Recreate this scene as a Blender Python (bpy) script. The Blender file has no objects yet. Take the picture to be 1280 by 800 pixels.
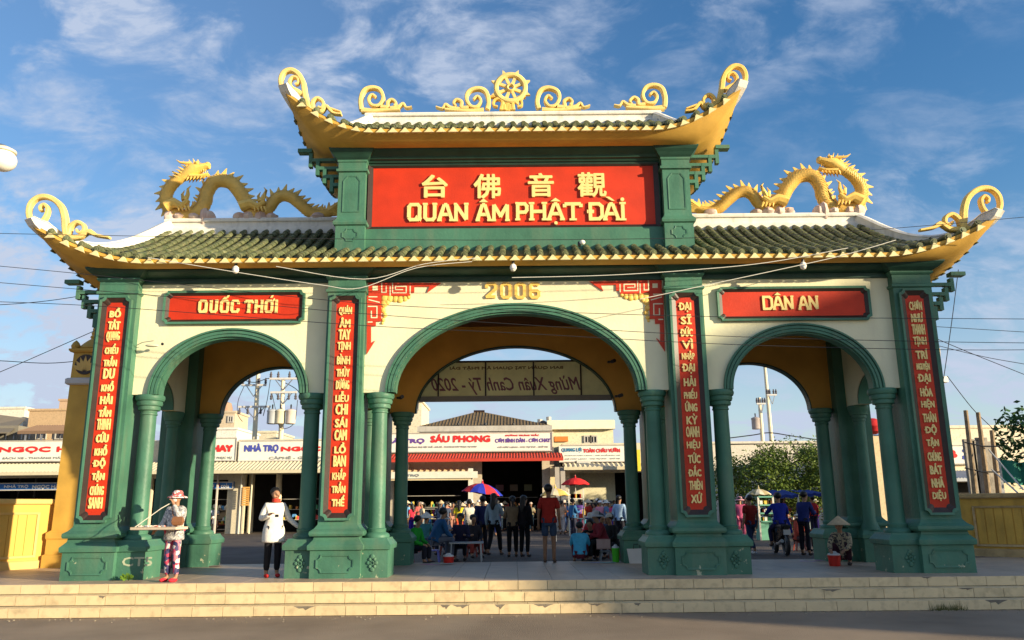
import bpy, bmesh, math, random
from mathutils import Vector, Matrix
R = math.radians
rnd = random.Random(7)
scene = bpy.context.scene
col = scene.collection

# ------------------------------------------------------------------ camera
CAMP = (-.07, -15.7, 1.25)
PITCH, ROLL, FPX = 13.1, .52, 1010.0
cam_data = bpy.data.cameras.new('camera')
cam = bpy.data.objects.new('camera', cam_data)
col.objects.link(cam)
cam_data.sensor_width = 36
cam_data.lens = FPX / 1280 * 36
cam_data.clip_start = .1
cam_data.clip_end = 3000
cam.matrix_world = Matrix.Translation(CAMP) @ Matrix.Rotation(R(90 + PITCH), 4, 'X') @ Matrix.Rotation(R(-ROLL), 4, 'Z')
scene.camera = cam

# ------------------------------------------------------------------ light
SUN_EL, SUN_AZ = 11.0, 61.0        # azimuth: degrees to the right of straight behind the camera
sd = Vector((math.sin(R(SUN_AZ)) * math.cos(R(SUN_EL)), -math.cos(R(SUN_AZ)) * math.cos(R(SUN_EL)), math.sin(R(SUN_EL))))
sun_data = bpy.data.lights.new('sun', 'SUN')
sun_data.energy = 5.0
sun_data.angle = R(.7)
sun_data.color = (1, .84, .57)
sun = bpy.data.objects.new('sun', sun_data)
sun.rotation_euler = sd.to_track_quat('Z', 'Y').to_euler()
col.objects.link(sun)
world = bpy.data.worlds.new('World')
scene.world = world
world.use_nodes = True
wn = world.node_tree.nodes
wl = world.node_tree.links
bg = wn['Background']
bg.inputs[1].default_value = .095
sky = wn.new('ShaderNodeTexSky')
sky.sky_type = 'NISHITA'
sky.sun_disc = False
sky.sun_elevation = R(SUN_EL)
sky.sun_rotation = R(180 - SUN_AZ)
sky.air_density = 1.0
sky.dust_density = .6
sky.ozone_density = 1.6
hs = wn.new('ShaderNodeHueSaturation')
hs.inputs['Saturation'].default_value = 1.38; hs.inputs['Hue'].default_value = .508; hs.inputs['Value'].default_value = 1.3
wl.new(sky.outputs[0], hs.inputs['Color'])
# clouds: direction projected on a flat layer overhead, thin wisps and small puffs
tc = wn.new('ShaderNodeTexCoord')
sep = wn.new('ShaderNodeSeparateXYZ')
wl.new(tc.outputs['Generated'], sep.inputs[0])
def wmath(op, a, b=None, clamp=False):
    n = wn.new('ShaderNodeMath'); n.operation = op; n.use_clamp = clamp
    for i, v in enumerate((a, b)):
        if v is None: continue
        if isinstance(v, (int, float)): n.inputs[i].default_value = v
        else: wl.new(v, n.inputs[i])
    return n.outputs[0]
zz = wmath('ADD', wmath('MAXIMUM', sep.outputs[2], 0.0), .38)
cx_ = wmath('DIVIDE', sep.outputs[0], zz)
cy_ = wmath('DIVIDE', sep.outputs[1], zz)
cmb = wn.new('ShaderNodeCombineXYZ')
wl.new(cx_, cmb.inputs[0]); wl.new(cy_, cmb.inputs[1])
def wnoise(scale, detail, rough, dist, rot, stretch, off):
    mp = wn.new('ShaderNodeMapping'); mp.inputs['Rotation'].default_value = (0, 0, R(rot)); mp.inputs['Scale'].default_value = stretch
    mp.inputs['Location'].default_value = off
    wl.new(cmb.outputs[0], mp.inputs[0])
    n = wn.new('ShaderNodeTexNoise'); n.inputs['Scale'].default_value = scale; n.inputs['Detail'].default_value = detail
    n.inputs['Roughness'].default_value = rough; n.inputs['Distortion'].default_value = dist
    wl.new(mp.outputs[0], n.inputs['Vector'])
    return n.outputs[0]
def wramp(v, a, b):
    m = wn.new('ShaderNodeMapRange'); m.interpolation_type = 'SMOOTHSTEP'
    m.inputs[1].default_value = a; m.inputs[2].default_value = b
    wl.new(v, m.inputs[0]); return m.outputs[0]
big = wramp(wnoise(1.1, 3, .5, .3, 20, (1, 1.3, 1), (3.1, 1.2, 0)), .38, .58)
puff = wramp(wnoise(6.5, 9, .6, .45, -25, (1, 1.35, 1), (0, 0, 0)), .42, .62)
fine = wramp(wnoise(22, 6, .6, .3, 10, (1, 1.8, 1), (5, 2, 0)), .3, .75)
leftw = wramp(wmath('MULTIPLY', sep.outputs[0], -1.0), -.42, .5)
c1 = wmath('MULTIPLY', puff, wmath('ADD', wmath('MULTIPLY', big, .6), wmath('MULTIPLY', leftw, .7)))
c1 = wmath('MULTIPLY', c1, wmath('ADD', wmath('MULTIPLY', fine, .8), .45), True)
low = wmath('MULTIPLY', wramp(wmath('SUBTRACT', .34, sep.outputs[2]), 0, .3), wmath('ADD', wmath('MULTIPLY', puff, .25), .55))
cl = wmath('ADD', wmath('ADD', wmath('MULTIPLY', c1, .72), wmath('MULTIPLY', leftw, .16)), low, True)
mixc = wn.new('ShaderNodeMix'); mixc.data_type = 'RGBA'
wl.new(cl, mixc.inputs[0]); wl.new(hs.outputs[0], mixc.inputs[6]); mixc.inputs[7].default_value = (3.4, 3.9, 4.9, 1)
wl.new(mixc.outputs[2], bg.inputs[0])
scene.view_settings.view_transform = 'Standard'
scene.view_settings.look = 'None'
scene.view_settings.exposure = .8
scene.view_settings.gamma = 1
scene.cycles.use_denoising = True
scene.cycles.max_bounces = 6

# ------------------------------------------------------------------ helpers
_cp, _sp = math.cos(R(PITCH)), math.sin(R(PITCH))
_F = Vector((0, _cp, _sp)); _Rt = Vector((1, 0, 0)); _U = Vector((0, -_sp, _cp)); _C = Vector(CAMP)
def _ray(u, v):
    x, y, r = u - 640, 400 - v, R(ROLL)
    a = x * math.cos(r) + y * math.sin(r); b = -x * math.sin(r) + y * math.cos(r)
    return _F * FPX + _Rt * a + _U * b
def at(u, v, Y):                       # the point at depth Y seen at photograph pixel (u, v)
    d = _ray(u, v); return _C + d * ((Y - _C.y) / d.y)
def atz(u, v, Z):
    d = _ray(u, v); return _C + d * ((Z - _C.z) / d.z)

class MB:
    def __init__(s): s.v = []; s.f = []; s.m = []; s.cm = 0
    def add(s, vs, fs):
        n = len(s.v); s.v += [tuple(v) for v in vs]; s.f += [tuple(i + n for i in f) for f in fs]; s.m += [s.cm] * len(fs); return s
    def box(s, x0, x1, y0, y1, z0, z1):
        return s.add([(x0, y0, z0), (x1, y0, z0), (x1, y1, z0), (x0, y1, z0), (x0, y0, z1), (x1, y0, z1), (x1, y1, z1), (x0, y1, z1)],
                     [(0, 3, 2, 1), (4, 5, 6, 7), (0, 1, 5, 4), (1, 2, 6, 5), (2, 3, 7, 6), (3, 0, 4, 7)])
    def rings(s, rings, close=True, caps=True):
        n = len(rings[0]); vs = [p for r in rings for p in r]; fs = []
        for i in range(len(rings) - 1):
            for j in range(n if close else n - 1):
                k = (j + 1) % n
                fs.append((i * n + j, i * n + k, (i + 1) * n + k, (i + 1) * n + j))
        if caps:
            fs.append(tuple(reversed(range(n)))); fs.append(tuple(range((len(rings) - 1) * n, len(rings) * n)))
        return s.add(vs, fs)
    def mould(s, x0, x1, y0, y1, prof):       # prof: (z, outward offset)
        return s.rings([[(x0 - o, y0 - o, z), (x1 + o, y0 - o, z), (x1 + o, y1 + o, z), (x0 - o, y1 + o, z)] for z, o in prof])
    def lathe(s, c, prof, n=20):              # prof: (z, r)
        return s.rings([[(c[0] + r * math.cos(2 * math.pi * k / n), c[1] + r * math.sin(2 * math.pi * k / n), c[2] + z) for k in range(n)] for z, r in prof])
    def prism(s, pts, y0, y1):                # pts (x, z) counter-clockwise seen from the front (-Y)
        n = len(pts)
        return s.add([(x, y0, z) for x, z in pts] + [(x, y1, z) for x, z in pts],
                     [tuple(range(n)), tuple(reversed(range(n, 2 * n)))] + [(i, i + n, (i + 1) % n + n, (i + 1) % n) for i in range(n)])
    def tube(s, pts, r, n=6, caps=True):
        pts = [Vector(p) for p in pts]; rr = r if isinstance(r, (list, tuple)) else [r] * len(pts)
        rings = []; up = Vector((0, 0, 1))
        for i, p in enumerate(pts):
            t = (pts[min(i + 1, len(pts) - 1)] - pts[max(i - 1, 0)])
            t = t.normalized() if t.length > 1e-9 else Vector((0, 0, 1))
            u = up if abs(t.dot(up)) < .95 else Vector((0, 1, 0))
            a = t.cross(u).normalized(); b = a.cross(t)
            if i and a.dot(pa) < 0 and abs(t.dot(up)) >= .95: pass
            pa = a
            rings.append([p + a * (rr[i] * math.cos(2 * math.pi * k / n)) + b * (rr[i] * math.sin(2 * math.pi * k / n)) for k in range(n)])
        return s.rings(rings, True, caps)
    def bar(s, a, b, w, d, axis=(0, 1, 0)):   # rectangular bar from a to b, w wide across, d deep along axis
        a = Vector(a); b = Vector(b); t = (b - a).normalized(); y = Vector(axis); x = t.cross(y).normalized(); y = x.cross(t).normalized()
        q = [x * w / 2 + y * d / 2, -x * w / 2 + y * d / 2, -x * w / 2 - y * d / 2, x * w / 2 - y * d / 2]
        return s.rings([[a + k for k in q], [b + k for k in q]])
    def ell(s, c, r, nu=10, nv=6, jit=0):
        rings = []
        for i in range(nv + 1):
            t = -math.pi / 2 + math.pi * i / nv; cr = max(math.cos(t), .02)
            rings.append([(c[0] + r[0] * cr * math.cos(2 * math.pi * k / nu) * (1 + rnd.uniform(-jit, jit)), c[1] + r[1] * cr * math.sin(2 * math.pi * k / nu) * (1 + rnd.uniform(-jit, jit)), c[2] + r[2] * math.sin(t)) for k in range(nu)])
        return s.rings(rings)
    def mirror(s):
        m = MB(); m.v = [(-x, y, z) for x, y, z in s.v]; m.f = [tuple(reversed(f)) for f in s.f]; m.m = list(s.m); return m
    def build(s, name, mat, parent=None, smooth=False, bevel=0, local=False, **props):
        off = Vector((0, 0, 0)) if local else W(parent)
        me = bpy.data.meshes.new(name)
        me.from_pydata([(v[0] - off.x, v[1] - off.y, v[2] - off.z) for v in s.v], [], s.f)
        for mm in (mat if isinstance(mat, (list, tuple)) else [mat]): me.materials.append(mm)
        if isinstance(mat, (list, tuple)): me.polygons.foreach_set('material_index', s.m)
        if smooth:
            me.polygons.foreach_set('use_smooth', [True] * len(me.polygons)); me.set_sharp_from_angle(angle=R(38))
        o = bpy.data.objects.new(name, me); col.objects.link(o); o.parent = parent
        if bevel:
            b = o.modifiers.new('bevel', 'BEVEL'); b.width = bevel; b.segments = 2; b.limit_method = 'ANGLE'; b.angle_limit = R(40)
        for k, v in props.items(): o[k] = v
        return o
WL = {}
def W(o):                                     # world location of an unrotated parent chain
    r = Vector((0, 0, 0))
    while o is not None: r += o.location; o = o.parent
    return r
def empty(name, loc, label=None, cat=None, group=None, parent=None, rz=0, kind=None):
    o = bpy.data.objects.new(name, None); col.objects.link(o); o.empty_display_size = .2
    o.location = Vector(loc) - W(parent); o.parent = parent; o.rotation_euler = (0, 0, rz)
    return tag(o, label, cat, group, kind)
def tag(o, label=None, cat=None, group=None, kind=None):
    if label: o['label'] = label
    if cat: o['category'] = cat
    if group: o['group'] = group
    if kind: o['kind'] = kind
    return o
def share(o, loc, parent=None, rot=None, scale=None, name=None):  # a copy of one piece, same mesh
    c = o.copy(); col.objects.link(c); c.parent = parent; c.location = loc
    if rot is not None: c.rotation_euler = rot
    if scale is not None: c.scale = scale
    return c

# ------------------------------------------------------------------ materials
MC = {}
def mat(name, c, rough=.6, var=.12, scale=3.0, bump=.15, bscale=30, spec=.4, metal=0, dirt=0, dirtc=(.08, .06, .04), coord='Object', c2=None, emit=0, alpha=1, trans=0, streak=0, percopy=0):
    if name in MC: return MC[name]
    m = bpy.data.materials.new(name); m.use_nodes = True; nt = m.node_tree; N = nt.nodes; L = nt.links
    b = N['Principled BSDF']; b.inputs['Roughness'].default_value = rough; b.inputs['Specular IOR Level'].default_value = spec; b.inputs['Metallic'].default_value = metal
    geo = N.new('ShaderNodeNewGeometry') if coord == 'World' else N.new('ShaderNodeTexCoord')
    vec = geo.outputs['Position'] if coord == 'World' else geo.outputs['Object']
    def noise(sc, det=4, st=None):
        n = N.new('ShaderNodeTexNoise'); n.inputs['Scale'].default_value = sc; n.inputs['Detail'].default_value = det
        if st:
            mp = N.new('ShaderNodeMapping'); mp.inputs['Scale'].default_value = st; L.new(vec, mp.inputs[0]); L.new(mp.outputs[0], n.inputs['Vector'])
        else: L.new(vec, n.inputs['Vector'])
        return n
    n1 = noise(scale, 5)
    cr = N.new('ShaderNodeValToRGB'); cc = c2 if c2 else tuple(min(1, x * (1 + var)) for x in c); ca = c if c2 else tuple(x * (1 - var) for x in c)
    cr.color_ramp.elements[0].position = .3; cr.color_ramp.elements[1].position = .7
    cr.color_ramp.elements[0].color = (*ca, 1); cr.color_ramp.elements[1].color = (*cc, 1)
    L.new(n1.outputs[0], cr.inputs[0]); out = cr.outputs[0]
    if dirt:
        n2 = noise(scale * 2.3, 8, (1, 1, .25) if streak else None)
        r2 = N.new('ShaderNodeMapRange'); r2.inputs[1].default_value = .5; r2.inputs[2].default_value = .78; L.new(n2.outputs[0], r2.inputs[0])
        ml = N.new('ShaderNodeMath'); ml.operation = 'MULTIPLY'; ml.inputs[1].default_value = dirt; L.new(r2.outputs[0], ml.inputs[0])
        mx = N.new('ShaderNodeMix'); mx.data_type = 'RGBA'; L.new(ml.outputs[0], mx.inputs[0]); L.new(out, mx.inputs[6]); mx.inputs[7].default_value = (*dirtc, 1); out = mx.outputs[2]
    if percopy:
        oi = N.new('ShaderNodeObjectInfo'); h = N.new('ShaderNodeHueSaturation')
        mr = N.new('ShaderNodeMapRange'); mr.inputs[3].default_value = 1 - percopy; mr.inputs[4].default_value = 1 + percopy
        L.new(oi.outputs['Random'], mr.inputs[0]); L.new(mr.outputs[0], h.inputs['Value']); L.new(out, h.inputs['Color']); out = h.outputs[0]
    L.new(out, b.inputs['Base Color'])
    if bump:
        nb = noise(bscale, 6); bp = N.new('ShaderNodeBump'); bp.inputs['Strength'].default_value = bump; bp.inputs['Distance'].default_value = .02
        L.new(nb.outputs[0], bp.inputs['Height']); L.new(bp.outputs[0], b.inputs['Normal'])
    if emit:
        L.new(out, b.inputs['Emission Color']); b.inputs['Emission Strength'].default_value = emit
    if trans: b.inputs['Transmission Weight'].default_value = trans
    MC[name] = m; return m
M_green = mat('green paint', (.06, .17, .112), .48, .2, 1.5, .3, 14, .3, coord='World', dirt=.65, dirtc=(.13, .19, .125), streak=1)
def add_chips(m, chipc, zt, th):
    N = m.node_tree.nodes; L = m.node_tree.links; b = N['Principled BSDF']; src = b.inputs['Base Color'].links[0].from_socket
    g = N.new('ShaderNodeNewGeometry'); sx = N.new('ShaderNodeSeparateXYZ'); L.new(g.outputs['Position'], sx.inputs[0])
    zr = N.new('ShaderNodeMapRange'); zr.inputs[1].default_value = zt; zr.inputs[2].default_value = 0; zr.inputs[3].default_value = .0; zr.inputs[4].default_value = .16; L.new(sx.outputs[2], zr.inputs[0])
    n = N.new('ShaderNodeTexNoise'); n.inputs['Scale'].default_value = 5.5; n.inputs['Detail'].default_value = 9; n.inputs['Roughness'].default_value = .62; L.new(g.outputs['Position'], n.inputs['Vector'])
    ad = N.new('ShaderNodeMath'); ad.operation = 'ADD'; L.new(n.outputs[0], ad.inputs[0]); L.new(zr.outputs[0], ad.inputs[1])
    mr = N.new('ShaderNodeMapRange'); mr.inputs[1].default_value = th; mr.inputs[2].default_value = th + .02; L.new(ad.outputs[0], mr.inputs[0])
    mx = N.new('ShaderNodeMix'); mx.data_type = 'RGBA'; L.new(mr.outputs[0], mx.inputs[0]); L.new(src, mx.inputs[6]); mx.inputs[7].default_value = (*chipc, 1); L.new(mx.outputs[2], b.inputs['Base Color'])
add_chips(M_green, (.42, .42, .28), .9, .765)
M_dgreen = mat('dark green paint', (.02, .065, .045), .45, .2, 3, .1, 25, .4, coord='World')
M_cream = mat('cream wall paint', (.8, .76, .52), .8, .07, 1.1, .2, 18, .2, coord='World', dirt=.3, dirtc=(.5, .46, .34), streak=1)
M_ochre = mat('ochre paint', (.58, .34, .065), .7, .18, 1.6, .1, 30, .3, coord='World', dirt=.2, dirtc=(.3, .17, .04), streak=1)
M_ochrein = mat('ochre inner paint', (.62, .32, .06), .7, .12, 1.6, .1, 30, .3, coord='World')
M_brown = mat('dark brown ceiling paint', (.12, .045, .018), .7, .15, 1.6, .1, 30, .3, coord='World')
M_red = mat('red panel paint', (.54, .03, .004), .6, .13, 2.2, .15, 30, .4, coord='World')
M_dark = mat('dark brown frame paint', (.035, .018, .012), .45, .2, 6, .08, 30, .4, coord='World')
M_gold = mat('pale yellow letter paint', (.86, .66, .25), .5, .06, 6, .08, 60, .4, coord='World')
M_goldo = mat('golden yellow ornament paint', (.84, .55, .13), .5, .12, 5, .25, 40, .4, coord='World', dirt=.3, dirtc=(.35, .2, .05))
M_goldp = mat('pale yellow ornament paint', (.84, .62, .22), .55, .1, 5, .2, 40, .3, coord='World', dirt=.3, dirtc=(.5, .34, .14))
M_white = mat('weathered white plaster', (.78, .74, .66), .8, .08, 3, .3, 50, .2, coord='World', dirt=.55, dirtc=(.36, .33, .29), streak=1)
M_tile = mat('green glazed tile', (.065, .09, .04), .55, .2, 5, .4, 60, .4, coord='World', dirt=.9, dirtc=(.26, .24, .13), c2=(.17, .18, .085), percopy=.3)
M_drip = mat('cream drip tile paint', (.78, .66, .34), .6, .1, 6, .2, 60, .3, coord='World', dirt=.3, dirtc=(.4, .35, .2))
M_fred = mat('red fret paint', (.60, .05, .02), .55, .08, 5, .05, 30, .3, coord='World')
M_pink = mat('pinkish plaster rock', (.60, .40, .33), .8, .2, 6, .4, 30, .2, coord='World', c2=(.72, .6, .52))
M_step = mat('cream riser tile', (.68, .53, .31), .35, .06, 3, .05, 30, .4, coord='World', dirt=.45, dirtc=(.2, .15, .09), percopy=.07)
M_grout = mat('dirty cement', (.20, .17, .13), .9, .2, 6, .4, 60, .2, coord='World')
M_floor = mat('grey floor tile', (.44, .33, .235), .5, .12, 1.4, .04, 30, .4, coord='World', dirt=.35, dirtc=(.15, .12, .10), percopy=.05)
M_road = mat('dusty old asphalt', (.30, .23, .165), .9, .25, .5, .8, 60, .2, coord='World', dirt=.5, dirtc=(.33, .27, .2))
M_asph = mat('asphalt', (.11, .088, .072), .85, .25, .7, .7, 90, .25, coord='World', dirt=.35, dirtc=(.14, .12, .10))
M_yellow = mat('yellow wall paint', (.66, .41, .09), .7, .06, 1.6, .12, 40, .3, coord='World', dirt=.25, dirtc=(.5, .28, .06), streak=1)
M_yband = mat('pale yellow trim paint', (.68, .46, .16), .7, .06, 1.6, .12, 40, .3, coord='World', dirt=.3, dirtc=(.45, .3, .12))
M_concrete = mat('grey concrete', (.48, .45, .40), .9, .1, 3, .3, 40, .2, coord='World', dirt=.4, dirtc=(.25, .22, .2), streak=1)
M_cable = mat('black cable', (.02, .02, .022), .6, 0, 3, 0)
M_cord = mat('white cord', (.75, .72, .62), .6, .05, 3, 0)
M_bulb = mat('frosted bulb glass', (.86, .84, .76), .3, .02, 3, 0)
M_metal = mat('grey metal', (.35, .35, .36), .4, .1, 5, .05, metal=.7)
M_black = mat('black plastic', (.02, .02, .022), .45, .1, 5, .05)
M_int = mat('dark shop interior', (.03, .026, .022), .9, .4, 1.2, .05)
def flat(name, c, rough=.7, **k): return mat(name, c, rough, k.pop('var', .06), k.pop('scale', 4), k.pop('bump', .1), 40, .25, **k)

# ------------------------------------------------------------------ lettering
TX = {}
def fixd(s): return s.replace('Đ', 'D')
PRE = {}
def measure(keys):
    tmp = []
    for s in keys:
        for i, ch in enumerate(s):
            if ch == 'Đ' and i:
                for j, tail in enumerate(('I', '')):
                    c = bpy.data.curves.new('text', 'FONT'); c.body = fixd(s[:i]) + tail; c.size = 1
                    o = bpy.data.objects.new('text', c); col.objects.link(o); tmp.append((s[:i], tail, o, c))
    bpy.context.view_layer.update(); r = {}
    for k, tail, o, c in tmp: r.setdefault(k, {})[tail] = o.bound_box[6][0]
    for k, tail, o, c in tmp: bpy.data.objects.remove(o); bpy.data.curves.remove(c)
    for k, d in r.items(): PRE[k] = d['I'] - .12
def prep_texts(keys):
    tmp = []
    for s in keys:
        c = bpy.data.curves.new('text', 'FONT'); c.body = fixd(s); c.size = 1; c.resolution_u = 2
        o = bpy.data.objects.new('text', c); col.objects.link(o); tmp.append((s, o, c))
    bpy.context.view_layer.update()
    dg = bpy.context.evaluated_depsgraph_get()
    for s, o, c in tmp:
        me = bpy.data.meshes.new_from_object(o.evaluated_get(dg))
        vs = [tuple(v.co) for v in me.vertices]; fs = [tuple(p.vertices) for p in me.polygons]
        ed = {}
        for f in fs:
            for i in range(len(f)):
                a, b = f[i], f[(i + 1) % len(f)]
                k = (min(a, b), max(a, b)); ed.setdefault(k, []).append((a, b))
        out = [v[0] for v in ed.values() if len(v) == 1]
        xs = [v[0] for v in vs] or [0, 1]; ys = [v[1] for v in vs] or [0, 1]
        dx = []
        for i, ch in enumerate(s):      # where each barred D stands: width of the text before it
            if ch == 'Đ': dx.append(PRE.get(s[:i], 0))
        TX[s] = (vs, fs, out, min(xs), max(xs), min(ys), max(ys), 0, dx)
        bpy.data.meshes.remove(me); bpy.data.objects.remove(o); bpy.data.curves.remove(c)
def text_into(mb, s, x0, x1, z0, z1, y, depth=.0, bold=0, flip=False, slant=0, raised=True):
    if 'Đ' in s and s in TX:            # bar of the barred D, placed on a plain D
        vs = TX[s][0]; a0, a1, b0, b1 = TX[s][3:7]; sx = (x1 - x0) / (a1 - a0); capz = TX[s][7]
        for px_ in TX[s][8]:
            u0, u1 = (px_ - a0 - .04) * sx, (px_ - a0 + .3) * sx
            q0, q1 = (x1 - u1, x1 - u0) if flip else (x0 + u0, x0 + u1)
            zc_ = z0 + (.36 - b0) * (z1 - z0) / (b1 - b0); hh_ = .045 * (z1 - z0) / (b1 - b0) + bold * .5
            mb.prism([(q0, zc_ - hh_), (q1, zc_ - hh_), (q1, zc_ + hh_), (q0, zc_ + hh_)], y - depth - .006, y)
    """fit text s into the rectangle x0..x1, z0..z1 facing -Y at plane y; bold widens strokes by offset copies"""
    vs, fs, out, a0, a1, b0, b1 = TX[s][:7]
    sx = (x1 - x0 - 2 * bold) / max(a1 - a0, 1e-6); sz = (z1 - z0 - 2 * bold) / max(b1 - b0, 1e-6)
    offs = [(0, 0)] + ([(bold * math.cos(k * math.pi / 4), bold * math.sin(k * math.pi / 4)) for k in range(8)] if bold else [])
    for i, (ox, oz) in enumerate(offs):
        P = []
        for vx, vy, _ in vs:
            tx = (vx - a0) * sx + bold + ox; tz = (vy - b0) * sz + bold + oz
            tx += slant * tz
            P.append(((x1 - tx) if flip else (x0 + tx), z0 + tz))
        yy = y - i * .0004 - depth
        F = fs if not flip else [tuple(reversed(f)) for f in fs]
        mb.add([(px, yy, pz) for px, pz in P], F)
        if depth:
            n = len(P)
            mb.add([(px, yy, pz) for px, pz in P] + [(px, y, pz) for px, pz in P], [(b, a, a + n, b + n) for a, b in out])
    return mb
def stroke(mb, pts, w, y, depth):
    """thick polyline in the XZ plane, square ends, mitred by overlap"""
    for i in range(len(pts) - 1):
        a = Vector((pts[i][0], 0, pts[i][1])); b = Vector((pts[i + 1][0], 0, pts[i + 1][1])); t = (b - a).normalized()
        n = Vector((-t.z, 0, t.x)) * (w / 2); yy = y - depth - .0006 * (i % 5)
        e = t * (w * .32)
        a2 = a - (e if i else e * 0); b2 = b + (e if i < len(pts) - 2 else e * 0)
        q = [a2 + n, a2 - n, b2 - n, b2 + n]
        mb.prism([(p.x, p.z) for p in q], yy, y)
    return mb
GL = {  # slab letters: list of strokes on a 0..1 square, then serif positions (x, z, half width)
 'Q': ([[(.12, .15), (.12, .85), (.25, 1), (.75, 1), (.88, .85), (.88, .15), (.75, 0), (.25, 0), (.12, .15)], [(.6, .2), (1.0, 0)]], []),
 'U': ([[(.18, 1), (.18, .15), (.32, 0), (.68, 0), (.82, .15), (.82, 1)]], [(.18, 1, .16), (.82, 1, .16)]),
 'A': ([[(.1, 0), (.42, 1)], [(.58, 1), (.9, 0)], [(.4, 1), (.6, 1)], [(.28, .35), (.72, .35)]], [(.12, 0, .14), (.88, 0, .14)]),
 'N': ([[(.16, 0), (.16, 1)], [(.16, 1), (.84, 0)], [(.84, 0), (.84, 1)]], [(.14, 0, .15), (.84, 1, .15), (.12, 1, .1)]),
 'M': ([[(.13, 0), (.13, 1)], [(.13, 1), (.5, .25), (.87, 1)], [(.87, 1), (.87, 0)]], [(.12, 0, .13), (.88, 0, .13)]),
 'P': ([[(.2, 0), (.2, 1)], [(.2, 1), (.75, 1), (.9, .85), (.9, .58), (.75, .44), (.2, .44)]], [(.2, 0, .2), (.12, 1, .1)]),
 'H': ([[(.16, 0), (.16, 1)], [(.84, 0), (.84, 1)], [(.16, .5), (.84, .5)]], [(.16, 0, .15), (.84, 0, .15), (.16, 1, .15), (.84, 1, .15)]),
 'T': ([[(.5, 0), (.5, 1)], [(.05, 1), (.95, 1)], [(.05, 1), (.05, .78)], [(.95, 1), (.95, .78)]], [(.5, 0, .2)]),
 'D': ([[(.2, 0), (.2, 1)], [(.1, 1), (.72, 1), (.9, .82), (.9, .18), (.72, 0), (.1, 0)]], []),
 'Đ': ([[(.2, 0), (.2, 1)], [(.1, 1), (.72, 1), (.9, .82), (.9, .18), (.72, 0), (.1, 0)], [(.0, .5), (.42, .5)]], []),
 'I': ([[(.5, 0), (.5, 1)]], [(.5, 0, .42), (.5, 1, .42)]),
 'Ố': ([[(.12, .15), (.12, .85), (.25, 1), (.75, 1), (.88, .85), (.88, .15), (.75, 0), (.25, 0), (.12, .15)]], []),
 'O': ([[(.12, .15), (.12, .85), (.25, 1), (.75, 1), (.88, .85), (.88, .15), (.75, 0), (.25, 0), (.12, .15)]], []),
 'C': ([[(.88, .7), (.88, .85), (.75, 1), (.25, 1), (.12, .85), (.12, .15), (.25, 0), (.75, 0), (.88, .15), (.88, .3)]], []),
 '2': ([[(.12, .7), (.12, .85), (.25, 1), (.75, 1), (.88, .85), (.88, .62), (.15, .05), (.9, .05)]], []),
 '0': ([[(.15, .15), (.15, .85), (.3, 1), (.7, 1), (.85, .85), (.85, .15), (.7, 0), (.3, 0), (.15, .15)]], []),
 '6': ([[(.84, .88), (.7, 1), (.3, 1), (.15, .85), (.15, .15), (.3, 0), (.7, 0), (.85, .15), (.85, .38), (.7, .5), (.2, .5)]], []),
}
def glyph(ch, x0, x1, z0, z1, y, depth, w, marks=''):
    mb = MB(); st, se = GL[ch]; W_, H_ = x1 - x0, z1 - z0; k = w / 2
    f = lambda p: (x0 + p[0] * W_, z0 + k + p[1] * (H_ - 2 * k))
    for i, s in enumerate(st): stroke(mb, [f(p) for p in s], w, y + i * .0021, depth)
    for i, (sx, sz, hw) in enumerate(se):
        p = f((sx, sz)); zc = z0 + w * .3 if sz < .5 else z1 - w * .3
        mb.prism([(p[0] - hw * W_, zc - w * .3), (p[0] + hw * W_, zc - w * .3), (p[0] + hw * W_, zc + w * .3), (p[0] - hw * W_, zc + w * .3)], y - depth - .006 - .0006 * i, y)
    xm = (x0 + x1) / 2; h = H_ * .16
    if '^' in marks: mb.prism([(xm - .3 * W_, z1 + h * .3), (xm + .3 * W_, z1 + h * .3), (xm, z1 + h * 1.5)], y - depth, y)
    if '`' in marks: mb.prism([(xm - .35 * W_, z1 + h * 1.9), (xm + .05 * W_, z1 + h * .5), (xm + .22 * W_, z1 + h * .5), (xm - .1 * W_, z1 + h * 1.9)], y - depth, y)
    if "'" in marks: mb.prism([(xm + .1 * W_, z1 + h * .9), (xm + .3 * W_, z1 + h * .9), (xm + .5 * W_, z1 + h * 2.1), (xm + .3 * W_, z1 + h * 2.1)], y - depth, y)
    if '.' in marks: mb.prism([(xm + .09 * math.cos(a * .785) * H_, z0 - h * .8 + .09 * H_ * math.sin(a * .785)) for a in range(8)], y - depth, y)
    if 'd' in marks: mb.prism([(xm + .1 * math.cos(a * .785) * H_, z1 + h + .1 * H_ * math.sin(a * .785)) for a in range(8)], y - depth, y)
    if '+' in marks: mb.prism([(x1 - .05 * W_, z1 - h), (x1 + .16 * W_, z1 - h * .6), (x1 + .16 * W_, z1 + h * .7), (x1 - .02 * W_, z1 + h * .2)], y - depth, y)
    return mb
COUP = {
 'A': 'BỒ TÁT QUANG CHIẾU TRẦN DU KHỔ HẢI TẦM THINH CỨU KHỔ ĐỘ TẬN CHÚNG SANH'.split(),
 'B': 'QUÁN ÂM TAY TỊNH BÌNH THỦY DƯƠNG LIỄU CHI SÁI CAM LỒ BAN KHẮP TRẦN THẾ'.split(),
 'C': 'ĐẠI SĨ ĐỨC VÌ NHẬP ĐẠI HẢI PHIẾU ỨNG KỲ OANH HIỆU TỨC ĐẮC THIÊN XỨ'.split(),
 'D': 'CHƠN NHƯ THANH TỊNH TRÍ NGUYỆN ĐẠI HÓA HIỆN THÂN ĐỘ TẬN CHÚNG BÁT NHÃ DIỆU'.split()}
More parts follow.
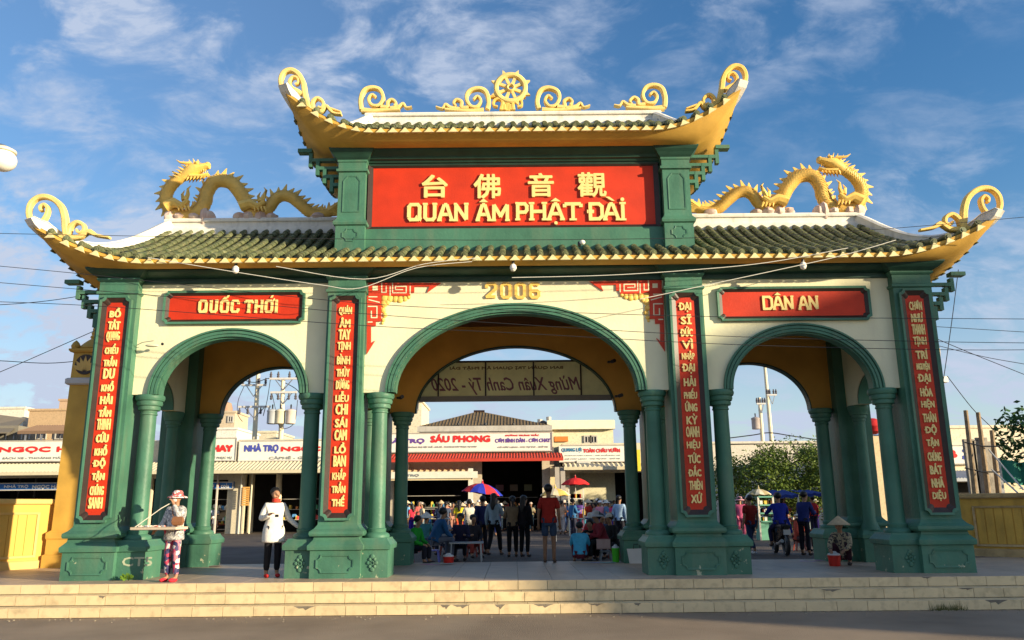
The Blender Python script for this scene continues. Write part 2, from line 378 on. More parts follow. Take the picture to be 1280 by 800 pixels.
SHOPT = ['台', '佛', '音', '觀', 'NGỌC HÂN', 'SÁCH XE - THOÁNG MÁT PHỤC VỤ', 'NHÀ TRỌ', 'NGỌC HÂN ', 'CÀPHÊ - GIẢI KHÁT', 'CHAY', 'QUÁN CHAY', 'SÁU PHONG', 'CƠM BÌNH DÂN - CƠM CHAY',
         'ĐƯỜNG TRƯNG TRẮC', 'PHÒNG TRỌ TẬP THỂ - GIÁ RẺ - THOÁNG MÁT PHỤC VỤ 24/24', 'CÓ MÁY LẠNH - WC TỰ DO - GIỮ XE', 'TRỌ', 'QUANG LỢI', 'TOÀN CHÂU VƯỜN', 'PHÒNG MÁY LẠNH - CÓ CHỖ ĐẬU XE',
         'Mừng Xuân Canh Tý - 2020', 'BAN QUẢN TRỊ QUAN ÂM PHẬT ĐÀI', 'B', '3', '8', '0', 'CT5', 'BÁNH CANH - HỦ TIẾU', 'cola']
ALLT = sorted(set(SHOPT + [w for v in COUP.values() for w in v]))
measure(ALLT); prep_texts(ALLT)

# ================================================================== SETTING: ground, platform, steps
mb = MB()
mb.add([(-400, -300, -.5), (400, -300, -.5), (400, 4.2, -.5), (-400, 4.2, -.5), (-400, 4.2, -.04), (400, 4.2, -.04), (400, 900, -.04), (-400, 900, -.04)],
       [(0, 1, 2, 3), (3, 2, 5, 4), (4, 5, 6, 7)])
mb.m = [0, 1, 1]; mb.build('road', [M_road, M_asph], kind='structure')
YF, XP = -.65, 13.5
plat = MB().box(-XP, XP, YF + .03, 4.45, -.495, -.02).build('platform', M_grout, kind='structure')
t0 = None
nx, ny = 44, 8
tw, td = 2 * XP / nx, (4.45 - YF) / ny
mbt = MB().mould(0, tw - .006, 0, td - .006, [(-.018, 0), (-.003, 0), (0, -.003)])
for j in range(ny):
    for i in range(nx):
        if j > 6 and abs(i - 22) > 20: continue
        p = (-XP + i * tw, YF - .02 + j * td, 0)
        if t0 is None:
            t0 = mbt.build('floor_tile', M_floor, plat, local=True); t0.location = p
        elif i * 1 >= 0 and (3 <= i <= 40):
            share(t0, p, plat, name='floor_tile')
t0.location = (-XP + 2 * tw, YF - .02, 0)
edge = MB()
for s in (-1, 1):
    a, b = sorted((s * XP, s * (XP - 3 * tw)))
    edge.box(a, b, YF - .02, 4.43, -.018, -.0015)
edge.build('floor_edge', M_floor, plat)
steps = MB()
steps.box(-XP, XP, YF - .28, YF + .03, -.5, -.175); steps.box(-XP, XP, YF - .6, YF - .28, -.5, -.345)
st = steps.build('steps', M_grout, kind='structure')
riser = None
for k, (yy, z1, z0) in enumerate(((YF, -.004, -.165), (YF - .3, -.169, -.33), (YF - .62, -.334, -.5))):
    n = 52; w = 2 * XP / n; sh = (0, .21, .37)[k] * w
    for i in range(n):
        x = -XP + i * w + sh
        if riser is None:
            riser = MB().mould(0, w - .008, -.022, 0, [(-.156, 0), (-.004, 0), (0, -.004)]).build('riser_tile', M_step, st, local=True); riser.location = (x, yy, z1)
        else:
            z1b = z1
            share(riser, (x, yy + rnd.uniform(-.002, .002), z1b), st, rot=(rnd.uniform(-.004, .004), rnd.uniform(-.003, .003), 0))
pr_ = random.Random(21)
for (u, v) in ((557, 757), (577, 757), (625, 756), (680, 757), (745, 756), (797, 757), (1209, 742), (1040, 747), (1160, 738), (1247, 760), (380, 770), (128, 743)):
    k = 0 if v < 739 else (1 if v < 750 else 2); yy = (YF, YF - .3, YF - .62)[k] - .0245; zt_ = (-.006, -.171, -.336)[k]; x = at(u, v, yy).x; w_ = pr_.uniform(.06, .2); d_ = pr_.uniform(.03, .09)
    MB().prism([(x - w_, zt_), (x - w_ * .5, zt_ - d_ * .6), (x - w_ * .1, zt_ - d_ * .5), (x + w_ * .1, zt_ - d_), (x + w_ * .5, zt_ - d_ * .45), (x + w_, zt_)], yy, yy + .01).build('broken_patch', M_grout, st)
tread = None
for k, (yy, z) in enumerate(((YF - .3, -.167), (YF - .62, -.332))):
    n = 52; w = 2 * XP / n
    for i in range(n):
        p = (-XP + i * w + (.1, .3)[k] * w, yy - .02, z)
        if tread is None:
            tread = MB().box(0, w - .008, 0, .29, -.012, 0).build('tread_tile', M_step, st, local=True); tread.location = p
        else: share(tread, p, st)

# ================================================================== GATE
YC, YW0, YW1 = 2.2, .32, .70
ZS, ZT = 3.52, 5.80
PX, PM = 8.05, 3.42
COLX = (7.38, 4.10, 2.74)
gate = empty('ceremonial_gate', (0, YC, 0), 'huge green and cream gate with three arches and two upturned tiled roofs', 'gate')
def both(fn):                     # front and rear row: mirror in Y about the middle
    return fn
def ymir(mb):
    m = MB(); m.v = [(x, 2 * YC - y, z) for x, y, z in mb.v]; m.f = [tuple(reversed(f)) for f in mb.f]; m.m = list(mb.m); return m
def xm(mb, s): return mb.mirror() if s < 0 else mb
def octo(x0, x1, z0, z1, c):      # rectangle with scooped corners
    Q = [(c, 0), (c * .87, c * .5), (c * .5, c * .87), (0, c)]
    return ([(x1 - u, z0 + v) for u, v in Q] + [(x1 - u, z1 - v) for u, v in reversed(Q)] + [(x0 + u, z1 - v) for u, v in Q] + [(x0 + u, z0 + v) for u, v in reversed(Q)])
def frame_ring(mb, outer, inner, y0, y1, yi=None):   # frame between two equal-length outlines, front at y0, back y1
    n = len(outer); yi = y0 if yi is None else yi
    vs = [(x, y1, z) for x, z in outer] + [(x, y0, z) for x, z in outer] + [(x, yi, z) for x, z in inner] + [(x, y1, z) for x, z in inner]
    fs = []
    for k in range(3):
        for i in range(n):
            j = (i + 1) % n; fs.append((k * n + i, k * n + j, (k + 1) * n + j, (k + 1) * n + i))
    return mb.add(vs, fs)
PEDP = [(0, .10), (.50, .10), (.515, .145), (.57, .15), (.60, .15), (.62, .13), (.70, .06), (.76, .05), (.765, .12), (.80, .135), (.85, .13), (.90, .06), (.97, .005), (1.0, 0)]
CPED = [(0, .0), (.50, .0), (.515, .045), (.57, .05), (.60, .05), (.62, .035), (.69, -.02), (.72, -.03)]
CAPP = [(5.53, 0), (5.55, .035), (5.60, .035), (5.62, 0), (5.80, 0), (5.82, .03), (5.85, .05), (5.87, .05), (5.88, .03)]
FLARE = [(5.88, .03), (5.90, .06), (5.94, .13), (5.99, .19), (6.03, .22), (6.06, .22)]
for row in (0, 1):
    yy = (lambda m: ymir(m)) if row else (lambda m: m)
    for s in (-1, 1):
        for cx0, hw in ((PX, .39), (PM, .375)):
            py0, py1 = .12, .85
            m = MB().mould(s * cx0 - hw, s * cx0 + hw, py0, py1, PEDP + CAPP)
            pyl = yy(m).build('pylon', M_green, gate)
            if row == 0 or cx0 == PX:
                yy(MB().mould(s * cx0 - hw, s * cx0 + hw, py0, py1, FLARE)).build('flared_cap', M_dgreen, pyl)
            if row == 0:
                # pedestal inset panel with notched corners
                o = octo(s * cx0 - hw + .02, s * cx0 + hw - .02, .1, .43, .09); i_ = octo(s * cx0 - hw + .05, s * cx0 + hw - .05, .13, .40, .075)
                frame_ring(MB(), o, i_, -.002, .03, .004).build('panel_moulding', M_green, pyl)
        for cx0 in COLX:
            hw = .33 if cx0 == 7.38 else .29
            py = .52
            ped = yy(MB().mould(s * cx0 - hw, s * cx0 + hw, .13, .92, CPED)).build('column_pedestal', M_green, gate)
            prof = [(.70, .25), (.75, .26), (.79, .24), (.82, .18), (.88, .19), (.90, .165), (1.0, .158), (2.2, .155), (3.12, .148), (3.13, .165), (3.155, .165), (3.17, .152), (3.21, .158), (3.22, .205), (3.26, .215), (3.30, .205), (3.31, .235), (3.36, .25), (3.40, .24), (3.41, .265), (3.46, .285), (3.50, .28), (3.52, .27)]
            colm = yy(MB().lathe((s * cx0, py, 0), prof[:9], 24)).build('column', M_green, gate, smooth=True)
            yy(MB().lathe((s * cx0, py, 0), prof[8:], 24)).build('column_capital', M_green, colm, smooth=True)
            if row == 0 and cx0 != 7.38 or (row == 0 and s > 0):
                rm = MB(); c = (s * cx0, .128, .27)
                for qx, qz, r1, r2 in ((0, .115, .045, .05), (0, -.115, .045, .05), (.075, 0, .035, .04), (-.075, 0, .035, .04), (.045, .065, .032, .036), (-.045, .065, .032, .036), (.045, -.065, .032, .036), (-.045, -.065, .032, .036)):
                    rm.ell((c[0] + qx, c[1], c[2] + qz), (r1, .03, r2), 8, 4)
                rm.tube([(c[0] + .035 * math.cos(t * .785), c[1] - .012, c[2] + .035 * math.sin(t * .785)) for t in range(9)], .012, 5)
                rm.build('rosette', M_green, ped, smooth=True)
# ---- arch walls
def earch(a, b, n=40): return [(a * math.cos(math.pi * k / n), b * math.sin(math.pi * k / n)) for k in range(n + 1)]
def arch_wall(mb, xc, a, b, x0, x1, y0, y1, zs=ZS, zt=ZT, n=40):
    P = [(xc + x, zs + z) for x, z in earch(a, b, n)]        # right to left
    for k in range(n):
        (xa, za), (xb, zb) = P[k], P[k + 1]
        mb.add([(xa, y0, za), (xa, y0, zt), (xb, y0, zt), (xb, y0, zb)], [(0, 1, 2, 3)])
        mb.add([(xa, y1, za), (xb, y1, zb), (xb, y1, zt), (xa, y1, zt)], [(0, 1, 2, 3)])
    for xa, xb in ((x0, xc - a), (xc + a, x1)):
        mb.box(xa, xb, y0, y1, zs, zt)
    return mb
def arch_soffit(mb, xc, a, b, y0, y1, t=.03, zs=ZS, n=40):
    P = [(xc + x, zs + z) for x, z in earch(a, b, n)]; Q = [(xc + x, zs + z) for x, z in earch(a - t, b - t, n)]
    rings = [[(P[k][0], y0, P[k][1]), (Q[k][0], y0, Q[k][1]), (Q[k][0], y1, Q[k][1]), (P[k][0], y1, P[k][1])] for k in range(n + 1)]
    return mb.rings(rings)
def arch_band(mb, xc, a, b, w, y0, y1, zs=ZS, n=48):
    # moulded band: three stepped fillets
    prof = [(0, y1), (0, y0 - .03), (.28, y0 - .03), (.30, y0 - .005), (.36, y0 - .005), (.38, y0 - .03), (.68, y0 - .03), (.70, y0), (.78, y0), (.80, y0 - .05), (1.0, y0 - .05), (1.0, y1)]
    rings = []
    for k in range(n + 1):
        t = math.pi * k / n
        rings.append([(xc + (a + w * q) * math.cos(t), y, zs + (b + w * q) * math.sin(t)) for q, y in prof])
    return mb.rings(rings)
BW = .17
ARCH = [(0, 2.44, 1.63), (-5.74, 1.43, 1.16), (5.74, 1.43, 1.16)]
XB = [(-3.79, 3.79)]
for row in (0, 1):
    yy = (lambda m: ymir(m)) if row else (lambda m: m)
    for xc, a, b in ARCH:
        x0, x1 = (-3.06, 3.06) if xc == 0 else ((xc - 1.95, xc + 1.95))
        nm = 'arch_wall'
        T1 = YW0 + .22
        w = MB(); arch_wall(w, xc, a, b, x0, x1, YW0, T1)
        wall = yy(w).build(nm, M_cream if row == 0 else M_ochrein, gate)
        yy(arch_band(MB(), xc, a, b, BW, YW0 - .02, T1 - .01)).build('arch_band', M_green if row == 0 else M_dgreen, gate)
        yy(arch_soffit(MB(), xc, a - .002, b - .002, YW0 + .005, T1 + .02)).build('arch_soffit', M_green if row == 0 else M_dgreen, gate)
        if row: # inner ochre face of the rear wall
            pass
    # frieze between pylons
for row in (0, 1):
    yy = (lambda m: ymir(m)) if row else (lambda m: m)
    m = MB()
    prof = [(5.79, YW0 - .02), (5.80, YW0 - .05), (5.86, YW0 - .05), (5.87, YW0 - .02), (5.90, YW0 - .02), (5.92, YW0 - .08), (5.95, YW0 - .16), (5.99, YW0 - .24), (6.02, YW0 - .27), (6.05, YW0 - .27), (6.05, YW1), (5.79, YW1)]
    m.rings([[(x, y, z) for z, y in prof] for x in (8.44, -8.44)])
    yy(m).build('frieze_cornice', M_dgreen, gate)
# inner cross walls with arches, side walls, ceiling
def yz(mb):   # turn a wall drawn in XZ into YZ: (x,y,z) -> (y', x') with x as the Y coordinate
    m = MB(); m.v = [(y, x, z) for x, y, z in mb.v]; m.f = [tuple(reversed(f)) for f in mb.f]; return m
for s, xw in ((-1, PM), (1, PM), (-1, PX), (1, PX)):
    outer = xw == PX
    w = MB(); arch_wall(w, YC, .72, .62, .86, 2 * YC - .86, -.16, .16, zt=5.6 if not outer else 5.79)
    w2 = yz(w); w2.v = [(x + s * xw, y, z) for x, y, z in w2.v]
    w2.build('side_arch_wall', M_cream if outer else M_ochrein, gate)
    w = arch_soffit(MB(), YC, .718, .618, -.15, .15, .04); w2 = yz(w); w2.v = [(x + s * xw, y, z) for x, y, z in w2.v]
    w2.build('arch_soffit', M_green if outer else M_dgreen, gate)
    for cy in (.86 + .22, 2 * YC - 1.08):
        colm = MB().lathe((s * xw, cy, 0), [(.7, .22), (.8, .18), (.9, .14), (3.15, .13)], 20).build('column', M_green, gate, smooth=True)
        MB().lathe((s * xw, cy, 0), prof and [(3.15, .13), (3.16, .145), (3.22, .145), (3.23, .17), (3.30, .17), (3.31, .2), (3.38, .205), (3.40, .22), (3.50, .235), (3.52, .22)], 20).build('column_capital', M_green, colm, smooth=True)
        MB().mould(s * xw - .25, s * xw + .25, cy - .2 if cy > YC else cy - .24, cy + .24 if cy < YC else cy + .2, [(0, .0), (.50, .0), (.515, .03), (.60, .03), (.69, -.02), (.70, -.02)]).build('column_pedestal', M_green, gate)
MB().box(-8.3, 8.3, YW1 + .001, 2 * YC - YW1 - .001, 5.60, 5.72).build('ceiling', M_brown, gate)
# masonry core between the two roofs
# ---- stepped fret brackets outside the pylons
def bracket(x, z, s, y0, w=.13, st=.24, n=4, vs=None):
    m = MB(); t = .075; vs = vs or st * .8
    # staircase of bars going outward and up
    px, pz = x, z
    for k in range(n):
        m.box(min(px, px + s * st), max(px, px + s * st), y0, y0 + w, pz, pz + t)
        m.box(min(px + s * (st - t), px + s * st), max(px + s * (st - t), px + s * st), y0 + .002, y0 + w - .002, pz - st * .55, pz + st * .9)
        px += s * st * .72; pz += vs
    # horizontals back to the pylon
    for k in range(1, n):
        zz_ = z + k * vs
        m.box(min(x, x + s * (st * .72 * k)), max(x, x + s * (st * .72 * k)), y0 + .004, y0 + w - .004, zz_ + .01, zz_ + t)
    m.box(min(px + s * .0, px + s * .3), max(px + s * .0, px + s * .3), y0 - .03, y0 + w + .03, pz + .02, pz + .1)
    return m
for s in (-1, 1):
    bracket(s * 8.44, 5.02, s, .35, st=.19, vs=.2).build('fret_bracket', M_green, gate)
    ymir(bracket(s * 8.44, 5.02, s, .35, st=.19, vs=.2)).build('fret_bracket', M_green, gate)

q_ = [at(u, v, .128) for u, v in ((152, 708), (191, 696))]
text_into(MB(), 'CT5', q_[0].x, q_[1].x, q_[0].z, q_[1].z, .128, 0, .006).build('chalk_scrawl', mat('chalky cream scrawl', (.42, .46, .32), .9), gate)
# ---- year and corner frets
dg = [('2', 606.5, 621), ('0', 625, 639.5), ('0', 643, 657.5), ('6', 661, 675.5)]
for ch, u0, u1 in dg:
    a, b = at(u0, 374, YW0), at(u1, 353.5, YW0)
    glyph(ch, a.x, b.x, a.z, b.z, YW0, .04, .06).build('year_digit', M_goldo, gate)
for s in (-1, 1):
    f = lambda u, v: (lambda p: (s * (-p.x) if s > 0 else p.x, p.z))(at(u, v, YW0))
    Q = lambda pts, y, m: m.prism([f(u, v) for u, v in (pts if s < 0 else list(reversed(pts)))], YW0 - y, YW0)
    m = MB()
    def rc(u0, u1, v0, v1, y, m): Q([(u0, v1), (u1, v1), (u1, v0), (u0, v0)], y, m)
    rc(461, 513, 354, 370, .03, m); rc(513.1, 518, 354, 366, .03, m); rc(518.1, 538, 354, 358.5, .03, m)
    Q([(534, 366), (551, 354), (537, 354), (537, 358.5)], .028, m)
    rc(459, 476.5, 370.1, 402, .029, m); rc(459, 470, 402.1, 408, .029, m); rc(458.8, 464, 408.1, 428, .029, m)
    Q([(458.5, 443), (469, 426), (464, 430), (464, 428), (458.6, 428)], .027, m)
    fr = m.build('corner_fret', M_fred, gate)
    g = MB()
    rc(466, 472.5, 358, 363.5, .034, g)
    def line(pts, m, w=.022):
        stroke(m, [f(u, v) for u, v in pts], w, YW0 - .03, .0045)
    line([(477.5, 354), (477.5, 366), (483, 366), (483, 358)], g); line([(488, 370), (488, 358)], g)
    line([(491, 354), (491, 366.5), (508, 366.5), (508, 358.5), (494.5, 358.5), (494.5, 362.5), (504, 362.5)], g); line([(513, 358), (513, 368)], g)
    line([(461, 371.5), (472, 371.5)], g); line([(461, 375), (475, 378.5)], g)
    line([(460, 383.5), (471.5, 383.5), (471.5, 397.5), (464.5, 397.5), (464.5, 389)], g); line([(460, 403), (466, 403)], g)
    g.build('fret_groove', M_cream, fr)
    c = MB()
    for u, v, r in ((481, 373, .09), (487, 373.5, .08), (494, 374, .07), (500, 374.5, .075), (506, 373.5, .06), (511, 371.5, .045), (480, 380, .08), (479, 388, .06), (481, 394, .055), (479, 400, .045), (478, 404, .03), (484, 378, .06)):
        p = at(u, v, YW0); c.ell((p.x if s < 0 else -p.x, YW0, p.z), (r, .035, r), 10, 6)
    c.build('corner_cloud', M_goldo, fr, smooth=True)

# ================================================================== ROOFS
def smooth01(t): t = max(0, min(1, t)); return t * t * (3 - 2 * t)
class Roof:
    def __init__(s, LX, y0, y1, ze, zr, RX, lift, flx, fly, low, kx):
        s.__dict__.update(locals()); s.yc = (y0 + y1) / 2
    # corner flare factor: along the front the last part of |x|, along the side the last part of |y|
    def kf(s, x): return max(0, (abs(x) - s.kx) / (s.LX - s.kx)) ** 2.1
    def front(s, x):           # eave point of the front edge at x in -LX..LX
        k = s.kf(x); q = (1 if x > 0 else -1)
        return Vector((x + q * s.flx * k, s.y0 - s.fly * k, s.ze + s.lift * k))
    def sidek(s, y): return abs((y - s.yc) / (s.yc - s.y0)) ** 2.6
    def side(s, y, q):
        k = s.sidek(y)
        return Vector((q * (s.LX + s.flx * k), y + (-1 if y < s.yc else 1) * s.fly * k, s.ze + s.lift * k))
    def hip(s, t):             # from ridge end (t=0) to corner (t=1), right front quadrant
        t = min(1.0, max(0.0, t))
        c = s.front(s.LX)
        x = s.RX + (c.x - s.RX) * t; y = s.yc + (c.y - s.yc) * t
        z = s.zr + (s.ze - s.zr) * (1 - (1 - t) ** 1.9) * 1.0 + s.low * math.sin(math.pi * t) * 0 + s.lift * t ** 3.2
        return Vector((x, y, z))
    def surf_front(s, x, v):
        e = s.front(x); q = 1 if x > 0 else -1
        if abs(x) <= s.RX: T = Vector((x, s.yc, s.zr))
        else:
            t = (abs(x) - s.RX) / (s.LX - s.RX); h = s.hip(t); T = Vector((q * h.x, h.y, h.z))
        p = e.lerp(T, v); p.z -= s.low * math.sin(math.pi * v) * min(1, (T - e).length / 1.5); return p
    def surf_side(s, y, q, v):
        e = s.side(y, q); t = abs(y - s.yc) / (s.yc - s.y0); h = s.hip(t)
        T = Vector((q * h.x, h.y if y < s.yc else 2 * s.yc - h.y, h.z))
        p = e.lerp(T, v); p.z -= s.low * math.sin(math.pi * v) * min(1, (T - e).length / 1.5); return p
def half_tube(mb, pts, ups, r, n=5):
    rings = []
    for i, p in enumerate(pts):
        t = (pts[min(i + 1, len(pts) - 1)] - pts[max(i - 1, 0)]).normalized()
        up = ups; a = t.cross(up).normalized(); b = a.cross(t)
        rings.append([p + a * (r * math.cos(math.pi * k / n)) + b * (r * math.sin(math.pi * k / n)) for k in range(n + 1)])
    return mb.rings(rings, False, False)
def build_roof(name, rf, zsof, wx, wy0, wy1, innerx, ystop, pitch=.25):
    root = MB()
    # under surface of pans
    NX, NV = 72, 6
    for ry in (0, 1):
        g = [[rf.surf_front(-rf.LX + 2 * rf.LX * i / NX, v / NV) for i in range(NX + 1)] for v in range(NV + 1)]
        if ry: g = [[Vector((p.x, 2 * rf.yc - p.y, p.z)) for p in r] for r in g]
        for v in range(NV):
            for i in range(NX):
                q = [g[v][i], g[v][i + 1], g[v + 1][i + 1], g[v + 1][i]]
                root.add(q, [(0, 1, 2, 3) if not ry else (3, 2, 1, 0)])
    for q_ in (-1, 1):
        g = [[rf.surf_side(rf.y0 + (rf.y1 - rf.y0) * i / 24, q_, v / NV) for i in range(25)] for v in range(NV + 1)]
        for v in range(NV):
            for i in range(24):
                q = [g[v][i], g[v][i + 1], g[v + 1][i + 1], g[v + 1][i]]
                root.add(q, [(0, 1, 2, 3) if q_ > 0 else (3, 2, 1, 0)])
    roof = root.build(name, M_tile, gate)
    # fascia + soffit shell following the eave
    loop = []
    n1, n2 = 80, 30
    for i in range(n1): loop.append(rf.front(-rf.LX + 2 * rf.LX * i / n1))
    for i in range(n2): loop.append(rf.side(rf.y0 + (rf.y1 - rf.y0) * i / n2, 1))
    for i in range(n1):
        p = rf.front(rf.LX - 2 * rf.LX * i / n1); loop.append(Vector((p.x, 2 * rf.yc - p.y, p.z)))
    for i in range(n2): loop.append(rf.side(rf.y1 - (rf.y1 - rf.y0) * i / n2, -1))
    def inner(p, zi, m):
        x = max(-wx - m, min(wx + m, p.x)); y = max(wy0 - m, min(wy1 + m, p.y)); return Vector((x, y, zi))
    A = [p + Vector((0, 0, -.01)) for p in loop]
    B = [p + Vector((0, 0, -.07)) for p in loop]
    I = [inner(p, zsof, 0) for p in loop]
    rings = [A, B]
    for f in (.12, .35, .65, 1.0):
        ring = []
        for p, b, i_ in zip(loop, B, I):
            q = b.lerp(i_, f); d = b.z - i_.z
            q.z = i_.z + d * (1 - f) ** 1.35 - .05 * math.sin(math.pi * f)
            ring.append(q)
        rings.append(ring)
    n = len(loop); m = MB()
    m.add([p for r in rings for p in r], [(i * n + j, (i + 1) * n + j, (i + 1) * n + (j + 1) % n, i * n + (j + 1) % n) for i in range(len(rings) - 1) for j in range(n)])
    m.build('eave_soffit', M_ochre, roof, smooth=True)
    # tile covers: eave caps + first courses are single tiles, the rest one joined mass
    cap = MB()   # round eave tile: half barrel with round end disc, axis along +Y from the eave inward
    r = .07
    rings = []
    for yv, rr in ((-.03, r), (.24, r * .9)):
        rings.append([(rr * math.cos(math.pi * 2 * k / 10), yv, rr * math.sin(math.pi * 2 * k / 10)) for k in range(10)])
    cap.rings(list(reversed(rings)))
    cap.rings([[(r * .62 * math.cos(math.pi * 2 * k / 8), -.031, r * .62 * math.sin(math.pi * 2 * k / 8)) for k in range(8)], [(r * .5 * math.cos(math.pi * 2 * k / 8), -.045, r * .5 * math.sin(math.pi * 2 * k / 8)) for k in range(8)]][::-1])
    drip = MB().prism([(-.115, .0), (-.07, -.012), (-.035, -.04), (0, -.078), (.035, -.04), (.07, -.012), (.115, 0), (.1, .03), (-.1, .03)][::1], -.025, .01)
    drip2 = MB(); drip2.prism([(-.105, -.06), (.105, -.06), (.06, -.02), (.02, .035), (0, .045), (-.02, .035), (-.06, -.02)], -.035, .012)
    stuff = MB(); c0 = d0 = b0 = None
    barrel = MB(); rb = .066
    barrel.rings([[( (rb if j == 0 else rb * .86) * math.cos(math.pi * k / 6), (0 if j == 0 else .27), (rb if j == 0 else rb * .86) * math.sin(math.pi * k / 6) + (.012 if j == 0 else 0)) for k in range(7)] for j in (0, 1)], False, False)
    barrel.f = [tuple(reversed(f)) for f in barrel.f]
    barrel.add([((rb) * math.cos(math.pi * k / 6), 0, rb * math.sin(math.pi * k / 6) + .012) for k in range(7)] + [((rb - .02) * math.cos(math.pi * k / 6), 0, (rb - .02) * math.sin(math.pi * k / 6) + .012) for k in range(7)],
               [(k, k + 7, k + 8, k + 1) for k in range(6)])
    def row_pts(fn, top):
        L = (fn(1) - fn(0)).length; n = max(1, int(L * top / .25)); return n, L
    def orient(t, up=Vector((0, 0, 1))):
        y = t.normalized(); x = y.cross(up).normalized(); z = x.cross(y); return Matrix((x, y, z)).transposed().to_euler()
    rows = []
    N = int(2 * rf.LX / pitch); 
    for i in range(N + 1):
        x = -rf.LX + .03 + (2 * rf.LX - .06) * i / N
        rows.append((lambda v, x=x: rf.surf_front(x, v), 0, x))
    Ns = int((rf.y1 - rf.y0) / pitch)
    for q_ in (-1, 1):
        for i in range(1, Ns):
            y = rf.y0 + (rf.y1 - rf.y0) * i / Ns
            rows.append((lambda v, y=y, q_=q_: rf.surf_side(y, q_, v), 1, q_))
    for i in range(N + 1):
        x = -rf.LX + .03 + (2 * rf.LX - .06) * i / N
        rows.append((lambda v, x=x: (lambda p: Vector((p.x, 2 * rf.yc - p.y, p.z)))(rf.surf_front(x, v)), 2, x))
    singles = 0
    for fn, kind, x in rows:
        L = (fn(1) - fn(0)).length
        if L < .12: continue
        ph = W(roof)
        t0_ = fn(min(1, .2 / L)) - fn(0)
        e = orient(t0_)
        p0 = fn(0) + Vector((0, 0, .035))
        if kind == 0:
            if c0 is None:
                c0 = cap.build('eave_tile', M_tile, roof, smooth=True, local=True); c0.location = p0 - ph; c0.rotation_euler = e
                ed0 = drip2.build('drip_tile', M_drip, roof, local=True); ed0.location = fn(0) + Vector((0, -.012, -.045)) - ph; 
            else:
                share(c0, p0 - ph, roof, rot=(e.x + rnd.uniform(-.05, .05), e.y + rnd.uniform(-.05, .05), e.z + rnd.uniform(-.05, .05)))
                share(ed0, fn(0) + Vector((pitch / 2, -.005, -.03)) if False else fn(0) + Vector((0, -.012, -.045)) - ph, roof, rot=(0, -math.atan2((rf.front(x + .02).z - rf.front(x - .02).z), .04) if abs(x) < rf.LX - .05 else 0, 0))
        else:
            M_ = e.to_matrix()
            stuff.add([M_ @ Vector(v) + p0 for v in cap.v], cap.f)
            stuff.add([Vector(v) * .9 + fn(0) + Vector((0, 0, -.04)) for v in ([(v[1], v[0], v[2]) for v in drip2.v] if kind == 1 else drip2.v)], drip2.f)
        nseg = int((L - .12) / .24)
        for k in range(nseg + 1):
            a = (.2 + .24 * k) / L
            if a >= .98: break
            p = fn(a); b_ = fn(min(1, a + .24 / L)); e = orient(b_ - p)
            if abs(x) < innerx and kind == 0 and p.y > ystop: break
            pp = p + Vector((rnd.uniform(-.006, .006), 0, .03 + rnd.uniform(0, .006)))
            if kind == 0 and k < 3 and singles < 300:
                singles += 1
                if b0 is None: b0 = barrel.build('roof_tile', M_tile, roof, smooth=True, local=True); b0.location = pp - ph; b0.rotation_euler = e
                else: share(b0, pp - ph, roof, rot=(e.x + rnd.uniform(-.03, .03), e.y + rnd.uniform(-.04, .04), e.z + rnd.uniform(-.04, .04)))
            else:
                M_ = e.to_matrix(); stuff.add([M_ @ Vector(v) + pp for v in barrel.v], barrel.f)
    stuff.build('roof_tiles', M_tile, roof, smooth=True, kind='stuff')
    return roof
RM = Roof(9.25, -.40, 2 * YC + .40, 6.12, 7.60, 7.97, .68, .26, .2, .10, 7.2)
RU = Roof(4.52, -.30, 2 * YC + .30, 8.93, 10.25, 3.40, .80, .2, .16, .07, 2.85)
main_roof = build_roof('main_roof', RM, 6.03, 8.5, .0, 2 * YC, 3.74, .75)
upper_roof = build_roof('upper_roof', RU, 8.70, 3.86, .14, 2 * YC - .14, 0, 99)
def sweep_rect(mb, pts, w, h0, h1, up=Vector((0, 0, 1))):
    rings = []
    for i, p in enumerate(pts):
        t = pts[min(i + 1, len(pts) - 1)] - pts[max(i - 1, 0)]; a = t.cross(up).normalized(); n = a.cross(t.normalized())
        rings.append([p - a * w + n * h0, p + a * w + n * h0, p + a * (w * .8) + n * h1, p - a * (w * .8) + n * h1])
    return mb.rings(rings)
def ridge_parts(rf, roof, hr, hs, xin, wv=.13):
    zr = rf.zr
    for a, b in (((-rf.RX - .12, -xin), (xin, rf.RX + .12)) if xin else ((-rf.RX - .12, rf.RX + .12),)):
        m = MB(); m.mould(a, b, rf.yc - wv, rf.yc + wv, [(zr - .25, .05), (zr + .02, .05), (zr + .03, .02), (zr + .06, .02), (zr + .065, -.02), (zr + hr - .09, -.02), (zr + hr - .085, .03), (zr + hr - .04, .04), (zr + hr, .02)])
        m.build('ridge', M_white, roof)
    for sx in (-1, 1):
        for sy in (0, 1):
            P = []
            for k in range(25):
                p = rf.hip(k / 24); y = p.y if not sy else 2 * rf.yc - p.y; P.append(Vector((sx * p.x, y, p.z)))
            d = (P[-1] - P[-2]).normalized(); P.append(P[-1] + d * .1 + Vector((0, 0, .05)))
            m = MB(); rings = []
            for i, p in enumerate(P):
                t = P[min(i + 1, len(P) - 1)] - P[max(i - 1, 0)]; a = t.cross(Vector((0, 0, 1))).normalized(); n = a.cross(t.normalized())
                tt = i / (len(P) - 1); h = hr * (1 - tt) ** 1.2 + hs * tt ** .6 * (1 if tt < .93 else max(.25, 1 - (tt - .93) * 11))
                w = .11
                rings.append([p - a * w - n * .05, p + a * w - n * .05, p + a * w + n * (h - .05), p + a * (w + .02) + n * (h - .045), p + a * (w * .7) + n * h, p - a * (w * .7) + n * h, p - a * (w + .02) + n * (h - .045), p - a * w + n * (h - .05)])
            m.rings(rings); m.build('hip_ridge', M_white, roof)
ridge_parts(RM, main_roof, .28, .22, 3.74)
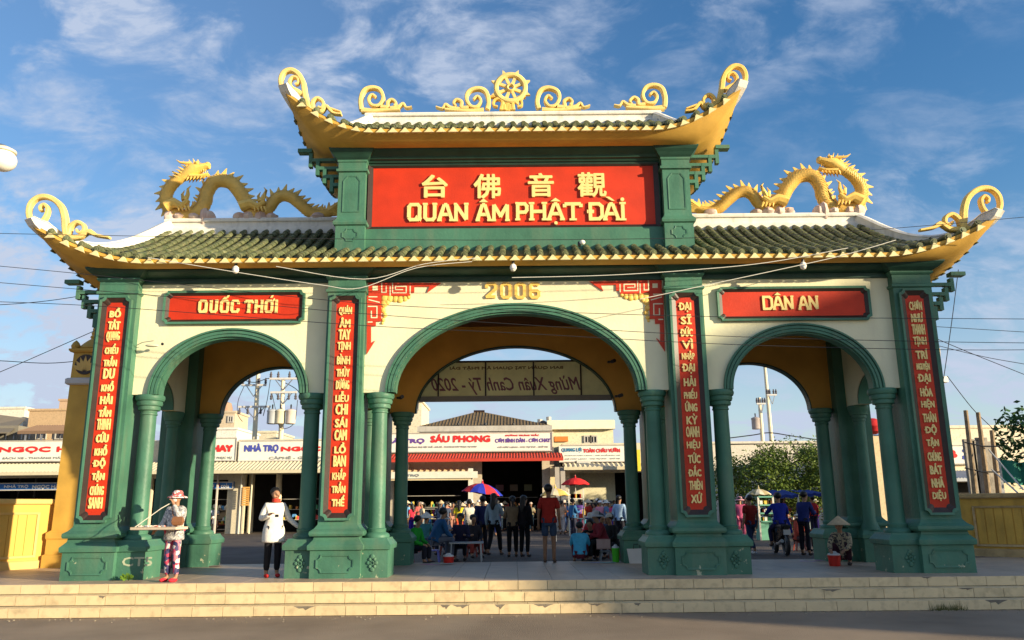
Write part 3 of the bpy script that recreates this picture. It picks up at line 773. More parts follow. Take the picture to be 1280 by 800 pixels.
ridge_parts(RU, upper_roof, .27, .2, 0)

# ---- flat scrolls traced in the picture and given their own distance and thickness
def catmull(pts, n=5):
    P = [pts[0]] + list(pts) + [pts[-1]]; out = []
    for i in range(1, len(P) - 2):
        for k in range(n):
            t = k / n
            out.append(tuple(.5 * ((2 * P[i][j]) + (-P[i - 1][j] + P[i + 1][j]) * t + (2 * P[i - 1][j] - 5 * P[i][j] + 4 * P[i + 1][j] - P[i + 2][j]) * t * t + (-P[i - 1][j] + 3 * P[i][j] - 3 * P[i + 1][j] + P[i + 2][j]) * t ** 3) for j in range(len(P[0]))))
    out.append(tuple(pts[-1])); return out
def ribbon(mb, pts, w0, w1, y, d, n=5):
    P = catmull([(x, z) for x, z in pts], n); rings = []
    for i, p in enumerate(P):
        a = P[max(i - 1, 0)]; b = P[min(i + 1, len(P) - 1)]; tx, tz = b[0] - a[0], b[1] - a[1]; l = math.hypot(tx, tz) or 1
        nx_, nz_ = -tz / l, tx / l; w = (w0 + (w1 - w0) * i / (len(P) - 1)) / 2 * .84
        rings.append([(p[0] + nx_ * w, y - d * .35, p[1] + nz_ * w), (p[0] + nx_ * w * .6, y - d / 2, p[1] + nz_ * w * .6), (p[0] - nx_ * w * .6, y - d / 2, p[1] - nz_ * w * .6), (p[0] - nx_ * w, y - d * .35, p[1] - nz_ * w),
                      (p[0] - nx_ * w, y + d / 2, p[1] - nz_ * w), (p[0] + nx_ * w, y + d / 2, p[1] + nz_ * w)])
    return mb.rings(rings)
def traced(curves, Y, d=.12):
    """curves: (pixel points, start width px, end width px); returns the mesh for the left side"""
    m = MB()
    for i, (pts, w0, w1) in enumerate(curves):
        q = [at(u, v, Y) for u, v in pts]; k = (at(101, 100, Y) - at(100, 100, Y)).length
        ribbon(m, [(p.x, p.z) for p in q], w0 * k, w1 * k, Y + .004 * i, d)
    return m
TIPL = [([(84, 298), (82, 285), (81, 272), (77, 259), (68, 250), (57, 246), (46, 248), (38, 256), (36, 268), (40, 279), (47, 284)], 9, 5),
        ([(47, 283), (53, 277), (58, 270), (60, 261), (56, 256), (51, 259), (52, 264)], 6, 4),
        ([(74, 297), (84, 294), (88, 284), (96, 278), (104, 281), (105, 288), (99, 291), (96, 287)], 8, 3),
        ([(88, 297), (100, 296), (110, 290), (120, 294), (137, 297)], 8, 3), ([(106, 293), (112, 288), (118, 291)], 5, 2)]
TIPU = [([(388, 140), (384, 128), (381, 115), (379, 103), (373, 93), (364, 88), (355, 91), (351, 101), (354, 113), (363, 124), (374, 134)], 8, 6),
        ([(378, 118), (372, 114), (365, 110), (362, 103), (366, 97), (372, 98), (373, 104), (369, 106)], 6, 3),
        ([(384, 141), (391, 137), (391, 128), (397, 123), (404, 128), (403, 135), (398, 134)], 7, 3),
        ([(390, 141), (402, 139), (408, 133), (416, 141), (427, 143)], 7, 3), ([(410, 135), (417, 137), (426, 140)], 4, 2)]
tr_ = RM.front(RM.LX); tu_ = RU.front(RU.LX)
for nm, C_, Y, roof in (('tip_scroll', TIPL, -.3, main_roof), ('tip_scroll', TIPU, -.2, upper_roof)):
    m = traced(C_, Y)
    m.build(nm, M_goldp, roof); m.mirror().build(nm, M_goldo, roof)
    for mm in (m, m.mirror()):
        b = ymir(mm); b.build(nm, M_goldo, roof)
# ridge scrolls of the upper roof
RS1 = [([(452, 138), (451, 126), (455, 114), (465, 110), (475, 113), (479, 123), (474, 132), (465, 132), (461, 125), (465, 119), (470, 122)], 7, 3.5),
       ([(476, 134), (484, 134), (485, 128), (490, 125), (495, 129), (493, 133)], 6, 3), ([(488, 136), (498, 134), (504, 130), (508, 135), (515, 134)], 6, 2), ([(452, 138), (465, 139), (480, 138), (500, 137)], 8, 4)]
RS2 = [([(609, 137), (611, 128), (607, 115), (597, 111), (586, 115), (583, 124), (588, 133), (596, 134), (601, 127), (597, 121), (592, 125)], 7, 3.5),
       ([(586, 135), (577, 135), (577, 128), (571, 125), (567, 129), (570, 133)], 6, 3), ([(575, 137), (563, 135), (557, 131), (553, 136), (545, 134)], 6, 2), ([(605, 138), (590, 139), (570, 138), (556, 137)], 7, 4)]
for C_ in (RS1, RS2):
    m = traced(C_, YC - .02, .14); m.build('ridge_scroll', M_goldp, upper_roof); m.mirror().build('ridge_scroll', M_goldp, upper_roof)
# dharma wheel on the ridge
wc = at(634.5, 110.5, YC); wc.x = -.05
wheel = empty('dharma_wheel', (wc.x, YC, wc.z - .55), 'golden eight-spoked wheel standing on the middle of the top ridge', 'wheel')
pxm = (at(101, 100, YC) - at(100, 100, YC)).length
ro, ri = 21 * pxm, 15 * pxm
m = MB(); n = 40
m.rings([[(wc.x + r_ * math.cos(2 * math.pi * k / n), YC + y_, wc.z + r_ * math.sin(2 * math.pi * k / n)) for r_, y_ in ((ri, .05), (ri, -.05), (ri + .03, -.075), (ro - .03, -.075), (ro, -.05), (ro, .05))] for k in range(n + 1)], True, False)
m.build('rim', M_goldp, wheel, smooth=True)
for k in range(8):
    a = k * math.pi / 4 + math.pi / 8; d = Vector((math.cos(a), 0, math.sin(a))); c = Vector((wc.x, YC, wc.z))
    MB().bar(c + d * .09, c + d * (ri + .01), .07, .07).build('spoke', M_goldp, wheel)
    b = a; q = c + d * ro
    tn = Vector((-d.z, 0, d.x)); m = MB(); P = [q - tn * .05 - d * .01, q + tn * .05 - d * .01, q + d * .1]
    m.prism([(p.x, p.z) for p in (P if (P[1] - P[0]).cross(P[2] - P[0]).y < 0 else P[::-1])], YC - .04, YC + .04); m.build('rim_point', M_goldp, wheel)
MB().rings([[(wc.x + r_ * math.cos(2 * math.pi * k / 20), YC + y_, wc.z + r_ * math.sin(2 * math.pi * k / 20)) for r_, y_ in ((.055, .05), (.055, -.06), (.08, -.085), (.105, -.06), (.105, .05))] for k in range(21)], True, False).build('hub', M_goldp, wheel, smooth=True)
m = traced([([(626, 138), (628, 128), (624, 124), (618, 126), (617, 132), (622, 134)], 5, 3), ([(642, 138), (641, 128), (645, 124), (651, 126), (652, 132), (647, 134)], 5, 3), ([(630, 138), (630, 131)], 8, 6), ([(638, 138), (638, 131)], 8, 6), ([(634.5, 139), (634.5, 128)], 8, 6), ([(612, 121), (622, 121)], 3, 3), ([(647, 121), (657, 121)], 3, 3)], YC, .12)
m.build('wheel_stand', M_goldo, wheel)

# ================================================================== UPPER TIER
ZU0, ZU1 = 6.62, 8.42
UC, UH = 3.433, .285
yb = 2 * YC
core = MB().box(-3.13, 3.13, .54, yb - .54, 6.2, 8.9).build('upper_wall', M_green, gate)
MB().mould(-3.14, 3.14, .44, .6, [(6.3, 0), (6.98, 0), (7.0, .0)]).build('upper_plinth', M_green, gate)
for row in (0, 1):
    yy = (lambda m: ymir(m)) if row else (lambda m: m)
    for s in (-1, 1):
        x0, x1 = s * UC - UH, s * UC + UH
        py = MB().mould(x0, x1, .30, .95, [(6.3, .02), (7.02, .02), (7.04, .06), (7.09, .075), (7.12, .06), (7.18, .01), (7.25, 0), (8.22, 0), (8.24, .045), (8.29, .05), (8.31, .01), (8.44, .01), (8.46, .03), (8.50, .03)])
        pyl = yy(py).build('upper_pylon', M_green, gate)
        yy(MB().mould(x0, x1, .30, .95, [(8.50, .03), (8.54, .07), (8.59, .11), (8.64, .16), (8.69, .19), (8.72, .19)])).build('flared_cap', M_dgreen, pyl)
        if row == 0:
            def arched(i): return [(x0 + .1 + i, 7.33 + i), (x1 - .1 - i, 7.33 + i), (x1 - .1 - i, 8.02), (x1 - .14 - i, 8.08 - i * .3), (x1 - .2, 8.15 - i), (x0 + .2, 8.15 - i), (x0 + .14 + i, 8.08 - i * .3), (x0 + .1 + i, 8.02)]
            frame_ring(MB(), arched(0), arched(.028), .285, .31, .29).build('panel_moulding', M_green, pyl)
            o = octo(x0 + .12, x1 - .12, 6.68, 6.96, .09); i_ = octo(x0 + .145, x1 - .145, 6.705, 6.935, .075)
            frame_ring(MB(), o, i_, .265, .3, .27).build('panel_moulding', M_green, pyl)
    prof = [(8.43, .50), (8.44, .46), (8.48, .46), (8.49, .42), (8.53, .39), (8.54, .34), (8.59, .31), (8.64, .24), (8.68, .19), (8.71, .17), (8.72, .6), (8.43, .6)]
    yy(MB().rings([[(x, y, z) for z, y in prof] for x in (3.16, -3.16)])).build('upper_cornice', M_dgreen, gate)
for s in (-1, 1):
    bracket(s * 3.72, 7.98, s, .45, st=.22, n=4, vs=.19).build('fret_bracket', M_green, gate)
    ymir(bracket(s * 3.72, 7.98, s, .45, st=.22, n=4, vs=.19)).build('fret_bracket', M_green, gate)
# name board
nb = empty('name_board', (0, .53, 7.0), 'big red board with pale yellow Chinese characters above QUAN ÂM PHẬT ĐÀI', 'sign board')
BX0, BX1, BZ0, BZ1 = -3.03, 3.0, 7.06, 8.41
MB().box(BX0, BX1, .50, .53, BZ0, BZ1).build('panel', M_red, nb)
frame_ring(MB(), [(BX0 - .09, BZ0 - .08), (BX1 + .09, BZ0 - .08), (BX1 + .09, BZ1 + .05), (BX0 - .09, BZ1 + .05)], [(BX0 + .01, BZ0 + .01), (BX1 - .01, BZ0 + .01), (BX1 - .01, BZ1 - .01), (BX0 + .01, BZ1 - .01)], .455, .535, .49).build('frame', M_dark, nb)
def boardrect(u0, u1, v0, v1, Y): a, b = at(u0, v1, Y), at(u1, v0, Y); return a.x, b.x, a.z, b.z
for ch, u0, u1, v0, v1 in (('台', 527, 560, 219, 248), ('佛', 592, 626, 218, 249), ('音', 660, 692, 217, 247), ('觀', 722, 757, 216, 247)):
    text_into(MB(), ch, *boardrect(u0, u1, v0, v1, .5), .5, .04, .013).build('chinese_character', M_gold, nb)
WORDS = [('Q', 509, 527, ''), ('U', 528, 547, ''), ('A', 547, 567, ''), ('N', 567, 586, ''), ('A', 595, 614, '^'), ('M', 614.5, 637, ''), ('P', 644, 660, ''), ('H', 661, 684, ''), ('A', 684, 705, '^.'), ('T', 705, 727, ''), ('Đ', 734, 754, ''), ('A', 754, 774, '`'), ('I', 774, 782.5, 'd')]
for ch, u0, u1, mk in WORDS:
    x0, x1, z0, z1 = boardrect(u0, u1, 254.5 if u0 < 640 else 253.5, 277.5 if u0 < 640 else 276.5, .5)
    glyph(ch, x0, x1, z0, z1, .5, .045, .074, mk).build('letter', M_gold, nb)

# ---- plaques and couplet boards
def plaque(u0, u1, v0, v1, label, letters, Y=YW0, cut=.075):
    x0, x1, z0, z1 = boardrect(u0, u1, v0, v1, Y - .05)
    e = empty('wall_plaque', ((x0 + x1) / 2, Y, z0), label, 'sign board')
    o = octo(x0, x1, z0, z1, cut); i1 = octo(x0 + .045, x1 - .045, z0 + .045, z1 - .045, cut * .9); i2 = octo(x0 + .11, x1 - .11, z0 + .1, z1 - .1, cut * .8)
    frame_ring(MB(), o, i1, Y - .09, Y - .005, Y - .08).build('frame', M_green, e)
    frame_ring(MB(), i1, i2, Y - .075, Y - .004, Y - .035).build('inner_frame', M_dark, e)
    MB().box(x0 + .08, x1 - .08, Y - .033, Y - .003, z0 + .08, z1 - .08).build('panel', M_red, e)
    for ch, a, b, mk, va, vb in letters:
        r = boardrect(a, b, va, vb, Y - .03); glyph(ch, r[0], r[1], r[2], r[3], Y - .03, .03, .05, mk).build('letter', M_gold, e)
plaque(202.5, 382, 362.5, 405.5, 'red plaque lettered QUỐC THỚI above the left arch', [('Q', 248, 260, '', 375, 391.5), ('U', 261.5, 273.5, '', 375, 391.5), ('O', 275, 287, "^'", 375, 391.5), ('C', 288.5, 300, '', 375, 391.5), ('T', 306, 317, '', 375, 391.5), ('H', 318, 330, '', 375, 391.5), ('O', 331, 342, "'+", 375, 391.5) if 'O' in GL else None, ('I', 343.5, 348, '', 375, 391.5)])
plaque(898, 1085.5, 357.5, 401.5, 'red plaque lettered DÂN AN above the right arch', [('D', 952, 965, '', 370, 388), ('A', 966, 978.5, '^', 370, 388), ('N', 980, 991, '', 370, 388), ('A', 998, 1009.5, '', 370, 388), ('N', 1010.5, 1022, '', 370, 388)])
def couplet(cx0, s, words, label):
    Y = .12; z0, z1 = 1.05, 5.5
    x = s * cx0
    e = empty('couplet_board', (x, Y, z0), label, 'sign board')
    o = octo(x - .32, x + .32, z0, z1, .09); i1 = octo(x - .275, x + .275, z0 + .045, z1 - .045, .085); i2 = octo(x - .185, x + .185, z0 + .14, z1 - .14, .07)
    frame_ring(MB(), o, i1, Y - .075, Y + .02, Y - .07).build('frame', M_green, e)
    frame_ring(MB(), i1, i2, Y - .06, Y + .01, Y - .02).build('inner_frame', M_dark, e)
    MB().box(x - .2, x + .2, Y - .018, Y + .005, z0 + .12, z1 - .12).build('panel', M_red, e)
    n = len(words); zt, zb = z1 - .22, z0 + .24; h = (zt - zb) / n
    for i, w in enumerate(words):
        a = zt - h * (i + 1) + .018; b = zt - h * i - .018
        ww = .13 if len(w) > 3 else (.12 if len(w) > 2 else .11)
        text_into(MB(), w, x - ww, x + ww, a, b, Y - .018, .022, .0075 if len(w) < 4 else .0055).build('gilt_word', M_gold, e)
couplet(PX, -1, COUP['A'], 'tall red board of gilt words on the far left green pylon beside the left arch')
couplet(PM, -1, COUP['B'], 'red board of gilt words on the pylon between left and middle arches')
couplet(PM, 1, COUP['C'], 'red board of gilt words on the pylon between middle and right arches')
couplet(PX, 1, COUP['D'], 'tall red board of gilt words on the far right green pylon beside the right arch')

# ================================================================== DRAGONS
def dragon(s, label, matb):
    PXS = [(424, 262, .10), (412, 266, .12), (400, 269, .14), (388, 266, .15), (376, 256, .155), (366, 248, .16), (355, 245, .165), (345, 249, .17), (337, 259, .175), (327, 268, .18), (316, 266, .185), (308, 255, .19), (301, 242, .195), (291, 230, .2), (278, 226, .2), (267, 229, .2), (259, 241, .2), (256, 254, .2), (247, 266, .2), (232, 270, .19), (217, 266, .19), (209, 254, .185), (209, 242, .18), (216, 231, .165), (226, 223, .15), (235, 217, .14)]
    Yd = YC
    pts = []
    for u, v, r in PXS:
        p = at(u, v, Yd); pts.append((p.x, Yd + .0, p.z, r * .77))
    P = catmull(pts, 4)
    e = empty('dragon_statue', (at(320, 270, Yd).x * -s if s > 0 else at(320, 270, Yd).x, Yd, at(320, 272, Yd).z), label, 'dragon statue')
    body = MB(); n = 12; rings = []
    for i, p in enumerate(P):
        a = Vector(P[max(i - 1, 0)][:3]); b = Vector(P[min(i + 1, len(P) - 1)][:3]); t = (b - a).normalized(); nn = Vector((0, 1, 0)).cross(t).normalized(); r = p[3]
        rr = r * (1 + (.05 if i % 2 else -.02))
        rings.append([Vector(p[:3]) + nn * (rr * math.cos(2 * math.pi * k / n)) + Vector((0, 1, 0)) * (rr * .9 * math.sin(2 * math.pi * k / n)) for k in range(n)])
    body.rings(rings)
    def put(m, name, mt, **k): return (m.mirror() if s > 0 else m).build(name, mt, e, **k)
    put(body, 'body', matb, smooth=True)
    # scales: small overlapping lozenges on the flank
    sc = MB()
    for i in range(3, len(P) - 3):
        a = Vector(P[i - 1][:3]); b = Vector(P[i + 1][:3]); t = (b - a).normalized(); nn = Vector((0, 1, 0)).cross(t).normalized(); r = P[i][3]
        for k in range(-3, 4):
            for h in (0, .5):
                an = math.radians(90 + (k + h) * 24); c = Vector(P[i][:3]) + t * (h * .1)
                nr = nn * math.cos(an) - Vector((0, 1, 0)) * math.sin(an) * .9; side = t.cross(nr).normalized(); c = c + nr * r
                q = [c - t * .05, c - side * .035 + nr * .008, c + t * .055 + nr * .028, c + side * .035 + nr * .008]
                sc.add(q, [(0, 1, 2, 3), (3, 2, 1, 0)][:1])
    put(sc, 'scales', matb, kind='stuff')
    sp = MB()
    # outward side: left normal of travel flips, so pick the side away from the hump centre (upwards on humps, outward on the neck)
    for i in range(2, len(P) - 1, 2):
        a = Vector(P[i - 1][:3]); b = Vector(P[i + 1][:3]); t = (b - a).normalized(); nn = Vector((t.z, 0, -t.x)) * (1 if i < len(P) * .76 else -1)
        c = Vector(P[i][:3]); r = P[i][3]; c1 = c + nn * r * .9
        h = .13 if i % 4 else .18
        sp.rings([[c1 - t * .06 + Vector((0, .03, 0)), c1 + t * .06 + Vector((0, .03, 0)), c1 + t * .06 - Vector((0, .03, 0)), c1 - t * .06 - Vector((0, .03, 0))], [c1 - t * .07 + nn * h + Vector((0, .004, 0)), c1 - t * .05 + nn * h + Vector((0, .004, 0)), c1 - t * .05 + nn * h - Vector((0, .004, 0)), c1 - t * .07 + nn * h - Vector((0, .004, 0))]])
    put(sp, 'back_spines', matb, kind='stuff')
    k = pxm
    def W3(u, v, dy=0): p = at(u, v, Yd); return Vector((p.x, Yd + dy, p.z))
    # head, facing right (towards the middle of the gate)
    hd = MB()
    def loft(keys, n=10):
        rings = []
        for i, (u, v, rz, ry) in enumerate(keys):
            c = W3(u, v); a = W3(*keys[max(i - 1, 0)][:2]); b = W3(*keys[min(i + 1, len(keys) - 1)][:2]); t = (b - a).normalized(); nn = Vector((0, 1, 0)).cross(t).normalized()
            rings.append([c + nn * (rz * k * math.cos(2 * math.pi * q / n)) + Vector((0, ry * k * math.sin(2 * math.pi * q / n), 0)) for q in range(n)])
        hd.rings(rings)
    loft([(229, 221, 7, 6), (236, 216, 8, 8), (243, 212, 8, 9), (249, 211, 6, 8), (254, 209, 4.5, 6.5), (259, 207.5, 4, 5.5), (262, 208, 3, 4)])       # skull and upper jaw
    loft([(238, 221, 3.5, 6), (245, 221, 3, 6), (252, 220.5, 2.5, 5), (258, 218.5, 2, 4), (260.5, 217, 1.2, 2.5)])           # lower jaw
    hd.ell(W3(260, 205.5, 0), (3.2 * k, 5 * k, 2.6 * k), 10, 6)   # nose
    for dy in (-.09, .09):
        hd.ell(W3(248, 205.5, dy), (2.6 * k, .05, 2.2 * k), 8, 6)
        hd.tube([W3(241, 206, dy), W3(234, 206.5, dy * 1.3), (W3(228, 206, dy * 1.5)), W3(223.5, 203, dy * 1.6)], [2.2 * k, 1.9 * k, 1.3 * k, .3 * k], 7)   # horn
        for (u, v, u2, v2) in ((240, 208, 238, 201), (245, 206, 243, 200), (236, 210, 231, 203), (250, 205, 249, 201)):
            hd.tube([W3(u, v, dy), W3(u2, v2, dy)], [1.7 * k, .2 * k], 5)
        for j in range(6):   # beard and mane spikes
            u = 237 + j * 4.2; hd.tube([W3(u, 222, dy * .8), W3(u - 2.2, 227.5 - j * .6, dy * .9)], [1.6 * k, .2 * k], 5)
        for j in range(4):
            hd.tube([W3(232 - j * 2, 215 + j * 3, dy), W3(225 - j * 2.5, 211 + j * 3.2, dy * 1.4)], [2 * k, .2 * k], 5)
        for j in range(4): hd.tube([W3(250 + j * 2.7, 213, dy * .6), W3(250.3 + j * 2.7, 216, dy * .6)], [.8 * k, .1 * k], 4)
    put(hd, 'head', matb if s > 0 else M_goldo, smooth=True)
    # legs with claws
    for (pts_, lab) in (([(212, 262), (222, 257), (232, 261), (240, 254)], 0), ([(304, 262), (316, 258), (326, 262), (334, 256)], 1)):
        lg = MB(); dy = -.2
        lg.tube([W3(u, v, dy) for u, v in pts_], [.13, .12, .09, .06], 8)
        for j in range(4): lg.tube([W3(pts_[2][0] - 4 + j * 4, pts_[2][1] + 1, dy - .03), W3(pts_[2][0] - 3 + j * 4.6, pts_[2][1] + 7, dy - .06)], [.035, .012], 5)
        lg.tube([W3(pts_[3][0] - 4, pts_[3][1], dy), W3(pts_[3][0] - 1, pts_[3][1] - 7, dy), W3(pts_[3][0] + (2 if lab else -1), pts_[3][1] - 14, dy), W3(pts_[3][0] + (-1 if lab else 3), pts_[3][1] - 18, dy)], [.07, .05, .03, .006], 6)
        lg.tube([W3(pts_[3][0] - 6, pts_[3][1], dy), W3(pts_[3][0] - 8, pts_[3][1] - 7, dy), W3(pts_[3][0] - 5, pts_[3][1] - 12, dy)], [.06, .035, .006], 6)
        put(lg, 'leg', matb, smooth=True)
    tf = MB()
    for j, (u, v) in enumerate(((430, 256), (432, 262), (430, 250), (428, 268))):
        tf.tube([W3(412, 265), W3(422, (v + 264) / 2), W3(u, v), W3(u + 3, v - 2)], [.11, .08, .05, .01], 6)
    put(tf, 'tail_fin', matb, smooth=True)
    for (u, w_, h_) in ((214, 9, 10), (226, 8, 6), (244, 8, 5), (256, 6, 14), (263, 6, 8), (300, 8, 6), (312, 9, 9), (326, 9, 8), (340, 8, 5), (398, 10, 6)):
        rk = MB(); c = W3(u, 272, 0); rk.ell(c, (w_ * k, .2, h_ * k), 9, 6, .12); put(rk, 'rock_base', M_pink, smooth=True)
    
    return e
dragon(-1, 'golden dragon statue with arched coils on the left roof ridge, head turned to the right', M_goldo)
dragon(1, 'golden dragon statue with arched coils on the right roof ridge, head turned to the left', M_goldo)

# ================================================================== unseen block added behind the photographer, outlined to shade the right of the gate
h = Vector((math.sin(R(SUN_AZ)), -math.cos(R(SUN_AZ)), 0)); tanE = math.tan(R(SUN_EL)); LD = 45
outl = [(-1.5, -.5 - 8.8), (-1.5, .2), (.4, 1.9), (3.9, 4.35), (7.3, 5.6), (9.5, 6.0), (22, 6.0), (22, -9.3)]
bld = empty('shade_house', (h.x * LD + 10, h.y * LD, -.5), 'unseen pale house shape added behind the photographer to shade the right of the gate', 'house')
def occ(d0, d1, sc=0):
    r = []
    for d in (d0, d1):
        r.append([Vector((x, .2, z + LD * tanE)) + h * (LD + d) for x, z in outl])
    return r
MB().rings(occ(0, 9)).build('wall', flat('pale plaster', (.62, .58, .5)), bld)
rf_ = MB()
for (x0, z0), (x1, z1) in zip(outl[1:5], outl[2:6]):
    a = Vector((x0, .2, z0 + LD * tanE)) + h * (LD - .3); b = Vector((x1, .2, z1 + LD * tanE)) + h * (LD - .3); u = Vector((0, 0, .12))
    rf_.rings([[a, b, b + u, a + u], [a + h * 9.6, b + h * 9.6, b + h * 9.6 + u, a + h * 9.6 + u]])
rf_.build('roof', flat('grey roof sheet', (.3, .3, .3)), bld)

# ================================================================== boundary walls and pillar
def wall_run(P, Q, label, matm, matt, hgt=1.55, panels=(), th=.28, side=1):
    P = Vector((P[0], P[1], 0)); Q = Vector((Q[0], Q[1], 0)); d = (Q - P); L = d.length; a = math.atan2(d.y, d.x)
    e = empty('boundary_wall', P, label, 'wall', rz=a)
    y0, y1 = (0, th)
    MB().box(0, L, y0, y1, 0, hgt - .12).build('wall_body', matm, e, local=True)
    MB().mould(0, L, y0, y1, [(hgt - .12, 0), (hgt - .12, .05), (hgt - .09, .07), (hgt - .02, .07), (hgt, .05)]).build('coping', matt, e, local=True)
    MB().mould(0, L, y0, y1, [(0, .05), (.16, .05), (.19, 0)]).build('plinth', matt, e, local=True)
    for k, (a0, a1) in enumerate(panels):
        m = MB(); o = [(a0, .24), (a1, .24), (a1, hgt - .3), (a0, hgt - .3)]; i = [(a0 + .05, .29), (a1 - .05, .29), (a1 - .05, hgt - .35), (a0 + .05, hgt - .35)]
        frame_ring(m, o, i, -.045, .0, -.03).build('panel_trim', matt, e, local=True)
        n = int((a1 - a0 - .1) / .2)
        for q in range(n):
            x = a0 + .07 + (a1 - a0 - .14) * q / n
            MB().mould(x, x + (a1 - a0 - .14) / n - .02, -.018, .0, [(.3, 0), (hgt - .36, 0)]).build('wall_slat', matm, e, local=True)
    return e
M_yb = mat('weathered yellow brown wall paint', (.62, .36, .07), .75, .15, 1.8, .3, 30, .25, coord='World', dirt=.6, dirtc=(.22, .12, .04), streak=1)
M_ybt = mat('weathered tan coping', (.50, .34, .16), .8, .2, 2.5, .4, 30, .25, coord='World', dirt=.6, dirtc=(.2, .12, .06))
lw = wall_run((-12.6, .9), (-10.75, 4.3), 'yellow wall left of the gate with pale coping and a slatted panel', M_yellow, M_yband, panels=((.2, 1.0), (1.3, 3.1)))
MB().box(.28, .92, -.034, -.02, .33, 1.2).build('opening_shade_sheet', flat('painted opening shade', (.03, .025, .035)), lw, local=True)  # flat dark sheet on the wall face, coloured as the shade inside an opening
rw = wall_run((10.9, 5.2), (14.2, 2.6), 'stained yellow brown wall right of the gate with rough coping', M_yb, M_ybt, hgt=1.5, panels=((.5, 3.6),))
pl = empty('ochre_pillar', (-10.5, 4.1, 0), 'tall ochre pillar with a lotus panel and pointed finial left of the gate', 'pillar')
px0, px1 = -10.86, -10.16
MB().mould(px0, px1, 3.75, 4.5, [(0, .1), (.28, .1), (.30, .06), (.62, .06), (.66, .08), (.78, .08), (.84, .0), (4.26, -.02)]).build('shaft', M_ochre, pl)
MB().mould(px0 - .0, px1 + .0, 3.75, 4.5, [(4.26, .02), (4.29, .06), (4.40, .06), (4.43, .02)]).build('white_band', flat('grey white plaster band', (.55, .52, .5)), pl)
MB().mould(px0, px1, 3.75, 4.5, [(4.43, -.02), (5.05, -.03), (5.07, .03), (5.11, .06), (5.15, .06)]).build('lotus_block', M_ochre, pl)
m = MB(); cxp, czp = (px0 + px1) / 2, 4.76
for k in range(7):
    a = (k - 3) * .33; d = Vector((math.sin(a), 0, math.cos(a))); c = Vector((cxp, 3.745, czp - .2)); L_ = .42 - .02 * abs(k - 3)
    n_ = Vector((d.z, 0, -d.x)); q = [c + d * .05, c + d * L_ * .6 + n_ * .05, c + d * L_, c + d * L_ * .6 - n_ * .05]
    m.prism([(p.x, p.z) for p in q[::-1]], 3.735 + .002 * k, 3.76)
m.build('lotus_relief', mat('pale ochre relief paint', (.66, .42, .12), .7), pl)
m = MB(); m.rings([[(cxp + .25 * math.cos(t * math.pi / 10), y, czp + .25 * math.sin(t * math.pi / 10)) for t in range(20)][::-1] for y in (3.752, 3.775)][::-1]).build('lotus_recess', M_dark, pl)
MB().lathe((cxp, 4.12, 5.15), [(0, .36), (.05, .38), (.11, .33), (.19, .25), (.26, .17), (.31, .10), (.36, .13), (.41, .095), (.46, .11), (.51, .08), (.56, .09), (.62, .065), (.72, .05), (1.0, .02), (1.18, .004)], 14).build('finial', M_ochre, pl, smooth=True)
for sx in (px0 + .05, px1 - .05):
    MB().lathe((sx, 3.8, 5.15), [(0, .09), (.08, .11), (.16, .07), (.22, .01)], 10).build('corner_knob', M_ochre, pl, smooth=True)

# ================================================================== SHOPS behind
M_signw = flat('white sign board', (.78, .75, .66), rough=.55)
M_txr = flat('red sign lettering', (.62, .03, .03)); M_txb = flat('blue sign lettering', (.06, .08, .38)); M_txg = flat('grey sign lettering', (.22, .24, .24)); M_txd = flat('violet sign lettering', (.13, .06, .30))
M_txw = flat('white sign lettering', (.85, .85, .85))
def rect(u0, u1, v0, v1, Y): a, b = at(u0, v1, Y), at(u1, v0, Y); return a.x, b.x, a.z, b.z
GZ = -.04
def sign(parent, u0, u1, v0, v1, Y, matb, items, name='sign_board'):
    x0, x1, z0, z1 = rect(u0, u1, v0, v1, Y)
    s_ = MB().box(x0, x1, Y, Y + .2, z0, z1).build(name, matb, parent)
    frame_ring(MB(), [(x0, z0), (x1, z0), (x1, z1), (x0, z1)], [(x0 + .06, z0 + .06), (x1 - .06, z0 + .06), (x1 - .06, z1 - .06), (x0 + .06, z1 - .06)], Y - .05, Y, Y - .03).build('sign_frame', M_concrete, s_)
    for t, a, b, c, d, mt, bo in items:
        q = rect(a, b, c, d, Y)
        text_into(MB(), t, q[0], q[1], q[2], q[3], Y - .02, 0, bo).build('lettering', mt, s_)
def awning(parent, x0, x1, ytop, ybot, zt, zb, matt, n, name='corrugated_awning'):
    m = MB(); P = []
    for i in range(n * 4 + 1):
        x = x0 + (x1 - x0) * i / (n * 4); dz = (0, .03, 0, -.03)[i % 4]; P.append((x, dz))
    rings = [[(x, ytop, zt + dz) for x, dz in P], [(x, ybot, zb + dz) for x, dz in P]]
    vs = rings[0] + rings[1]; k = len(P)
    m.add(vs, [(i, i + k, i + k + 1, i + 1) for i in range(k - 1)])
    m.add([(x, y, z - .04) for x, y, z in vs], [(i, i + 1, i + k + 1, i + k) for i in range(k - 1)])
    m.add([(x, ybot - .02, zb - .18) for x, _ in P] + [(x, ybot - .02, zb + dz) for x, dz in P], [(i, i + 1, i + k + 1, i + k) for i in range(k - 1)])
    return m.build(name, matt, parent)
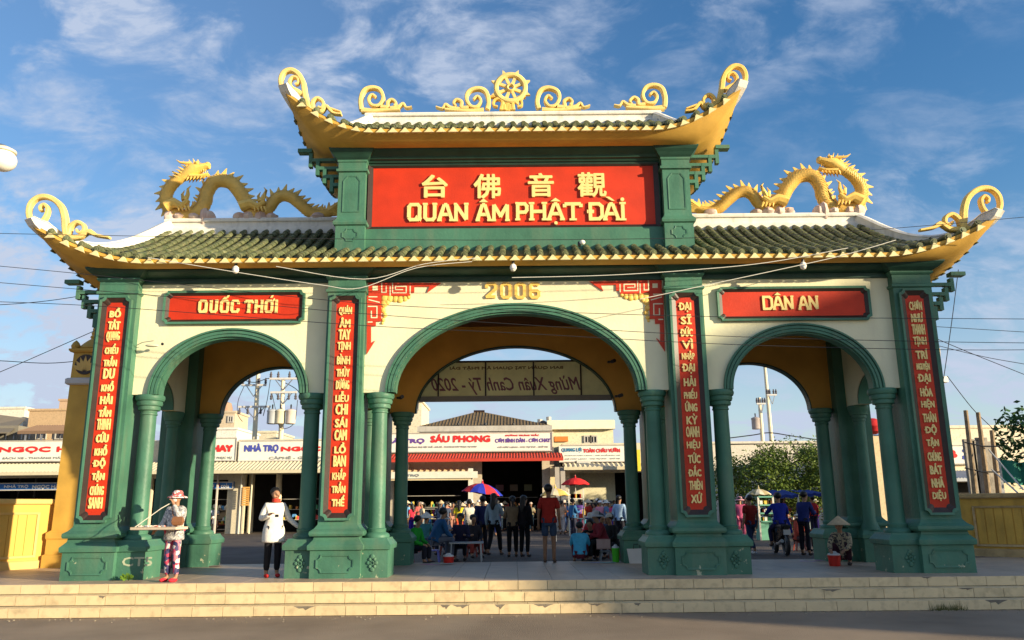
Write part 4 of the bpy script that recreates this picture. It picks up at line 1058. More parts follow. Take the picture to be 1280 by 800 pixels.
def shell(parent, x0, x1, Y, depth, z1, openings, matw, zo=3.3):
    """front wall with openings (x0, x1, top) and a dark room behind"""
    xs = sorted(openings); m = MB(); cur = x0
    for a, b, t in xs:
        if a > cur: m.box(cur, a, Y, Y + .25, GZ, z1)
        m.box(a, b, Y, Y + .25, t, z1); cur = b
    if cur < x1: m.box(cur, x1, Y, Y + .25, GZ, z1)
    m.build('wall', matw, parent)
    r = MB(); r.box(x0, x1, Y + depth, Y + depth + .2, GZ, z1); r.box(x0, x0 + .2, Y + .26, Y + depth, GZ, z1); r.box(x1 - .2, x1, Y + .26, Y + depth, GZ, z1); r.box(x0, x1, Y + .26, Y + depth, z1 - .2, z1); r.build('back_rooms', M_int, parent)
def goods(parent, x0, x1, y, z0, z1, cols, n=40):
    ms = [flat('goods %d' % i, c) for i, c in enumerate(cols)]
    m = MB()
    for z in (z0, (z0 + z1) / 2, z1): m.box(x0, x1, y, y + .4, z - .03, z)
    m.build('shelf', M_concrete, parent)
    for i in range(n):
        w = rnd.uniform(.08, .22); hh = rnd.uniform(.12, .34); x = rnd.uniform(x0, x1 - w); z = rnd.choice((z0, (z0 + z1) / 2))
        if i < 24: MB().mould(x, x + w, y + .05, y + .3, [(z, 0), (z + hh * .8, 0), (z + hh, -.03)]).build('packed_goods', rnd.choice(ms), parent)
GC = [(.7, .1, .08), (.75, .55, .1), (.1, .3, .6), (.8, .78, .7), (.1, .4, .2), (.75, .3, .1)]
# A: long guest house at the left
YS = 32
x0, x1, _, _ = rect(-40, 500, 550, 577, YS)
sh = empty('guest_house', ((x0 + x1) / 2, YS, GZ), 'cream guest house on the left with white NGỌC HÂN signs', 'building')
cw = flat('cream house wall', (.62, .55, .40), dirt=.3)
shell(sh, -34, -7.3, YS, 5, 5.3, [(-30.5, -25.6, 3.2), (-21, -18.1, 3.1), (-17.6, -16.6, 3.0), (-15.6, -9, 3.3)], cw)
sign(sh, -60, 96, 550, 578, YS - .3, M_signw, [('NGỌC HÂN', -2, 118, 556, 567.5, M_txr, .035), ('SÁCH XE - THOÁNG MÁT PHỤC VỤ', 3, 110, 570, 575, M_txg, .01)])
sign(sh, 200, 296.5, 547, 577, YS - .3, M_signw, [('QUÁN CHAY', 214, 292, 554, 567, M_txr, .05), ('SÁCH XE - THOÁNG MÁT PHỤC VỤ', 218, 290, 570, 575, M_txg, .01)])
sign(sh, 297.5, 486, 549, 577, YS - .3, M_signw, [('NHÀ TRỌ', 305, 349, 554, 567, M_txb, .03), ('NGỌC HÂN ', 351, 442, 556, 566, M_txr, .035), ('CÀPHÊ - GIẢI KHÁT', 336, 416, 569, 574.5, M_txg, .012)])
awning(sh, -31, -7.4, YS - .3, YS - 1.9, 4.0, 3.45, flat('pale striped awning', (.62, .55, .38)), 110)
sgb = flat('blue sign board', (.03, .16, .50), rough=.4)
sign(sh, -10, 76, 603, 613.5, YS - .2, sgb, [('NHÀ TRỌ', 5, 36, 605.5, 611, M_txw, .012), ('NGỌC HÂN', 40, 80, 605, 612, M_txw, .02)])
sign(sh, 236, 292, 602, 612, YS - .2, sgb, [('NGỌC HÂN', 232 + 8, 268, 604.5, 610.5, M_txw, .02), ('cola', 276, 287, 604.5, 610, M_txw, .006)])
q = rect(271, 274.5, 603.5, 610, YS - .24); MB().rings([[( (q[0] + q[1]) / 2 + .09 * math.cos(k * .628), y, (q[2] + q[3]) / 2 + .11 * math.sin(k * .628)) for k in range(10)][::-1] for y in (YS - .235, YS - .2)][::-1]).build('round_emblem', M_txr, sh)
for (u, c) in ((269, (.55, .5, .45)), (299, (.75, .7, .6)), (312, (.7, .66, .5))):
    q = rect(u, u + 4, 586, 663, YS - .4); MB().box(q[0], q[1], YS - .5, YS - .35, GZ, 3.4).build('post', flat('post paint %d' % u, c), sh)
q = rect(303, 313, 608, 632, YS - .4)
rk_ = MB()
for k in range(9): z = q[2] + (q[3] - q[2]) * k / 9; rk_.box(q[0], q[1], YS - .55, YS - .5, z, z + .09)
rk_.build('orange_shutter', flat('orange shutter', (.75, .38, .10)), sh)
goods(sh, -18.5, -16.5, YS + .6, .7, 1.9, GC); goods(sh, -14, -10, YS + 1.6, .7, 1.9, GC, 30)
# upper houses behind on the left
def house(name, label, u0, u1, v0, v1, Y, c, wins=(), depth=5, parapet=True, roofc=None, group=None):
    x0, x1, z0, z1 = rect(u0, u1, v0, v1, Y)
    e = empty(name, ((x0 + x1) / 2, Y, GZ), label, 'building', group)
    mt = flat('house wall %d %d %d' % tuple(int(100 * k) for k in c), c, dirt=.35)
    MB().box(x0, x1, Y, Y + depth, GZ, z1).build('wall', mt, e)
    if parapet: MB().mould(x0, x1, Y, Y + depth, [(z1, .0), (z1, .08), (z1 + .15, .08)]).build('parapet', mt, e)
    for k, (a, b, c_, d) in enumerate(wins):
        q = rect(a, b, c_, d, Y); w = MB().box(q[0], q[1], Y - .03, Y - .01, q[2], q[3]).build('window', flat('dark window glass', (.05, .05, .06), rough=.15), e)
        frame_ring(MB(), [(q[0] - .08, q[2] - .08), (q[1] + .08, q[2] - .08), (q[1] + .08, q[3] + .08), (q[0] - .08, q[3] + .08)], [(q[0], q[2]), (q[1], q[2]), (q[1], q[3]), (q[0], q[3])], Y - .08, Y, Y - .08).build('window_frame', M_concrete, w)
        MB().box((q[0] + q[1]) / 2 - .03, (q[0] + q[1]) / 2 + .03, Y - .07, Y - .031, q[2], q[3]).build('mullion', M_concrete, w)
    return e
house('house', 'white walled house with flat roof at the left edge above the red sign', -50, 31, 511, 560, 44, (.74, .70, .58))
house('house', 'tan plastered house with rusty awning left of the ochre pillar', 31, 120, 513, 560, 42, (.55, .38, .22), [(45, 58, 536, 548), (70, 82, 537, 548)])
house('rooftop_block', 'small tan rooftop block just left of the ochre pillar', 73, 100, 501, 515, 44, (.52, .36, .24), depth=3)
e = empty('tin_roof_shed', (-32, 37, GZ), 'grey tin roofed shed at the left edge behind the white sign', 'shed')
q = rect(-50, 24, 528, 548, 37)
MB().box(q[0], q[1], 37, 39, GZ, q[3] - .2).build('wall', flat('grey shed wall', (.22, .2, .16)), e)
MB().add([(q[0], 36.2, q[2] + .3), (q[1], 36.2, q[2] + .3), (q[1] - .8, 39, q[3] + .5), (q[0], 39, q[3] + .9), (q[0], 36.2, q[2] + .22), (q[1], 36.2, q[2] + .22), (q[1] - .8, 39, q[3] + .42), (q[0], 39, q[3] + .82)], [(0, 1, 2, 3), (4, 7, 6, 5), (0, 4, 5, 1)]).build('roof', flat('old tin roof', (.2, .17, .13)), e)
for k in range(14): MB().box(q[0] + k * .5, q[0] + k * .5 + .06, 36.9, 36.95, q[2] - .1, q[2] + .3).build('railing_bar', M_metal, e)
awn = empty('rusty_awning', (-26.5, 36, GZ), 'dark rusty tin awning on the tan house left of the pillar', 'awning')
q = rect(22, 88, 537, 541, 36); awning(awn, q[0], q[1], 38, 36, q[3] + .5, q[2] + .1, flat('rusty tin', (.22, .14, .09)), 20, 'sheet')
for u in (30, 50, 84): p = at(u, 549, 36.1); MB().box(p.x, p.x + .08, 36.1, 36.2, GZ, q[2] + .1).build('prop', M_metal, awn)
house('house', 'white house with a sloping wall seen through the left arch', 262, 296, 537, 560, 40, (.76, .73, .66))
hs_ = house('rooftop_block', 'tan rooftop block with a round water tank through the left arch', 270, 294, 516, 538, 44, (.56, .46, .33), [(286, 291, 521, 527)], depth=3)
p = at(279, 512, 45); MB().lathe((p.x, 45.5, p.z - .35), [(0, .5), (.5, .52), (.9, .4), (1.0, .1)], 14).build('water_tank', flat('brown water tank', (.35, .22, .15)), hs_, smooth=True)
house('house', 'low brown roofed house behind the poles through the left arch', 296, 345, 541, 560, 46, (.6, .55, .42))
house('house', 'plain cream tall house seen beside the left column of the middle arch', 470, 527, 503, 545, 40, (.70, .62, .46), [(519, 523, 506, 511)])
# B: eating house with hipped roof
x0, x1, _, _ = rect(492, 690, 539, 566, YS)
sb = empty('eating_house', (-2.4, YS, GZ), 'house with brown hipped roof and white SÁU PHONG sign over a red awning', 'building')
shell(sb, -7.3, 2.3, YS, 7, 5.6, [(-7.0, -2.6, 3.0), (-1.9, 1.6, 4.0)], flat('buff house wall', (.58, .50, .38), dirt=.3))
sign(sb, 466, 690, 539.5, 566, YS - .25, M_signw, [('NHÀ TRỌ', 470, 531, 547, 556, M_txd, .025), ('SÁU PHONG', 538, 613, 542, 553.5, M_txr, .035), ('PHÒNG TRỌ TẬP THỂ - GIÁ RẺ - THOÁNG MÁT PHỤC VỤ 24/24', 511, 596, 556.5, 560.5, M_txg, .008),
      ('ĐƯỜNG TRƯNG TRẮC', 632, 674, 542, 545.5, M_txr, .01), ('CƠM BÌNH DÂN - CƠM CHAY', 619, 688, 546.5, 553.5, M_txd, .012), ('CÓ MÁY LẠNH - WC TỰ DO - GIỮ XE', 622, 685, 557, 560.5, M_txg, .008)])
awning(sb, -7.2, 2.75, YS - .26, YS - 1.6, 4.35, 4.0, flat('red tin awning', (.50, .05, .03)), 60)
q = rect(505, 600, 577, 600, 29.5)
aw2 = awning(sb, -7.2, -2.4, YS - .3, 29.4, 3.5, 2.95, flat('cream cloth awning', (.68, .55, .34)), 14, 'cloth_awning')
q = rect(478, 597, 589, 598.5, 29.3); MB().box(q[0], q[1], 29.3, 29.36, q[2], q[3]).build('valance', flat('white valance', (.72, .68, .56)), sb)
q = rect(508, 524, 592.5, 596.5, 29.3); text_into(MB(), 'TRỌ', q[0], q[1], q[2], q[3], 29.28, 0, .012).build('lettering', M_txg, sb)
MB().box(-2.55, -2.3, 29.5, 29.75, GZ, 3.4).build('post', flat('white post', (.7, .66, .55)), sb)
rz_ = rect(530, 690, 533, 514, 34)
pk = at(599, 515, 36.5); zb = at(600, 532, 33).z
xa, xb = at(524, 532, 33).x, at(688, 532, 33).x
tz = 12; nn_ = 40
roofm = MB(); roofm.add([(xa, 33, zb), (xb, 33, zb), (xb, 40, zb), (xa, 40, zb), (pk.x - .25, 36.5, pk.z), (pk.x + .25, 36.5, pk.z)], [(0, 1, 5, 4), (1, 2, 5), (2, 3, 4, 5), (3, 0, 4)])
for x_, z_ in ((-6.9, 3.3), (3.6, 3.4)): MB().mould(x_, x_ + .8, YS - .35, YS, [(z_ - .0, 0), (z_ + .5, 0)]).build('air_conditioner', flat('air conditioner casing', (.6, .58, .52)), sb)
hr_ = roofm.build('hipped_roof', mat('brown tiled roof', (.20, .14, .075), .8, .2, 3, .4, 30, .2, coord='World', dirt=.3, dirtc=(.12, .1, .06)), sb)
m = MB()
for k in range(1, nn_):
    x = xa + (xb - xa) * k / nn_; f = min((x - xa) / (pk.x - xa), (xb - x) / (xb - pk.x)); f = min(f, .985)
    m.tube([(x, 33, zb + .02), (x, 33 + 3.5 * f, zb + (pk.z - zb) * f + .02)], .018, 4)
m.build('roof_ribs', MC['brown tiled roof'], hr_, kind='stuff')
m = MB().box(xa - .1, xb + .1, 32.9, 33.05, zb - .35, zb - .02); m.build('gutter', M_concrete, hr_)
MB().tube([(pk.x - .35, 36.5, pk.z + .02), (pk.x + .35, 36.5, pk.z + .02)], .1, 8).build('ridge_cap', M_dark, hr_)
MB().box(xa, xb, 33.1, 39, 5.0, zb - .1).build('upper_wall', flat('buff house wall', (.5, .4, .3)), sb)
for u in (573, 607, 642): p = at(u, 530.5, 32.95); MB().lathe((p.x, 32.95, p.z - .08), [(0, .03), (.05, .09), (.15, .09), (.18, .03)], 8).build('roof_lamp', M_black, sb)
goods(sb, -1.6, 1.4, YS + 3.2, .6, 1.9, GC, 40)
for x_ in (-1.2, -.3, .6): MB().box(x_, x_ + .5, YS + 4.5, YS + 4.6, 2.3, 2.7).build('hanging_sign', flat('dull poster %d' % int(x_ * 10 + 20), (.35, .3 + x_ * .1, .22)), sb)
goods(sb, -6.6, -3.2, YS + .5, .7, 2.0, GC, 30); goods(sb, -6.4, -3.2, YS - 1.6, .45, 1.25, GC, 30)
q = rect(688, 697, 575, 604, YS - .3); MB().box(q[0], q[1], YS - .35, YS - .25, q[2] - .1, q[2] + .9).build('pale_poster', flat('pale poster', (.75, .62, .36)), sb)
# C: white house and sign at the right of it
sc_ = house('guest_house', 'pale yellow two storey house with a dark window right of the brown roof', 686, 766, 528, 555, 34, (.74, .68, .47), [(731.5, 737.5, 546, 553), (739, 745, 546, 553)], depth=4)
q = rect(686, 766, 526, 537, 33.8); MB().box(q[0] - .1, q[1] + .1, 33.6, 34.1, q[2], q[3]).build('balcony_parapet', flat('house wall 78', (.78, .74, .56)), sc_)
q = rect(693, 710, 545.5, 552, 33.9); MB().box(q[0], q[1], 33.85, 33.99, q[2], q[3]).build('orange_sign', flat('orange sign', (.72, .22, .05)), sc_)
for u, v in ((675, 531), (686, 528)): p = at(u, v, 36); MB().lathe((p.x, 36, p.z - .6), [(0, .12), (.7, .12), (.75, .16), (.95, .16)], 8).build('vent_pipe', M_concrete, sc_)
p = at(679, 531, 35); MB().ell((p.x, 35, p.z), (.28, .3, .28), 10, 6).build('water_tank', M_black, sc_, smooth=True)
sd_ = empty('lodging_house', (5.5, YS, GZ), 'low lodging house with a white QUANG LỢI sign right of the red awning', 'building')
shell(sd_, 2.8, 9.5, YS, 5, 4.9, [(3.2, 9.1, 3.2)], cw)
sign(sd_, 699, 790, 555.5, 578, YS - .25, M_signw, [('QUANG LỢI', 702, 727, 559, 566, flat('teal lettering', (.05, .2, .35)), .012), ('TOÀN CHÂU VƯỜN', 729, 775, 559, 566, M_txr, .015), ('PHÒNG MÁY LẠNH - CÓ CHỖ ĐẬU XE', 706, 775, 568, 570.5, M_txg, .006), ('CÓ MÁY LẠNH - WC TỰ DO - GIỮ XE', 706, 775, 572, 575, M_txg, .006)])
awning(sd_, 2.8, 9.4, YS - .3, YS - 1.2, 3.75, 3.5, flat('pale striped awning', (.6, .5, .3)), 24)
for u in (695, 702): q = rect(u, u + 4, 580, 660, YS - 1); MB().box(q[0], q[1], YS - 1.1, YS - .9, GZ, 3.5).build('post', flat('grey post', (.42, .38, .33)), sd_)
sy = empty('yellow_sign', (7.3, 30, GZ), 'yellow upright sign glimpsed right of the middle arch column', 'sign')
q = rect(787, 800, 562, 589, 30); MB().box(q[0], q[1], 30, 30.1, q[2], q[3]).build('panel', flat('yellow sign panel', (.8, .62, .05)), sy); MB().box((q[0] + q[1]) / 2 - .04, (q[0] + q[1]) / 2 + .04, 30.02, 30.08, GZ, q[2]).build('post', M_metal, sy)
# D: right side buildings
house('house', 'low pale house behind the green tree seen through the right arch', 880, 1100, 553, 600, 40, (.66, .6, .5), [(1060, 1068, 570, 582)])
house('wall_block', 'plain tan wall seen between the right arch column and pylon', 1083, 1112, 545, 640, 16, (.7, .55, .34), depth=3, parapet=False)
e = empty('red_lantern', (at(1092, 536, 15).x, 15, at(1092, 536, 15).z), 'red lantern hanging above the tan wall right of the right arch', 'lantern')
MB().lathe(tuple(at(1092, 543, 15)), [(0, .1), (.1, .3), (.3, .38), (.5, .3), (.6, .1)], 12).build('shade', M_txr, e, smooth=True)
MB().tube([at(1092, 534, 15) + Vector((0, 0, 0)), at(1092, 527, 15)], .03).build('hanger', M_black, e)
e = empty('blue_roof', (at(1087, 532, 18).x, 18, 0), 'small blue roof edge above the tan wall right of the right arch', 'roof')
q = rect(1080, 1100, 527, 544, 18); MB().box(q[0], q[1], 18, 20, q[2], q[3]).build('sheet', flat('blue roof sheet', (.12, .22, .45)), e); MB().box(q[0] + .2, q[1] - .2, 18.2, 19.8, GZ, q[2]).build('wall', cw, e)
rb_ = house('house', 'long pale house right of the gate behind the wooden posts', 1150, 1330, 534, 600, 30, (.78, .68, .50), depth=6)
sign(rb_, 1140, 1213, 556, 581, 29.8, M_signw, [('B', 1182, 1196, 562, 573, M_txr, .05), ('0', 1203, 1209, 561, 566, M_txb, .01), ('8', 1203, 1209, 569, 574.5, M_txb, .01)])
q = rect(1150, 1215, 584, 590, 29.7); MB().box(q[0], q[1], 29.7, 29.9, q[2], q[3]).build('lower_sign', flat('cream sign', (.7, .62, .42)), rb_)
awning(rb_, at(1150, 600, 29).x, at(1300, 600, 29).x, 29.9, 28.2, 3.1, 2.6, flat('grey tin awning', (.45, .46, .48)), 40)
q = rect(1190, 1222, 603, 640, 29.6); MB().box(q[0], q[1], 29.6, 29.7, GZ, q[3]).build('doorway_shade_sheet', M_int, rb_)  # dark sheet before the wall, its colour stands in for shade in a doorway
# wooden posts with a grey board
for i, (u, v0, u1, lab) in enumerate(((1207, 513, 1216, 'leaning wooden post left of the grey boards behind the right wall'), (1225, 515, 1236, 'leaning wooden post in front of the grey boards behind the right wall'), (1245, 537, 1250, 'short wooden post right of the grey boards behind the right wall'))):
    a = at(u1 + 3, 640, 6); b = at(u, v0, 6); a.z = 0; a.y = 6 + i * .1; b.y = 6 + i * .1
    tag(MB().tube([a, a.lerp(b, .5) + Vector((.02, 0, 0)), b], [.075, .068, .055], 9).build('wooden_post', mat('grey brown pole wood', (.28, .2, .12), .85, .3, 8, .5, 20), smooth=True), lab, 'post')
e = empty('board_stack', (12.4, 6.4, 0), 'upright stack of weathered grey boards tied between the wooden posts', 'boards')
wm = mat('weathered grey board', (.34, .31, .27), .85, .25, 5, .4, 20, dirt=.3)
for k in range(6):
    u = 1211 + k * 5.6; a = at(u, 612, 6.4); b = at(u + 5, 545 + (k % 3) * 3 + abs(k - 2) * 2, 6.4)
    MB().box(a.x, b.x + .0, 6.35 + .02 * (k % 2), 6.42 + .02 * (k % 2), 0, b.z).build('board', wm, e)
for v in (553, 585): a, b = at(1206, v, 5.95), at(1250, v + 5, 5.95); MB().tube([a, a.lerp(b, .5) - Vector((0, 0, .05)), b], .02, 5).build('rope', M_black, e)
e = empty('bamboo_stay', (13.5, 5.2, 0), 'pair of thin pale stays slanting down to the right wall', 'pole')
for (u0, v0, u1, v1) in ((1236, 562, 1279, 612), (1240, 587, 1272, 616)): MB().tube([at(u0, v0, 5.8), at(u1, v1, 4.6)], .02, 6).build('stay', flat('pale stay', (.6, .58, .52)), e)
e = empty('green_tarpaulin', (15.5, 9, 0), 'green tarpaulin sheet at the right edge under the tree', 'tarpaulin')
q = rect(1253, 1320, 576, 605, 9)
m = MB(); m.rings([[(q[0] + (q[1] - q[0]) * k / 10, 9 + .1 * math.sin(k * 2), z + .05 * math.sin(k * 1.3)) for k in range(11)] for z in (q[2], q[3])], False, False); m.build('sheet', flat('green tarpaulin', (.03, .22, .16)), e, smooth=True)
for k in (0, 1): MB().box(q[k] - .04, q[k] + .04, 9, 9.08, 0, q[3] + .1).build('pole', M_metal, e)

# ================================================================== TREES
def leafmat(n, c): return mat(n, c, .6, .45, 1.2, .0, 30, .25, c2=tuple(x * 1.9 for x in c), coord='World')
M_leaf = leafmat('olive leaf', (.06, .09, .012)); M_leafd = leafmat('deep green leaf', (.02, .055, .012)); M_bark = mat('grey bark', (.16, .12, .08), .9, .3, 6, .6, 14)
def tree(label, loc, H, spread, clumps, lpc, ls, mleaf, zc=.62, seed=1, cat='tree', flatn=.6, name='tree', ymul=1):
    r = random.Random(seed); e = empty(name, loc, label, cat)
    x, y, z = loc; tk = MB(); tk.tube([(x, y, z - .1), (x + .1, y, z + H * .25), (x - .05, y + .05, z + H * .5)], [H * .035, H * .028, H * .02], 9)
    tk.build('trunk', M_bark, e, smooth=True)
    lf = MB()
    for i in range(clumps):
        a = r.uniform(0, 6.283); q = r.random() ** .5; cz = r.uniform(-1, 1)
        c = Vector((x + spread * q * math.cos(a), y + spread * ymul * q * math.sin(a), z + H * zc + H * (1 - zc) * cz * math.sqrt(max(0, 1 - q * q * .8))))
        if i < 9:
            MB().tube([(x - .05, y + .05, z + H * .45), tuple(Vector((x, y, z + H * .5)).lerp(c, .5) + Vector((0, 0, -.1))), tuple(c)], [H * .014, H * .009, H * .003], 6).build('limb', M_bark, e, smooth=True)
        cr = spread * r.uniform(.16, .3)
        for k in range(lpc):
            d = Vector((r.gauss(0, 1), r.gauss(0, 1), r.gauss(0, flatn))); d = d.normalized() * cr * r.random() ** .4; d.z -= .25 * d.length * (d.length / cr)
            p = c + d; t = Vector((r.uniform(-1, 1), r.uniform(-1, 1), r.uniform(-.6, .8))).normalized(); b = t.cross(Vector((r.uniform(-1, 1), r.uniform(-1, 1), r.uniform(-1, 1)))).normalized(); s_ = ls * r.uniform(.6, 1.3)
            lf.add([p - t * s_, p + b * s_ * .45, p + t * s_, p - b * s_ * .45], [(0, 1, 2, 3)])
    lf.build('crown', mleaf, e)
    return e
tree('broad olive green tree seen through the right arch behind the stalls', (13.6, 26, GZ), 4.3, 3.5, 95, 220, .085, M_leaf, seed=3)
tree('round dark green tree half hidden by the right arch column', (17.2, 27, GZ), 4.6, 2.2, 50, 160, .09, M_leafd, seed=5)
tree('leafy tree reaching in from the right edge above the green tarpaulin', (17.75, 8.2, 0), 5.0, 3.0, 46, 90, .11, M_leafd, zc=.62, seed=12)
pw = empty('weed_tuft', atz(151, 727, 0), 'small bright green weed at the foot of the left pedestal', 'weed')
m = MB(); c = atz(151, 727.5, 0); c.y = .02
for k in range(90):
    a = rnd.uniform(0, 6.28); l = rnd.uniform(.05, .14); t = Vector((math.cos(a) * .7, math.sin(a) * .3 - .25, rnd.uniform(.2, 1))).normalized(); b = t.cross(Vector((0, 1, .2))).normalized(); p = Vector((c.x, -.04, 0)) + t * l
    m.add([p - t * .03, p + b * .018, p + t * .03, p - b * .018], [(0, 1, 2, 3)])
m.build('leaves', leafmat('bright weed leaf', (.09, .17, .02)), pw)
for nm, (ua, ub), vv, n_, lab in (('grass_tuft', (1192, 1236), 770, 120, 'dry grass growing along the foot of the steps at the right'),):
    m = MB()
    for k in range(n_):
        p = atz(rnd.uniform(ua, ub), vv + rnd.uniform(-1, 1), -.5); p.y = YF - .66 + rnd.uniform(-.05, 0); hh = rnd.uniform(.04, .16); dx = rnd.uniform(-.05, .05)
        m.add([p, p + Vector((.012, 0, 0)), p + Vector((dx, -.02, hh))], [(0, 1, 2)])
    tag(m.build(nm, flat('dry grass blade', (.12, .12, .04))), lab, 'grass', kind='stuff')
m = MB()
for k in range(420):
    x = rnd.uniform(-9, 10) if k < 160 else rnd.uniform(4.6, 9.6); y = YF - .70 - abs(rnd.gauss(0, .05 if k >= 160 else .25)); s_ = rnd.uniform(.008, .026)
    m.box(x, x + s_, y, y + s_ * .8, -.5, -.5 + s_ * .6)
tag(m.build('gravel', flat('loose gravel', (.32, .27, .2))), 'loose gravel and chips strewn at the foot of the steps', 'gravel', kind='stuff')

# ================================================================== POLES, CABLES, LAMPS
def cable(pts, r, m, label, name='power_cable', cat='cable', n=6, group=None, Ys=None):
    P = catmull([tuple(p) for p in pts], n); return tag(MB().tube(P, r, 5).build(name, m, smooth=True), label, cat, group)
def upole(label, u0, v0, u1, v1, Y, arms, tr, lampy=False):
    a = at(u1, v1, Y); b = at(u0, v0, Y); x = (a.x + b.x) / 2
    e = empty('utility_pole', (x, Y, GZ), label, 'utility pole')
    MB().tube([(a.x, Y, GZ), (b.x, Y, b.z)], [.2, .12], 12).build('pole', flat('pale concrete pole', (.78, .68, .48)), e, smooth=True)
    for (v, ua, ub, sag) in arms:
        p, q_ = at(ua, v, Y), at(ub, v, Y); ar = MB().box(p.x, q_.x, Y - .2, Y - .1, p.z - .06, p.z + .06).build('crossarm', flat('pale steel', (.6, .58, .55)), e)
        m = MB(); mx = (p.x + q_.x) / 2; m.bar((mx, Y - .12, p.z - .7), (p.x * .6 + mx * .4, Y - .12, p.z - .05), .05, .05); m.bar((mx, Y - .12, p.z - .7), (q_.x * .6 + mx * .4, Y - .12, p.z - .05), .05, .05); m.build('brace', M_metal, e)
        for f in (.04, .3, .7, .96):
            xx = p.x + (q_.x - p.x) * f; MB().lathe((xx, Y - .15, p.z + (.06 if not sag else -.45)), [(0, .05), (.08, .09), (.14, .06), (.2, .09), (.26, .06), (.38, .04)], 8).build('insulator', flat('dark insulator', (.10, .09, .10)), e, smooth=True)
    for (u, v, c) in tr:
        p = at(u, v, Y - .35); tb = MB().lathe((p.x, Y - .5, p.z - .4), [(0, .26), (.03, .3), (.72, .3), (.76, .33), (.82, .3), (.9, .1)], 12).build('transformer', flat('transformer paint %d' % u, c), e, smooth=True)
        MB().lathe((p.x, Y - .5, p.z + .48), [(0, .04), (.25, .05), (.3, .02)], 6).build('bushing', M_black, tb)
    return e
upole('tall concrete pole with a white lower crossarm through the left arch', 323, 462, 318, 560, 34, [(482, 303, 334, 0), (509, 299, 339, 1)], [])
upole('concrete pole carrying three transformers seen through the left arch', 354, 474, 352, 560, 33, [(474, 338, 373, 0), (491, 339, 372, 1)], [(341, 522, (.4, .42, .44)), (351, 522, (.62, .56, .4)), (364, 522, (.58, .5, .44))])
upole('tall slim pole seen through the right arch', 956, 458, 966, 560, 46, [(494, 958, 970, 0)], [])
upole('shorter pole with one transformer seen through the right arch', 949, 497, 954, 560, 44, [(505, 945, 956, 0)], [(944, 530, (.35, .3, .28))])
tp = empty('lamp_pole', (at(1172, 480, 9).x, 9, 0), 'pale pole with a small lamp close behind the right end of the gate', 'pole')
a, b = at(1186, 660, 9), at(1171, 436, 9); MB().tube([(a.x, 9, 0), b], [.11, .09], 10).build('pole', flat('pale yellow pole', (.66, .52, .3)), tp, smooth=True)
p = at(1180, 475, 8.9); MB().box(p.x - .15, p.x + .08, 8.8, 9.0, p.z - .08, p.z + .1).build('lamp', M_bulb, tp); MB().tube([p, at(1176, 470, 9)], .03).build('bracket', M_black, tp)
cable([at(u, v, 33.4) for u, v in ((302, 474), (318, 478), (336, 473), (350, 476), (372, 488), (385, 510))], .025, M_cable, 'looping cable between the two poles through the left arch')
cable([at(u, v, 33.2) for u, v in ((305, 483), (298, 500), (297, 517), (303, 527))], .02, M_cable, 'jumper wire hanging left of the taller left arch pole')
cable([at(u, v, 32.6) for u, v in ((340, 492), (344, 510), (348, 530), (355, 536), (368, 528), (372, 500))], .02, M_cable, 'jumper wire looping below the transformers')
cable([at(u, v, 33.0) for u, v in ((338, 474), (334, 500), (329, 520), (332, 507))], .02, M_cable, 'jumper wire hanging between the two left arch poles')
cable([at(u, v, 44) for u, v in ((900, 549), (940, 544), (962, 541), (990, 545), (1030, 551))], .04, M_cable, 'cable sagging above the tree through the right arch')
cable([at(u, v, 40) for u, v in ((900, 556), (960, 555), (1030, 556))], .03, M_cable, 'lower straight cable above the tree through the right arch')
YCAB = -1.2
for i, (pts, lab) in enumerate((
    ([(-40, 291), (110, 294), (300, 297), (640, 300), (1000, 293), (1320, 268)], 'thin cable crossing the front of the main roof'),
    ([(-40, 350), (128, 364), (300, 378), (440, 391), (640, 405), (900, 420), (1165, 427), (1320, 429)], 'thin cable crossing the front just above the middle arch crown'),
    ([(-40, 329), (128, 345), (440, 378), (640, 388), (900, 396), (1165, 398), (1320, 399)], 'thin cable crossing the front through the year digits'),
    ([(-40, 376), (128, 383), (440, 406), (640, 416), (900, 430), (1165, 437), (1320, 437)], 'thin cable crossing the front over the arch bands'))):
    cable([at(u, v, YCAB - .1 * i) for u, v in pts], .006, M_cable, lab)
for pts, lab, Y in (([(-40, 478), (0, 465), (108, 418), (135, 406)], 'cable slanting up to the far left pylon', 1.0), ([(-40, 450), (0, 451), (60, 454), (110, 450)], 'cable sagging beside the ochre pillar', 6), ([(-40, 381), (0, 381), (60, 376), (125, 366)], 'cable meeting the left end of the gate', 1.0),
                    ([(1198, 337), (1190, 400), (1180, 470), (1176, 490)], 'steep cable rising from the lamp pole at the right', 6), ([(1165, 421), (1210, 440), (1280, 468), (1320, 484)], 'cable sagging down to the right edge', 8), ([(1172, 432), (1230, 446), (1280, 455), (1320, 462)], 'upper cable running to the right edge', 10), ([(1184, 470), (1215, 510), (1240, 535), (1262, 560)], 'thin cable falling behind the wooden posts', 7),
                    ([(1165, 408), (1280, 415), (1320, 417)], 'level cable right of the gate', 12)):
    cable([at(u, v, Y) for u, v in pts], .008 if Y < 5 else .011, M_cable, lab)
for pts, lab in (([(185, 322), (300, 341), (400, 356), (450, 360), (520, 335), (590, 327)], 'white cord of the bulbs draped across the left pylon'), ([(345, 333), (455, 349), (530, 330), (600, 322)], 'white cord hooked at the top of the middle left pylon'),
                 ([(640, 347), (760, 344), (870, 337), (960, 328), (1060, 310)], 'white cord of the bulbs under the right half of the eave'), ([(800, 374), (880, 357), (960, 340), (1050, 320), (1120, 300)], 'white cord slanting up to the right roof')):
    cable([at(u, v, -.5) for u, v in pts], .007, M_cord, lab, 'hanging_cable', 'cable')
